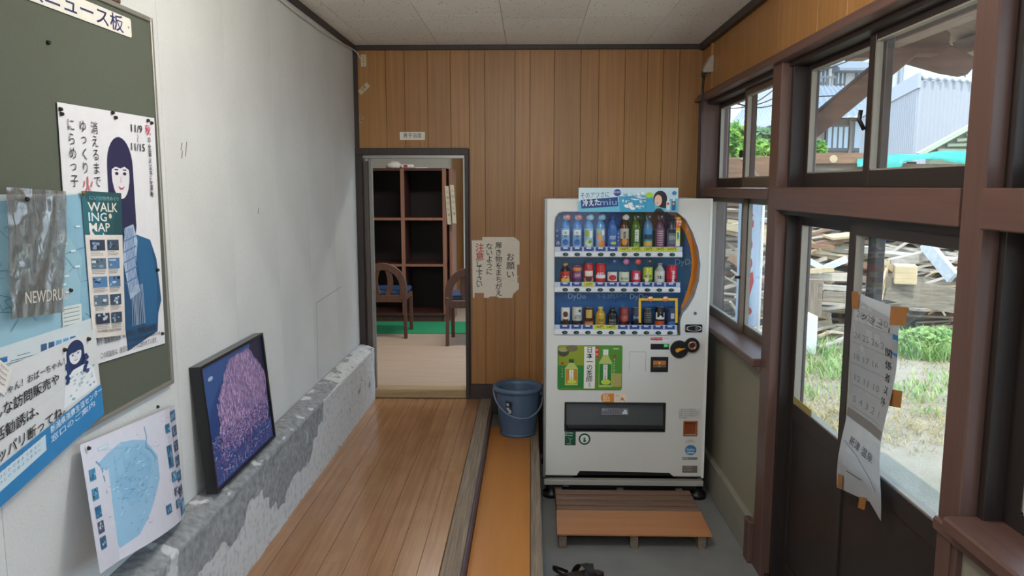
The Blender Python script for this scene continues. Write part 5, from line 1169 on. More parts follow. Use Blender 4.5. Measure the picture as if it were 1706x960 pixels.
# --- blue wall map
def bmap(s):
    w_, h_ = s.w, s.h
    s.poly([(.0, .02), (w_, 0), (w_, h_ * .86), (0, h_ * .9)], '#86b2c8'); s.poly([(.03, .05), (w_ * .6, .03), (w_ * .9, .16), (w_ * .85, .32), (.1, .36)], '#93bccd')
    r = random.Random(2)
    for k in range(22):
        x, y = r.uniform(0, w_), r.uniform(0, h_ * .8); pts = [(x, y)]
        for _ in range(6): x += r.uniform(-.03, .05); y += r.uniform(-.02, .03); pts.append((x, y))
        s.line(pts, .0016, r.choice(['#5d8ca6', '#6d9ab2', '#4d7c96']))
    for k in range(14): s.rect(r.uniform(w_ * .55, w_ * .85), .02 + k * .02, .022, .005, '#d8e4ea')
    s.rect(w_ * .70, h_ * .66, .085, .06, '#d3dad8')
    for k in range(5): s.rect(w_ * .71, h_ * .675 + k * .010, .07, .002, '#6f8790')
    s.poly([(0, h_ * .82), (w_, h_ * .76), (w_, h_), (0, h_)], '#cbd6dc')
    for k in range(5): s.rect(.05 + .02 * 0 + k * .03 + .21, h_ * .845, .024, .055, r.choice(['#2d6ea8', '#3a5c84', '#6aa8d0']))
    s.rect(.05, h_ * .865, .09, .010, '#2d6ea8'); s.rect(.0, h_ * .93, .08, .010, '#2d6ea8')
    for k in range(14): s.rect(r.uniform(0, .18), h_ * (.86 + .01 * k), r.uniform(.04, .12), .002, '#6f8390')
bm_ = poster('town_wall_map', 'pale blue wall map pinned low on the notice board behind the plastic bag', 'map', [(-65, 325), (150, 322), (160, 592), (-65, 660)], .50, .42, '#c4d2d8', bmap, XL + .018)
pins(bm_, [(117, 484)], XL + .018)
# --- walking map strip
def wmap(s):
    w_ = s.w; s.rect(0, 0, w_, .135, '#1f6470'); s.poly([(0, 0), (w_, 0), (w_, .135), (.10, .135)], '#1c4d54')
    s.text('にいつ自然めぐり', .03, .014, .014, '#8fb8b4', width=.15); s.text('WALK', .02, .030, .040, '#dcdcd4', width=.15, off=.012); s.text('ING', .02, .062, .038, '#cfe0e4', width=.085, off=.012); s.text('MAP', .02, .094, .038, '#dfdcd2', width=.10, off=.012); s.ell(.125, .075, .010, .009, '#d8cdb0', 5)
    r = random.Random(4)
    for k in range(5):
        for q in range(2):
            x, y = .018 + q * .082, .15 + k * .058; s.rect(x, y, .070, .034, r.choice(['#4f7aa6', '#2c3448', '#3c6a9c', '#556a7c', '#3a4a5e']))
            for _ in range(5): s.rect(x + r.uniform(0, .05), y + r.uniform(0, .024), r.uniform(.006, .02), r.uniform(.004, .009), r.choice(['#9fb8cc', '#20283a', '#7a9ab8', '#c8ccd0']))
            for t in range(3): s.rect(x, y + .037 + t * .005, r.uniform(.04, .068), .0016, '#8c8782')
    s.text('新潟県観光協会 新津支部', .02, .435, .010, '#4a4644', width=.14)
wk = poster('walking_map_leaflet', 'narrow teal-headed walking map leaflet with rows of small photographs', 'leaflet', [(136, 318), (202, 322), (209, 558), (155, 564)], .2, .46, '#d9d2cc', wmap, [XL + .022, XL + .028, XL + .03, XL + .022], lambda a, b: .006 * math.sin(PI * a), (4, 6))
pins(wk, [(138, 322)], XL + .024, plain('brass_pin', '#8a7444', .35, .6))
# --- clear plastic bag
def bagmat():
    m = bpy.data.materials.new('clear_plastic_bag'); m.use_nodes = True; n = m.node_tree.nodes; l = m.node_tree.links; n.clear()
    o = n.new('ShaderNodeOutputMaterial'); t = n.new('ShaderNodeBsdfTransparent'); t.inputs[0].default_value = (.80, .79, .78, 1); g = n.new('ShaderNodeBsdfGlossy'); g.inputs['Roughness'].default_value = .12
    d = n.new('ShaderNodeBsdfDiffuse'); d.inputs[0].default_value = (.30, .28, .26, 1)
    lw = n.new('ShaderNodeLayerWeight'); lw.inputs[0].default_value = .45
    m1 = n.new('ShaderNodeMixShader'); m1.inputs[0].default_value = .24; l.new(t.outputs[0], m1.inputs[1]); l.new(d.outputs[0], m1.inputs[2])
    ma = n.new('ShaderNodeMath'); ma.operation = 'MULTIPLY_ADD'; ma.inputs[1].default_value = .45; ma.inputs[2].default_value = .05; l.new(lw.outputs['Facing'], ma.inputs[0])
    m2 = n.new('ShaderNodeMixShader'); l.new(ma.outputs[0], m2.inputs[0]); l.new(m1.outputs[0], m2.inputs[1]); l.new(g.outputs[0], m2.inputs[2]); l.new(m2.outputs[0], o.inputs[0]); return m
M_bag = bagmat()
cs = [P(a, b, 0, XL + .04) for a, b in ((10, 312), (110, 319), (106, 520), (19, 532))]
def bagsurf(off, side):
    bm = NB(); NU, NV = 26, 40; g = []
    for j in range(NV + 1):
        row = []
        for i in range(NU + 1):
            a, b = i / NU, j / NV; p = cs[0] * (1 - a) * (1 - b) + cs[1] * a * (1 - b) + cs[2] * a * b + cs[3] * (1 - a) * b
            rd = noise.noise(Vector((a * 7 + off, b * 4 + a * 3, off))); r2 = noise.noise(Vector((a * 18, b * 9 - a * 8, off + 3)))
            x = side * (.012 * math.sin(PI * a) ** .5 * (1 - .5 * b)) + .006 * rd + .003 * r2
            row.append(bm.verts.new((p.x + x, p.y, p.z)))
        g.append(row)
    for j in range(NV):
        for i in range(NU): bm.faces.new((g[j][i], g[j][i + 1], g[j + 1][i + 1], g[j + 1][i])).smooth = True
    return bm
bg_ = obj('plastic_bag', bagsurf(1.3, 1), M_bag); tag(bg_, 'crinkled clear plastic bag with pale lettering pinned to the notice board', 'bag')
obj('back_sheet', bagsurf(5.1, -1), M_bag, bg_)
s = Sheet(.23, .30, '#bdb6ae', [(0, 0), (.0005, 0), (0, .0005)], 0); s.polys.pop(0); s.text('NEWDRUG', .02, .235, .040, '#c4bcb4', width=.19, off=.004)
_bm = quadmap(*[p + Vector((.022, 0, 0)) for p in cs], .23, .30); s.build('bag_print', _bm, bg_)
pins(bg_, [(44, 332)], XL + .052)
# --- consumer advice poster
def consum(s):
    w_, h_ = s.w, s.h
    figure_portrait(s, .655, .062, .040, '#1e2f5c', '#dfe4ec', 3.2)
    s.poly([(.60, .155), (.64, .135), (.69, .135), (.735, .17), (.745, .27), (.585, .27)], '#e2e8ec')
    r = random.Random(8)
    for k in range(26): s.ell(r.uniform(.60, .735), r.uniform(.16, .26), .006, .005, r.choice(['#9db8c8', '#b8c8d0', '#7fa4bc']), 8)
    for q in (-1, 1):
        for k in range(7): s.ell(.655 + q * .042 + r.uniform(-.008, .008), .10 + k * .012, .009, .010, '#25386a', 8)
    s.text('おじいちゃん！おばーちゃん！', .27, .062, .032, '#232326', width=.33, off=.008); s.text('へんな訪問販売や', .275, .112, .046, '#1e1e20', width=.296, off=.010); s.text('生活勧誘は、', .28, .183, .046, '#1e1e20', width=.20, off=.010); s.text('キッパリ断ってね。', .29, .250, .046, '#1e1e20', width=.297, off=.010)
    s.poly([(0, .315), (w_, .275), (w_, h_), (0, h_)], '#2f7fb8'); s.poly([(.0, .335), (.50, .312), (.50, .372), (0, .395)], '#c8dbe6')
    s.text('新潟県消費生活センター', .52, .298, .032, '#d8e6ee', width=.24, off=.01, rot=-.04); s.text('窓口のご案内', .52, .336, .030, '#c8dcea', width=.20, off=.01, rot=-.04)
    for k in range(3): s.text('困ったときや、なやんだときはひとりでまようまえに', .10, .322 + k * .019, .013, '#4a6a84', width=.38, rot=-.045)
    s.line([(.1, .21), (w_, .165)], .001, '#c0c4c8')
cp = poster('consumer_advice_poster', 'white and blue consumer advice poster with large black lettering and a smiling woman', 'poster', [(-200, 702), (158, 548), (172, 690), (-200, 1024)], .76, .43, '#d3d6d8', consum, XL + .0265)
pins(cp, [(107, 583), (147, 565)], XL + .026)
sl_ = poster('paper_slip', 'small white printed slip stuck over the left end of the advice poster', 'paper', [(-14, 588), (20, 616), (8, 660), (-26, 634)], .06, .06, '#dedbd8', lambda s: [s.text('www.biyori', .006, .004 + k * .011, .009, '#8a6a62', width=.045) for k in range(4)], XL + .036)
# --- big curled street map resting on the ledge
def smap(s):
    w_, h_ = s.w, s.h; r = random.Random(11)
    s.rect(.48 * w_ / .6, 0, w_ * .2, h_, '#c9c6d2')
    s.poly([(.07, .09), (.12, .07), (.19, .05), (.26, .06), (.33, .08), (.40, .16), (.39, .25), (.30, .35), (.22, .41), (.12, .42), (.10, .3), (.11, .2)], '#8fb9d6')
    s.poly([(.15, .09), (.28, .08), (.36, .17), (.30, .26), (.20, .30), (.14, .2)], '#84b2d2')
    s.line([(.06, .08), (.085, .11), (.095, .2), (.10, .27), (.09, .33), (.11, .39), (.11, .43)], .007, '#6a95b4'); s.line([(.34, .03), (.345, .07), (.33, .11), (.36, .13), (.385, .17)], .006, '#5f8fb4')
    for k in range(110):
        x, y = r.gauss(.24, .07), r.gauss(.22, .08)
        if .05 < x < .44 and .03 < y < .42: s.line([(x, y), (x + r.uniform(.004, .022), y + r.uniform(-.012, .004))], .0018, r.choice(['#4a7698', '#5d88a8', '#3c5c78', '#d6e4ee']))
    for k in range(26): s.line([(r.uniform(.03, .45), r.uniform(.02, .42)), (r.uniform(.03, .45), r.uniform(.02, .42))][:1] * 1 + [(0, 0)] if 0 else [(.1 + k * .012, .05 + k * .003), (.11 + k * .012, .052 + k * .003)], .001, '#6d93ac')
    s.rect(.075, .035, .055, .014, '#a6c4d4'); s.rect(.078, .038, .049, .008, '#c9dbe4')
    def ph(x, y, a, b): 
        s.rect(x, y, a, b, r.choice(['#39597c', '#2e6c94', '#4d4c6c', '#3a84a8']))
        for _ in range(7): s.rect(x + r.uniform(0, a * .75), y + r.uniform(0, b * .7), a * r.uniform(.1, .25), b * r.uniform(.1, .3), r.choice(['#8fb4cc', '#1c2c44', '#5f9ac0', '#c2ccd6', '#26506c']))
    for k, (a, b) in enumerate(((.02, .10), (.02, .17), (.022, .235), (.024, .29), (.024, .345))): ph(a, b, .030, .042)
    for k in range(6): ph(.545, .02 + k * .062, .065, .042)
    for a, b, c, d in ((.485, .06, .035, .035), (.475, .145, .04, .09), (.485, .255, .045, .04), (.49, .32, .04, .032), (.49, .37, .04, .034), (.40, .365, .042, .036)): ph(a, b, c, d)
    s.rect(.535, .385, .085, .062, '#2f88b4'); ph(.54, .39, .03, .05); s.rect(.58, .40, .03, .03, '#78b4d0')
    for k in range(60): s.rect(r.uniform(.45, .60), .02 + k * .007, r.uniform(.02, .04), .0012, '#a3a6b4')
cs2 = [P(133, 742, 0, XL + .02), P(297, 672, 0, XL + .03), P(314, 856, 0, XL + .055), P(150, 960, 0, XL + .085)]
cs2[2].z = max(cs2[2].z, .385); cs2[3].z = max(cs2[3].z, .402)
def sbul(a, b): return .035 * math.sin(PI * min(1, a * 1.0)) * (.3 + .7 * b) + .05 * max(0, .18 - a) * b * 3 - .015 * max(0, a - .85) * 6
s = Sheet(.62, .46, '#cfd0dc'); smap(s)
sm = s.build('street_map', quadmap(*cs2, .62, .46, sbul), None, printed('poster_print', .42, .15, bump=.15), cuts=(16, 10), step=.00015)
tag(sm, 'large curled town map with photographs hanging off the wall onto the cement ledge', 'map')
pins(sm, [(147, 747), (262, 678)], XL + .03)

# ================================================================== FRAMED PAINTING leaning on the ledge
tb = Vector((XL + .022, 0, .872)); 
def paint_pt(y, t, n):
    """t from bottom 0 to top 1; n outward"""
    bx, bz_ = XL + .062, .402; tx, tz = XL + .024 + .0, .868
    d = Vector((tx - bx, 0, tz - bz_)); L_ = d.length; nn = Vector((d.z, 0, -d.x)).normalized()
    return Vector((bx, y, bz_)) + d * t + nn * n
PY0, PY1 = 2.615, 3.255
pt = thing('leaning_painting', 'black-framed painting of a pink weeping cherry leaning on the cement ledge', 'painting', (XL + .05, (PY0 + PY1) / 2, .395))
def pbox(bm, y0, y1, t0, t1, n0, n1):
    vs = [paint_pt(y, t, n) for n in (n0, n1) for t in (t0, t1) for y in (y0, y1)]; v = [bm.verts.new(p) for p in vs]
    for f in ((0, 2, 3, 1), (4, 5, 7, 6), (0, 1, 5, 4), (2, 6, 7, 3), (0, 4, 6, 2), (1, 3, 7, 5)): bm.faces.new([v[i] for i in f])
fb_ = NB(); e = .012; et = .022
pbox(fb_, PY0, PY0 + e, 0, 1, -.022, .018); pbox(fb_, PY1 - e, PY1, 0, 1, -.022, .018); pbox(fb_, PY0 + e, PY1 - e, 0, et, -.022, .018); pbox(fb_, PY0 + e, PY1 - e, 1 - et, 1, -.022, .018)
obj('frame', fb_, plain('black_lacquer_frame', '#101114', .3, 0, 0, 20, .05, coat=.3), pt)
bb_ = NB(); pbox(bb_, PY0 + .002, PY1 - .002, .004, .996, -.018, .009); obj('backing_board', bb_, M_black, pt)
W5, H5 = PY1 - PY0 - 2 * e, .467 * (1 - 2 * et)
s = Sheet(W5, H5, '#33558f'); r = random.Random(21)
s.poly([(0, H5 * .42), (W5 * .25, H5 * .2), (W5 * .5, H5 * .05), (W5 * .6, H5), (0, H5)], '#27457f'); s.poly([(W5 * .78, 0), (W5, 0), (W5, H5), (W5 * .6, H5), (W5 * .7, H5 * .3)], '#1c2544')
s.ell(W5 * .12, H5 * .12, .022, .008, '#a8bcd8')
s.poly([(0, H5 * .62), (W5, H5 * .82), (W5, H5), (0, H5)], '#35508f')
def inside(u, v):
    top = .5 - .0 * v; wdt = .10 + .36 * min(1, v / .35) ** .7
    return abs(u - (.58 + .02 * math.sin(v * 5))) < wdt * (.95 if u < .58 else .85)
tp_ = []; tq_ = []
for k in range(15):
    v = .05 + .70 * k / 14; wdt = .10 + .36 * min(1, v / .35) ** .7; cc = .58 + .02 * math.sin(v * 5); j_ = .02 * math.sin(k * 2.3)
    tp_.append(((cc - wdt * .9 + j_) * W5, v * H5)); tq_.append(((min(.98, cc + wdt * .8 + j_)) * W5, v * H5))
for (a0, b0), (a1, b1), (c0, d0), (c1, d1) in zip(tp_, tp_[1:], tq_, tq_[1:]): s.poly([(a0, b0), (c0, d0), (c1, d1), (a1, b1)], '#84709f')
s.line([(W5 * .16, H5 * .36), (W5 * .17, H5 * .78)], .006, '#1c1c34')
for k in range(2600):
    u, v = r.uniform(.12, .99), r.uniform(.04, .80)
    if not inside(u, v) or r.random() < (v - .55) * 2.2: continue
    L_ = r.uniform(.006, .022); dx = r.uniform(-.0025, .0025); wd = r.uniform(.002, .005)
    c = r.choice(['#c7a3c8', '#b58fba', '#a382b2', '#d6b8d6', '#8f76a8', '#ab92c4', '#c09ac0', '#e0c8e0', '#6d6296'])
    s.k -= 0 if k % 20 == 0 else 1; s.line([(u * W5, v * H5), (u * W5 + dx, v * H5 + L_)], wd, c)
for k in range(1100):
    u, v = r.uniform(.02, .98), r.uniform(.6, .98)
    c = r.choice(['#4a5c9c', '#5d70b0', '#6f5c94', '#8a6a94', '#3a4a88', '#2c3a74', '#7d8cc4', '#a4a8d0', '#54407a', '#95607c'])
    s.k -= 0 if k % 20 == 0 else 1; a_ = r.uniform(-.5, .3); L_ = r.uniform(.006, .02); s.line([(u * W5, v * H5), (u * W5 + L_ * math.cos(a_), v * H5 + L_ * math.sin(a_))], r.uniform(.002, .005), c)
for k in range(9): s.rect(W5 * (.12 + .05 * k), H5 * (.93 - .02 * (k % 3)), .003, .025, '#b8bcd8')
s.build('picture', lambda u, v, n: paint_pt(PY0 + e + u, 1 - et - v / .467, .010 + n * .4), pt, printed('oil_paint', .35, .2, bump=.3), step=.0001)

# ================================================================== CALENDAR PAPER taped on the door
def calp(s):
    w_, h_ = s.w, s.h
    s.poly([(0, .02), (w_, .05), (w_, .47), (0, .49)], '#b7b9bb')
    s.poly([(w_ - .02, .1), (w_, .1), (w_, .20), (w_ - .025, .17)], '#3c8cc4')
    for j, t in enumerate(('28 29 30', '24 25 26 27', '18 17 16 15', '12 11 10 9', '5 4 3 2 1')): s.text(t, .02, .06 + j * .085, .036, '#8d9094', width=.14); s.rect(.01, .105 + j * .085, .17, .003, '#a2a4a8')
    s.rect(0, .46, w_, .035, '#95908e'); s.vtext('関係者以外', .165, .155, .034, '#26262a', .046, off=.004); s.text('ク ミニ  1', .05, .065, .03, '#3c3c42', width=.12, rot=.12)
    s.text('新津 温泉', .05, .555, .040, '#2a2a30', width=.12, rot=.12); s.line([(.02, .59), (.09, .61), (.15, .66), (.18, .70)], .003, '#6d6f72'); s.line([(.05, .70), (.12, .695)], .003, '#3a3a3e')
xq = 1.155
cs3 = [P(1428, 488, 0, xq), P(1504, 514, 0, xq), P(1462, 868, 0, 1.12), P(1396, 812, 0, 1.13)]
s = Sheet(.2, .80, '#c4c5c6', [(0, 0), (.2, 0), (.2, .8), (.15, .76), (.1, .775), (0, .8)]); calp(s)
cpp = s.build('taped_calendar_sheet', quadmap(*cs3, .2, .80, lambda a, b: .010 * math.sin(b * 9 + a * 2) + .02 * max(0, a - .75) * math.sin(b * PI) * 2), None, printed('thin_paper', .7, 0, .45), cuts=(6, 14), step=.0002)
tag(cpp, 'back of an old calendar sheet with handwriting taped onto the sliding door', 'notice')
Mt = plain('brown_packing_tape', '#96622c', .35)
for cor in ([(1419, 486), (1430, 486), (1430, 514), (1419, 514)], [(1484, 510), (1512, 512), (1508, 543), (1482, 541)], [(1482, 648), (1503, 652), (1500, 680), (1478, 676)], [(1432, 828), (1443, 830), (1440, 850), (1429, 846)], [(1396, 790), (1404, 792), (1402, 814), (1395, 812)]):
    q = [P(a, b, 0, xq - .012 if b < 700 else 1.118) for a, b in cor]; bm = NB()
    f0 = [bm.verts.new(p) for p in q]; f1 = [bm.verts.new(p + Vector((.0012, 0, 0))) for p in q]; bm.faces.new(f0); bm.faces.new(f1[::-1])
    for i in range(4): bm.faces.new((f0[i], f0[(i + 1) % 4], f1[(i + 1) % 4], f1[i]))
    obj('tape', bm, Mt, cpp)
# ================================================================== OUTSIDE
def groundmat():
    m, n, l, b = newmat('dry_sandy_ground'); tc = n.new('ShaderNodeTexCoord')
    z = n.new('ShaderNodeTexNoise'); z.inputs['Scale'].default_value = 1.3; z.inputs['Detail'].default_value = 9; l.new(tc.outputs['Object'], z.inputs['Vector'])
    f = n.new('ShaderNodeTexNoise'); f.inputs['Scale'].default_value = 60; f.inputs['Detail'].default_value = 5; l.new(tc.outputs['Object'], f.inputs['Vector'])
    r = n.new('ShaderNodeValToRGB'); r.color_ramp.elements[0].position = .35; r.color_ramp.elements[1].position = .62
    r.color_ramp.elements[0].color = srgb('#7d7458'); r.color_ramp.elements[1].color = srgb('#a3937c'); l.new(z.outputs['Fac'], r.inputs[0])
    mx = n.new('ShaderNodeMix'); mx.data_type = 'RGBA'; mx.blend_type = 'MULTIPLY'; mx.inputs['Factor'].default_value = .6; l.new(r.outputs[0], mx.inputs['A']); l.new(f.outputs['Color'], mx.inputs['B'])
    m2 = n.new('ShaderNodeMix'); m2.data_type = 'RGBA'; m2.blend_type = 'ADD'; m2.inputs['Factor'].default_value = .12; m2.inputs['B'].default_value = (1, .95, .85, 1); l.new(mx.outputs['Result'], m2.inputs['A'])
    l.new(m2.outputs['Result'], b.inputs['Base Color']); b.inputs['Roughness'].default_value = .95
    bp = n.new('ShaderNodeBump'); bp.inputs['Strength'].default_value = .8; bp.inputs['Distance'].default_value = .02; l.new(f.outputs['Fac'], bp.inputs['Height']); l.new(bp.outputs[0], b.inputs['Normal']); return m
M_gr = groundmat()
bm = NB(); nx, ny = 70, 70; g = []
for j in range(ny + 1):
    row = []
    for i in range(nx + 1):
        x = -25 + 85 * (i / nx) ** 1.0; y = -25 + 95 * j / ny
        z = ZG + (.04 * noise.noise(Vector((x * .8, y * .8, 0))) if x > 2.4 else -.0) - (.0 if x > 1.4 else .02)
        row.append(bm.verts.new((x, y, z)))
    g.append(row)
for j in range(ny):
    for i in range(nx): bm.faces.new((g[j][i], g[j][i + 1], g[j + 1][i + 1], g[j + 1][i]))
o = obj('ground', bm, M_gr, None, smooth=True); struct(o, 'dry sandy yard outside the windows', 'ground')
# foundation strip so no light comes up under the floor
o = bpiece('light_block', XL - .2, 1.32, YB - .1, 9.4, ZG - .1, ZT - .03, plain('footing', '#7d7b76', .9), None); struct(o, 'unseen footing slab added under the building to block light', 'light_block')
# roof over the room; unseen rear overhang added to keep sun out
o = bpiece('roof_slab', -2.9, 1.45, YB - 1.2, 9.6, 2.62, 2.72, M_dark, None); struct(o, 'roof over the building', 'roof')
# eave: sloping boards, purlins, brackets
M_eave = wood('grey_brown_eave_timber', '#a28570', '#c2a48c', 'x', .7, 35, 2.5, .08, .3); M_eavey = wood('bounce_lit_eave_timber_y', '#9c8070', '#baa08e', 'y', .7, 35, 2.5, .08, .3)  # eave wood lightened in its colour to stand for ground bounce
M_brk = wood('shaded_bracket_timber', '#6f5246', '#8c6c5c', 'x', .7, 35, 2.5, .08, .3)  # eave timber darkened in its colour to stand for shaded upright faces
ev = shell('eave', (1.7, 3, 2.3), 'timber eave over the entrance with sloping boards', 'eave')
def ez(x): return 2.30 - (x - 1.6) * .15
y = 1.38
while y < 3.95:
    w_ = .30; bm = NB(); beam(bm, (1.31, y + w_ / 2, ez(1.31)), (2.24, y + w_ / 2, ez(2.24)), w_ - .008, .022, (0, 0, 1)); obj('eave_board', bm, M_eave, ev); y += w_
rt = NB(); beam(rt, (1.3, 2.6, ez(1.3) + .05), (2.32, 2.6, ez(2.32) + .05), 2.8, .03, (0, 0, 1)); obj('roof_sheet', rt, M_dark, ev)
for x, hh in ((1.60, .17), (2.12, .075)): obj('purlin', box(NB(), x - .045, x + .045, 1.38, 3.97, ez(x) - .018 - hh, ez(x) - .018), M_eavey, ev, .004)
obj('fascia', box(NB(), 2.23, 2.26, 1.38, 4.0, ez(2.25) - .03, ez(2.25) + .04), M_eavey, ev, .003)
for yp in (3.64, 1.90):
    br = NB(); prism(br, [(1.28, 2.085), (1.84, 2.085), (1.865, 2.105), (1.87, 2.175), (1.85, 2.19), (1.28, 2.19)], 1, yp - .05, yp + .05); obj('bracket_beam', br, M_brk, ev, .004)
    obj('brace', beam(NB(), (1.27, yp, 1.745), (1.72, yp, 2.13), .085, .088, (0, 0, 1)), M_brk, ev, .004)
    tl_ = NB(); prism(tl_, [(1.28, 2.28), (1.93, 2.15), (2.05, 2.09), (2.06, 2.06), (2.02, 2.01), (1.93, 2.025), (1.75, 2.075), (1.28, 2.19)], 1, yp + .07, yp + .15); obj('rafter_tail', tl_, M_brk, ev, .004)
# --- vertical plastic banner outside the far window
bp_ = P(1247, 430, 1, 5.9); bnw = .17
s = Sheet(bnw, 1.05, '#b9cbe0')
for yy_, a, b in ((.25, .032, .10), (.42, .028, .05), (.56, .030, .05)): s.ell(bnw * .5, yy_, a, b, '#c03c40')
s.ell(bnw * .5, .25, .014, .04, '#b9cbe0'); s.poly([(.06, .68), (.12, .62), (.13, .70), (.10, .82), (.05, .84), (.07, .74)], '#c03c40'); s.ell(bnw * .5, .93, .04, .035, '#c03c40'); s.rect(.06, .0, .03, .12, '#b46a74')
bo = s.build('vertical_banner', lambda u, v, n: Vector((bp_.x - bnw / 2 + u, bp_.y - n + .01 * math.sin(v * 6), bp_.z + .52 - v)), None, printed('banner_cloth', .6, 0, .3), cuts=(1, 12))
tag(bo, 'pale blue vertical banner with red lettering standing outside the far window', 'banner')
obj('pole', cyl(NB(), (bp_.x + bnw / 2 + .012, bp_.y, ZG - .01), (bp_.x + bnw / 2 + .012, bp_.y, bp_.z + .56), .011, 10), plain('white_pole', '#d0d0d0', .4), bo)
obj('cross_arm', cyl(NB(), (bp_.x - bnw / 2, bp_.y, bp_.z + .53), (bp_.x + bnw / 2 + .012, bp_.y, bp_.z + .53), .007, 8), plain('white_pole', '#d0d0d0', .4), bo)
# --- collapsed timber wall with boards, beam, tarp
M_old = wood('weathered_plank', '#6f6354', '#a39684', 'x', .85, 30, 2, .22, .35); M_oldz = wood('weathered_upright', '#6a5c4e', '#978876', 'z', .85, 30, 2, .2, .35); M_pale = wood('bleached_plank', '#9c9082', '#cbc0b0', 'x', .8, 30, 2, .14, .3)
M_brn = wood('brown_old_beam', '#6f5240', '#a07c60', 'x', .85, 25, 2, .15, .4); M_lt = wood('fresh_light_plank', '#b59c78', '#d6c19c', 'x', .75, 30, 2, .1, .3); M_wp = wood('white_painted_plank', '#b4bcc6', '#d8dde2', 'x', .6, 15, 2, .04, .1)
tw = thing('timber_wall', 'ragged wall of old boards behind the lumber pile', 'fence', (6, 12.2, ZG)); r = random.Random(9); x = 2.6
while x < 9.6:
    w_ = r.uniform(.14, .26); bpiece('board', x, x + w_ - .012, 12.15 + r.uniform(-.02, .02), 12.18, ZG, 1.86 + r.uniform(-.06, .02), M_oldz, tw); x += w_
for z in (.2, 1.2): bpiece('rail', 2.6, 9.6, 12.19, 12.25, z, z + .08, M_old, tw)
def tim(name, label, p0, p1, w_, h_, mat, cat='timber', grp=None, jag=0):
    bm = NB(); beam(bm, p0, p1, w_, h_)
    if jag:
        for v in bm.verts: v.co += Vector((r.uniform(-jag, jag), 0, r.uniform(-jag, jag) * .3))
    o = obj(name, bm, mat); tag(o, label, cat, grp); return o
a, b = P(1345, 264, 1, 12.05), P(1438, 264, 1, 12.05); tim('old_beam', 'thick brown beam on top of the ragged wall, seen in the transom', a, b, .22, .16, M_brn, 'beam')
obj('beam_end', cyl(NB(), (P(1388, 265, 1, 11.95).x, 11.93, P(1388, 265, 1, 11.95).z), (P(1388, 265, 1, 11.95).x, 11.96, P(1388, 265, 1, 11.95).z), .06, 12), M_lt, bpy.data.objects['old_beam'])
a, b = P(1345, 279, 1, 12.1), P(1640, 283, 1, 12.1); tim('lower_beam', 'long dark beam under the teal tarp', a, b, .14, .15, M_old, 'beam')
q = [P(1203, 298, 1, 11.8), P(1218, 262, 1, 11.8), P(1292, 259, 1, 11.8), P(1292, 345, 1, 11.8), P(1203, 345, 1, 11.8)]
bm = prism(NB(), [(p.x, p.z) for p in q], 1, 12.05, 12.125); o = obj('wide_board', bm, M_brn, None, .01); tag(o, 'broad brown board with a slanting corner seen through the far transom', 'board')
# tarp
bm = NB(); NU, NV = 60, 6; g = []
for i in range(NU + 1):
    t = i / NU; px = 1428 + (1650 - 1428) * t; row = []
    for j in range(NV + 1):
        v = j / NV; top = 263 - 16 * t + 1.5 * math.sin(t * 17); bot = 272 + 5 * math.sin(t * 9) + (7 if .1 < t < .35 else 0) - 4 * t
        if t < .04: bot = 278
        p = P(px, top + (bot - top) * v, 1, 11.95 - .12 * math.sin(v * PI / 2)); p.y += .02 * noise.noise(Vector((t * 24, v * 3, 0))); row.append(bm.verts.new(p))
    row.append(bm.verts.new((row[0].co.x, row[0].co.y + .35, row[0].co.z - .04))); row.insert(0, row.pop()); g.append(row)
for a, b in zip(g, g[1:]):
    for k in range(len(a) - 1): bm.faces.new((a[k], b[k], b[k + 1], a[k + 1])).smooth = True
o = obj('teal_tarp', bm, plain('teal_tarpaulin', '#2a9a8c', .45, 0, .2, 12)); tag(o, 'teal tarpaulin strip draped along the top of the timber wall', 'tarp')
# green tin shed roof, right
a, b, c = P(1530, 258, 1, 13.2), P(1632, 202, 1, 13.2), P(1700, 202, 1, 13.2)
gr_ = thing('tin_roof', 'greenish tin lean-to roof edge rising behind the tarp', 'roof', (a.x + 1, 13.3, ZG))
bm = NB(); beam(bm, a, b, .10, .07); obj('verge', bm, plain('pale_green_tin', '#b4bda4', .6), gr_)
bm = prism(NB(), [(a.x + .2, ZG), (b.x + .6, ZG), (b.x + .6, b.z + .2), (b.x, b.z), (a.x + .2, a.z + .05)], 1, 13.25, 13.35); obj('gable', bm, plain('grey_green_tin', '#77816c', .7, 0, .3, 4, .3), gr_)
for k in range(4): 
    q0, q1 = P(1562 + k * 16, 250 - k * 8, 1, 13.2), P(1640, 252 - k * 11, 1, 13.2); obj('lath', beam(NB(), q0, q1, .03, .05), plain('moss_lath', '#8d967c', .7), gr_)
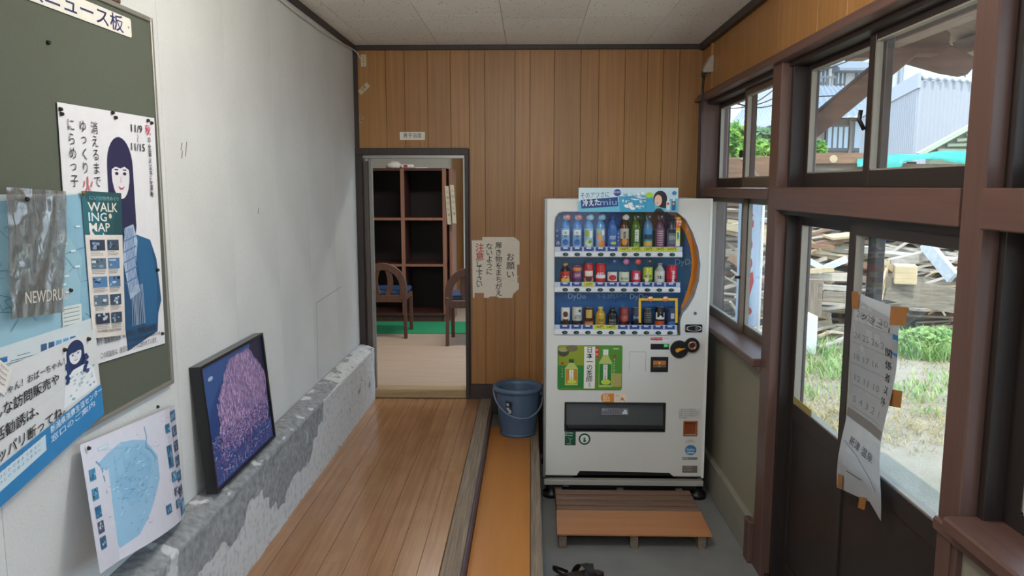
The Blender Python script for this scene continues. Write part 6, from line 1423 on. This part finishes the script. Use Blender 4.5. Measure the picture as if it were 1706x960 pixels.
# --- lumber pile: every timber an object
NG = 'loose weathered timbers of the lumber pile'
r = random.Random(17); mats = [M_old, M_pale, M_pale, M_pale, M_brn, M_lt]
protos = {}
def proto(mi, si):
    k = (mi, si)
    if k not in protos:
        w_, h_ = [(.14, .035), (.10, .05), (.20, .03), (.09, .09), (.06, .03)][si]
        bm = NB(); beam(bm, (-.5, 0, 0), (.5, 0, 0), w_, h_)
        me = bpy.data.meshes.new('timber'); bm.to_mesh(me); bm.free(); me.materials.append(mats[mi]); protos[k] = me
    return protos[k]
cnt = 0
for k in range(250):
    layer = k / 250; z = ZG + .05 + layer * 1.55; depth = 1.6 * (1 - layer * .55)
    x = r.uniform(2.6, 7.6); y = 10.15 + (1.55 - depth) * .9 + r.uniform(0, depth * .8); L_ = r.uniform(.9, 3.0)
    if x - L_ / 2 < 2.0: x = 2.0 + L_ / 2
    o = piece('loose_timber', proto(r.randrange(6), r.randrange(5)), (x, y, z), None, (r.uniform(-.5, .5), r.gauss(0, .13) if k % 4 else r.gauss(0, .35), r.gauss(.05, .22)), (L_, 1, 1))
    X_ = VXP + FPX * x / y
    where = 'beyond the far window' if X_ < 1330 else 'behind the left door pane' if X_ < 1428 else 'behind the right door pane' if X_ < 1612 else 'past the near post'
    hgt = 'low' if layer < .34 else 'halfway up' if layer < .67 else 'high'
    tone = {'weathered_plank': 'dark grey', 'bleached_plank': 'bleached grey', 'brown_old_beam': 'brown', 'fresh_light_plank': 'tan'}[o.data.materials[0].name]
    tag(o, '%s timber %s in the lumber heap %s' % (tone, hgt, where), 'timber', '%s timbers %s in the heap %s' % (tone, hgt, where))
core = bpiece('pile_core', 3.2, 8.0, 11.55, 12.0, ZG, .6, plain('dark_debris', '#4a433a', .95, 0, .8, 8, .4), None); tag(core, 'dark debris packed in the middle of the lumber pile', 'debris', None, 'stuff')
def tpx(name, label, ax_, ay_, bx_, by_, Y0, Y1, w_, h_, mat, cat='timber'):
    return tim(name, label, P(ax_, ay_, 1, Y0), P(bx_, by_, 1, Y1), w_, h_, mat, cat)
tpx('white_plank', 'wide white-painted plank leaning across the top right of the pile', 1543, 408, 1588, 463, 10.0, 9.6, .07, .16, M_wp)
tpx('short_white_plank', 'short white-painted plank next to the wide leaning one', 1538, 408, 1562, 440, 10.1, 9.9, .05, .08, M_wp)
tpx('long_beam', 'long squared beam in front, upper one of the two stacked right of the paper', 1472, 470, 1608, 494, 9.7, 9.6, .16, .15, M_old)
tpx('long_beam', 'long squared beam in front, lower one of the two stacked right of the paper', 1472, 488, 1608, 515, 9.65, 9.55, .16, .15, M_old)
tpx('long_beam', 'third beam lying above the squared pair, tilted up to the left', 1480, 440, 1550, 424, 10.0, 10.2, .1, .12, M_pale)
q = P(1512, 456, 1, 9.6); o = bpiece('timber_block', q.x - .16, q.x + .09, 9.45, 9.75, q.z - .12, q.z + .11, M_lt, None, .008); o.rotation_euler = (0, 0, -.35); tag(o, 'pale squared timber block sitting on the two long beams', 'block')
tpx('leaning_stick', 'thin pale stick leaning left of the timber block', 1464, 492, 1478, 445, 9.5, 9.7, .03, .04, M_lt)
tpx('leaning_stick', 'short pale plank tilted down to the right above the paper', 1458, 424, 1488, 450, 9.7, 9.7, .05, .06, M_lt)
tpx('leaning_stick', 'dry split branch sticking up beside the paper', 1470, 500, 1482, 430, 9.6, 9.7, .015, .02, M_lt)
tpx('brown_plank', 'reddish brown plank across the top of the pile in the left door pane', 1343, 412, 1425, 394, 10.5, 10.8, .1, .08, M_brn)
tpx('brown_plank', 'second reddish plank below the top one in the left door pane', 1343, 408, 1388, 413, 10.3, 10.3, .1, .06, M_brn)
tpx('cross_stick', 'pale bar crossing up to the right in the left door pane', 1362, 452, 1410, 432, 9.6, 9.7, .06, .07, M_wp)
tpx('cross_stick', 'pale bar crossing down to the right in the left door pane', 1343, 432, 1372, 448, 9.6, 9.6, .06, .07, M_wp)
tpx('cream_plank', 'cream new plank lying level in the left door pane', 1342, 452, 1388, 449, 9.5, 9.5, .06, .05, M_lt)
tpx('cream_plank', 'bleached plank below the cream one in the left door pane', 1342, 461, 1425, 462, 9.6, 9.6, .10, .09, M_pale)
tpx('stacked_sleeper', 'upper thick sleeper stacked in the left door pane', 1366, 478, 1425, 482, 9.5, 9.5, .2, .06, M_pale)
tpx('stacked_sleeper', 'thick grey sleeper under the pale one in the left door pane', 1366, 491, 1425, 495, 9.5, 9.5, .2, .15, M_old)
tpx('stacked_sleeper', 'thin sleeper at the foot of the stack in the left door pane', 1364, 503, 1420, 507, 9.5, 9.5, .2, .04, M_pale)
q = [P(1340, 465, 1, 9.4), P(1366, 528, 1, 9.4)]; o = bpiece('upright_panel', q[0].x, q[1].x, 9.35, 9.45, q[1].z, q[0].z, M_oldz, None, .006); tag(o, 'grey wooden box panel standing upright at the left of the pile', 'panel')
q = [P(1332, 527, 1, 8.9), P(1362, 554, 1, 8.9)]; o = bpiece('white_box', q[0].x, q[1].x, 8.9, 9.3, ZG + .0, q[0].z, plain('white_foam', '#dde3ea', .7), None, .01); tag(o, 'white foam box on the ground in front of the pile', 'box')
rg = random.Random(77)
for k in range(90):
    x, y, z = rg.uniform(2.8, 6.4), rg.uniform(9.75, 10.5), ZG + rg.uniform(.1, 1.25); y += (z - ZG) * .45; L_ = rg.uniform(.3, 1.0)
    o = piece('broken_lath', proto(rg.choice([1, 2, 3, 5]), 4), (x, y, z), None, (0, rg.gauss(0, .5), rg.gauss(0, .4)), (L_, .7, .8))
    X_ = VXP + FPX * x / y; wv = 'beyond the far window' if X_ < 1330 else 'in the left door pane' if X_ < 1428 else 'in the right door pane' if X_ < 1612 else 'past the near post'
    hg = 'low' if z < ZG + .5 else 'halfway up' if z < ZG + .9 else 'high'
    tag(o, 'thin broken lath sticking from the heap %s, %s' % (hg, wv), 'lath', 'broken laths %s in the heap %s' % (hg, wv))
rg = random.Random(31)
for k in range(38):
    x, y = rg.uniform(2.4, 5.8), rg.uniform(8.9, 10.2); a = rg.uniform(0, PI); L_ = rg.uniform(.3, 1.1)
    o = piece('scrap_stick', proto(rg.choice([2, 3, 5]), 4), (x, y, ZG + .05 + rg.uniform(0, .12)), None, (0, rg.gauss(0, .08), a * .35), (L_, .8, .8)); wv = 'beyond the far window' if VXP + FPX * x / y < 1330 else 'seen in the left door pane' if VXP + FPX * x / y < 1428 else 'seen in the right door pane'; tag(o, 'thin pale scrap stick before the lumber pile, ' + wv, 'stick', 'scrap sticks on the ground ' + wv)
# --- weeds
def leafmat(name, c1, c2):
    m, n, l, b = newmat(name); oi = n.new('ShaderNodeTexNoise'); oi.inputs['Scale'].default_value = 6; tc = n.new('ShaderNodeTexCoord'); l.new(tc.outputs['Object'], oi.inputs['Vector'])
    r_ = n.new('ShaderNodeValToRGB'); r_.color_ramp.elements[0].color = srgb(c1); r_.color_ramp.elements[1].color = srgb(c2); r_.color_ramp.elements[0].position = .35; r_.color_ramp.elements[1].position = .65; l.new(oi.outputs['Fac'], r_.inputs[0]); l.new(r_.outputs[0], b.inputs['Base Color']); b.inputs['Roughness'].default_value = .6
    tr = n.new('ShaderNodeBsdfTranslucent'); l.new(r_.outputs[0], tr.inputs[0]); mx = n.new('ShaderNodeMixShader'); mx.inputs[0].default_value = .35; l.new(b.outputs[0], mx.inputs[1]); l.new(tr.outputs[0], mx.inputs[2]); l.new(mx.outputs[0], n['Material Output'].inputs[0]); return m
M_leaf = leafmat('weed_leaf', '#6f9a48', '#b8cf86'); M_dry = leafmat('dry_grass', '#a3935c', '#c8b684'); M_bush = leafmat('bush_leaf', '#4f8a3a', '#a4cf58'); M_bush2 = leafmat('bush_leaf_dark', '#4a7450', '#7fa878')
def blades(bm, cx, cy, R_, H_, n_, rr_, zg=ZG, lean=.5, wd=.008):
    for _ in range(n_):
        a = rr_.uniform(0, 2 * PI); d = R_ * rr_.random() ** .6; x, y = cx + d * math.cos(a), cy + d * math.sin(a); h = H_ * rr_.uniform(.5, 1.1) * (1 - .4 * d / R_)
        b = rr_.uniform(0, 2 * PI); lx, ly = math.cos(b) * lean * h, math.sin(b) * lean * h; px, py = -math.sin(b) * wd, math.cos(b) * wd
        v = [bm.verts.new((x - px, y - py, zg)), bm.verts.new((x + px, y + py, zg)), bm.verts.new((x + lx * .4 + px * .9, y + ly * .4 + py * .9, zg + h * .6)), bm.verts.new((x + lx * .4 - px * .9, y + ly * .4 - py * .9, zg + h * .6)), bm.verts.new((x + lx, y + ly, zg + h))]
        bm.faces.new((v[0], v[1], v[2], v[3])); bm.faces.new((v[3], v[2], v[4]))
def leaves(bm, cx, cy, cz, rx, ry, rz, n_, rr_, s_=.03):
    for _ in range(n_):
        v = Vector((rr_.gauss(0, 1), rr_.gauss(0, 1), rr_.gauss(0, 1))).normalized() * rr_.uniform(.55, 1) ; v *= 1 + .25 * noise.noise(v * 2.5 + Vector((cx, 0, 0)))
        p = Vector((cx + v.x * rx, cy + v.y * ry, cz + v.z * rz)); a = Vector((rr_.gauss(0, 1), rr_.gauss(0, 1), rr_.gauss(0, 1))).normalized(); b = a.orthogonal().normalized(); s1 = s_ * rr_.uniform(.6, 1.3)
        q = [bm.verts.new(p + a * s1), bm.verts.new(p + b * s1 * .45), bm.verts.new(p - a * s1), bm.verts.new(p - b * s1 * .45)]; bm.faces.new(q)
rw = random.Random(5)
for px, py, R_, H_, n_, lab in ((1370, 590, .45, .26, 900, 'green weed patch in the left door pane before the pile'), (1395, 625, .35, .22, 600, 'lower green weed patch in the left door pane'), (1555, 590, .5, .34, 1700, 'bright leafy weed clump in the right door pane'), (1600, 575, .3, .2, 600, 'small weed clump at the right edge of the door pane'), (1520, 655, .35, .14, 420, 'sparse weeds on the sand beside the taped paper'), (1590, 640, .4, .12, 380, 'low weeds near the post right of the doors'), (1505, 550, .3, .12, 300, 'small weeds at the foot of the scrap wood'), (1350, 655, .3, .12, 260, 'sparse weeds at the foot of the left pane'), (1542, 690, .12, .1, 90, 'tiny weed tuft on the open sand'), (1275, 590, .4, .2, 500, 'weeds outside the lower far window')):
    q = P(px, py, 2, ZG); bm = NB(); blades(bm, q.x, q.y, R_ * 1.15, H_, int(n_ * (.75 if 'leafy' in lab else .33)), rw, wd=.007, lean=.8)
    if 'leafy' in lab: leaves(bm, q.x, q.y, ZG + .16, .42, .3, .15, 1300, rw, .04)
    o = obj('weed_clump', bm, M_leaf); tag(o, lab, 'weeds'); o['kind'] = 'stuff'
bm = NB()
for _ in range(60): blades(bm, rw.uniform(2.2, 6.5), rw.uniform(5.6, 10), .6, .07, 130, rw, wd=.004, lean=1.6)
o = obj('dry_grass', bm, M_dry); tag(o, 'thin dry straw-coloured grass scattered over the sandy yard', 'grass', None, 'stuff')
# --- bushes
def bush(px0, px1, py0, py1, Y, mat, label, n_=2200, s_=.09):
    a, b = P(px0, py0, 1, Y), P(px1, py1, 1, Y); cx, cz = (a.x + b.x) / 2, (a.z + b.z) / 2; rx, rz = (b.x - a.x) / 2, (a.z - b.z) / 2
    t = thing('bush', label, 'bush', (cx, Y, ZG)); bm = NB(); leaves(bm, cx, Y, cz, rx, rx * .8, rz, n_, rw, s_); o = obj('foliage', bm, mat, t)
    obj('stem', tube(NB(), [(cx, Y, ZG - .02), (cx + .05, Y, cz)], .06, 6), M_oldz, t)
bush(1195, 1250, 208, 275, 19, M_bush, 'bright green bush at the left of the far transom'); bush(1228, 1300, 236, 290, 18, M_bush, 'low bright bush right of centre in the far transom'); bush(1232, 1302, 212, 262, 21, M_bush2, 'grey-green bush behind the bright ones')
bush(1342, 1376, 232, 275, 19, M_bush, 'small green bush at the left of the big transom', 900, .07)
# --- houses
M_tileR = plain('grey_roof_tiles', '#7d858f', .5, 0, .2, 3, .15); M_wallW = plain('white_render', '#c4c5c4', .8); M_wallG = plain('grey_brown_cladding', '#827a70', .8); M_win = plain('pale_blue_window', '#b4c3ce', .3, 0, 0, 2); M_winf = plain('dark_window_frame', '#62666a', .5)
def tiles(par, p00, p10, p11, p01, nu, nv, mat, name='roof_tiles', prm=1.0):
    """one tiled slope with raised rolls, kept as a single part"""
    p00, p10, p11, p01 = map(Vector, (p00, p10, p11, p01)); nn = (p10 - p00).cross(p01 - p00).normalized()
    if nn.z < 0: nn = -nn
    bm = NB(); g = []
    for j in range(nv * 2 + 1):
        row = []
        for i in range(nu * 4 + 1):
            a = i / (nu * 4); jj = j // 2; b = min(1, (j // 2 + (j % 2)) / nv); p = p00 * (1 - a) * (1 - b) + p10 * a * (1 - b) + p11 * a * b + p01 * (1 - a) * b
            row.append(bm.verts.new(p + nn * (.05 * prm * (1 if i % 4 in (1, 2) else 0) + (.06 * prm if j % 2 else 0))))
        g.append(row)
    for a, b in zip(g, g[1:]):
        for k in range(len(a) - 1): bm.faces.new((a[k], a[k + 1], b[k + 1], b[k]))
    return obj(name, bm, mat, par)
# apartment block
Yb = 40.0; bx0, bx1 = P(1325, 150, 1, Yb).x, P(1700, 150, 1, Yb).x + 6
ap = thing('apartment_block', 'large white apartment block with balconies far behind the shed', 'building', ((bx0 + bx1) / 2, Yb + 5, ZG))
obj('wall', box(NB(), bx0, bx1, Yb, Yb + 10, ZG, P(1400, 20, 1, Yb).z), M_wallW, ap)
def win(par, px0, px1, py0, py1, Y, fr_=.12, mull=2):
    a, b = P(px0, py0, 1, Y), P(px1, py1, 1, Y); f = obj('window', box(NB(), a.x, b.x, Y - .10, Y, b.z, a.z), M_winf, par)
    n_ = mull; w_ = (b.x - a.x - fr_ * (n_ + 1)) / n_
    for k in range(n_): obj('pane', box(NB(), a.x + fr_ + k * (w_ + fr_), a.x + fr_ + k * (w_ + fr_) + w_, Y - .12, Y - .095, b.z + fr_, a.z - fr_), M_win, f)
win(ap, 1362, 1378, 112, 141, Yb); win(ap, 1391, 1407, 114, 144, Yb); win(ap, 1588, 1640, 98, 134, Yb, mull=3); win(ap, 1425, 1438, 118, 146, Yb); win(ap, 1300 + 30, 1352, 112, 141, Yb)
def awn(px0, px1, py, Y):
    a, b = P(px0, py, 1, Y), P(px1, py - (px1 - px0) * .08, 1, Y); obj('awning', prism(NB(), [(Y, a.z + .45), (Y - 1.0, a.z), (Y - 1.0, a.z - .12), (Y, a.z - .12)], 0, a.x, b.x), M_tileR, ap)
awn(1335, 1380, 112, Yb); awn(1386, 1440, 118, Yb)
a, b = P(1335, 146, 1, Yb - 1), P(1392, 146, 1, Yb - 1); rl = NB(); box(rl, a.x, b.x, Yb - 1.03, Yb - .97, a.z + .45, a.z + .55); box(rl, a.x, b.x, Yb - 1, Yb, a.z - .25, a.z - .1)
for k in range(16): xx = a.x + (b.x - a.x) * k / 15; box(rl, xx - .02, xx + .02, Yb - 1.02, Yb - .98, a.z - .1, a.z + .5)
obj('balcony', rl, M_winf, ap)
a = P(1503, 110, 1, Yb - .2); obj('drain_pipe', cyl(NB(), (a.x, Yb - .15, ZG), (a.x, Yb - .15, a.z + 1), .12, 8), M_tileR, ap)
for z_ in (7.6, 5.4): obj('floor_band', box(NB(), bx0, bx1, Yb - .06, Yb, z_, z_ + .2), plain('grey_band', '#b9bcc0', .7), ap)
# old tiled house
Yh = 26.0; hx0, hx1 = P(1365, 230, 1, Yh).x, P(1478, 230, 1, Yh).x; hz = P(1400, 196, 1, Yh).z
hs = thing('old_house', 'old grey house with a tiled roof and wide windows seen through the big transom', 'house', ((hx0 + hx1) / 2, Yh + 2, ZG))
obj('wall', box(NB(), hx0, hx1, Yh, Yh + 5, ZG, hz), M_wallG, hs)
tiles(hs, (hx0 - 1.2, Yh - .8, hz - .1), (hx1 + .5, Yh - .8, hz + .0), (hx1 + .5, Yh + 3, hz + 1.3), (hx0 + .2, Yh + 3, hz + 1.3), 16, 8, M_tileR)
win(hs, 1375, 1412, 209, 250, Yh, .06, 4); win(hs, 1420, 1444, 200, 250, Yh, .06, 2); obj('sill_band', box(NB(), hx0, hx1, Yh - .08, Yh, P(1400, 252, 1, Yh).z, P(1400, 248, 1, Yh).z), M_winf, hs)
for px in (1368, 1415, 1446): q = P(px, 230, 1, Yh); obj('corner_post', box(NB(), q.x - .06, q.x + .06, Yh - .1, Yh, ZG, hz), M_wallG, hs)
Y2 = 32.5; a, b = P(1340, 170, 1, Y2), P(1432, 170, 1, Y2)
h2 = thing('tiled_house', 'house with silvery tiled roof slope below the apartment balcony', 'house', ((a.x + b.x) / 2, Y2 + 2, ZG))
obj('wall', box(NB(), a.x, b.x, Y2 + .5, Y2 + 5, ZG, P(1380, 195, 1, Y2).z), M_wallW, h2)
tiles(h2, (a.x - .6, Y2, P(1340, 196, 1, Y2).z), (b.x, Y2, P(1432, 190, 1, Y2).z), (b.x, Y2 + 3.5, P(1432, 150, 1, Y2).z + .3), (a.x + .5, Y2 + 3.5, P(1370, 150, 1, Y2).z + .3), 12, 7, plain('silver_roof_tiles', '#a9b2bc', .35, 0, .1, 3, .1), prm=1.3)
obj('ridge', beam(NB(), (a.x + .3, Y2 + 3.5, P(1370, 150, 1, Y2).z + .4), (b.x, Y2 + 3.5, P(1432, 150, 1, Y2).z + .4), .3, .25), M_tileR, h2)
# house seen through far transom
Y3 = 36.0; a, b = P(1180, 200, 1, Y3), P(1300, 200, 1, Y3)
h3 = thing('far_house', 'distant house with a long pale tiled roof above the bushes', 'house', ((a.x + b.x) / 2, Y3 + 2, ZG))
obj('wall', box(NB(), a.x + 1.5, b.x, Y3 + .5, Y3 + 6, ZG, P(1260, 212, 1, Y3).z), M_wallG, h3)
tiles(h3, (a.x + .6, Y3 - .4, P(1200, 222, 1, Y3).z), (b.x + .6, Y3 - .4, P(1312, 203, 1, Y3).z), (b.x + .6, Y3 + 3.5, P(1312, 172, 1, Y3).z + .3), (a.x + 2.4, Y3 + 3.5, P(1240, 186, 1, Y3).z + .3), 18, 6, plain('silver_roof_tiles', '#a9b2bc', .35, 0, .1, 3, .1), prm=1.2)
# white corrugated shed
c0 = P(1528, 200, 1, 16.0); zc_ = P(1532, 134, 1, 16.0).z
e0 = Vector((c0.x, 16.0, 0)); dR = Vector((1.9, .8, 0)); dL = Vector((.52, 3.9, 0))
shd = thing('corrugated_shed', 'white corrugated shed with a row of round ridge tiles', 'shed', (c0.x + 1, 17.5, ZG))
def corr(p0, d, z0, z1a, z1b, n_, name):
    nn = Vector((d.y, -d.x, 0)).normalized(); bm = NB(); lo_, hi_ = [], []
    for i in range(n_ * 4 + 1):
        t = i / (n_ * 4); p = p0 + d * t + nn * (.022 if i % 4 in (1, 2) else 0); lo_.append(bm.verts.new((p.x, p.y, z0))); hi_.append(bm.verts.new((p.x, p.y, z1a + (z1b - z1a) * t)))
    for i in range(n_ * 4): bm.faces.new((lo_[i], lo_[i + 1], hi_[i + 1], hi_[i]))
    obj(name, bm, plain('white_corrugated', '#a9a9ae', .6, 0, 0, 3, .05), shd)
corr(e0, dR * 1.9, ZG, zc_, zc_ + .05, 34, 'front_cladding'); corr(e0 + dL, -dL, ZG, zc_ - .05, zc_, 34, 'side_cladding')
# hidden sides and roof
bm = NB(); r1 = [e0 + Vector((0.03, .06, 0)), e0 + dR * 1.9 + Vector((0, .05, 0)), e0 + dR * 1.9 + dL, e0 + dL]
lo_ = [bm.verts.new((p.x, p.y, ZG)) for p in r1]; hi_ = [bm.verts.new((p.x, p.y, zc_ - .03)) for p in r1]; bm.faces.new(hi_)
for i in range(4): bm.faces.new((lo_[i], lo_[(i + 1) % 4], hi_[(i + 1) % 4], hi_[i]))
obj('core', bm, M_wallW, shd)
n_ = 19
for k in range(n_):
    p = e0 + dR * 1.9 * ((k + .5) / n_); obj('ridge_tile', lathe(NB(), [(.045, -.10), (.06, -.06), (.06, .12)], (p.x, p.y, zc_ + .07), 10, axis='y'), plain('pale_ridge_tile', '#c3c8d0', .4), shd)
obj('barge_board', beam(NB(), (e0.x - .02, e0.y - .03, zc_ + .0), (e0.x + dL.x - .02, e0.y + dL.y, zc_ - .25), .06, .30), plain('grey_barge', '#a7a8b2', .5), shd)
# wires
for k, (a, b, c, d) in enumerate(((1196, 160, 1300, 158), (1196, 178, 1300, 140), (1196, 150, 1300, 172))):
    p, q = P(a, b, 1, 24), P(c, d, 1, 24); pts = [p.lerp(q, t / 10) - Vector((0, 0, .3 * math.sin(PI * t / 10))) for t in range(11)]; pts[0] = p - (q - p) * .6; pts[-1] = q + (q - p) * 2.5
    o = obj('overhead_wire', tube(NB(), pts, .018, 5), M_black); tag(o, ['level overhead wire in the sky of the far transom', 'overhead wire rising to the right in the far transom', 'overhead wire falling to the right in the far transom'][k], 'wire')
p = P(1330, 200, 1, 24.5); o = obj('utility_pole', cyl(NB(), (p.x + 6, 24.4, ZG), (p.x + 6, 24.4, 9), .15, 10), M_wallG)
bpy.data.objects.remove(o)
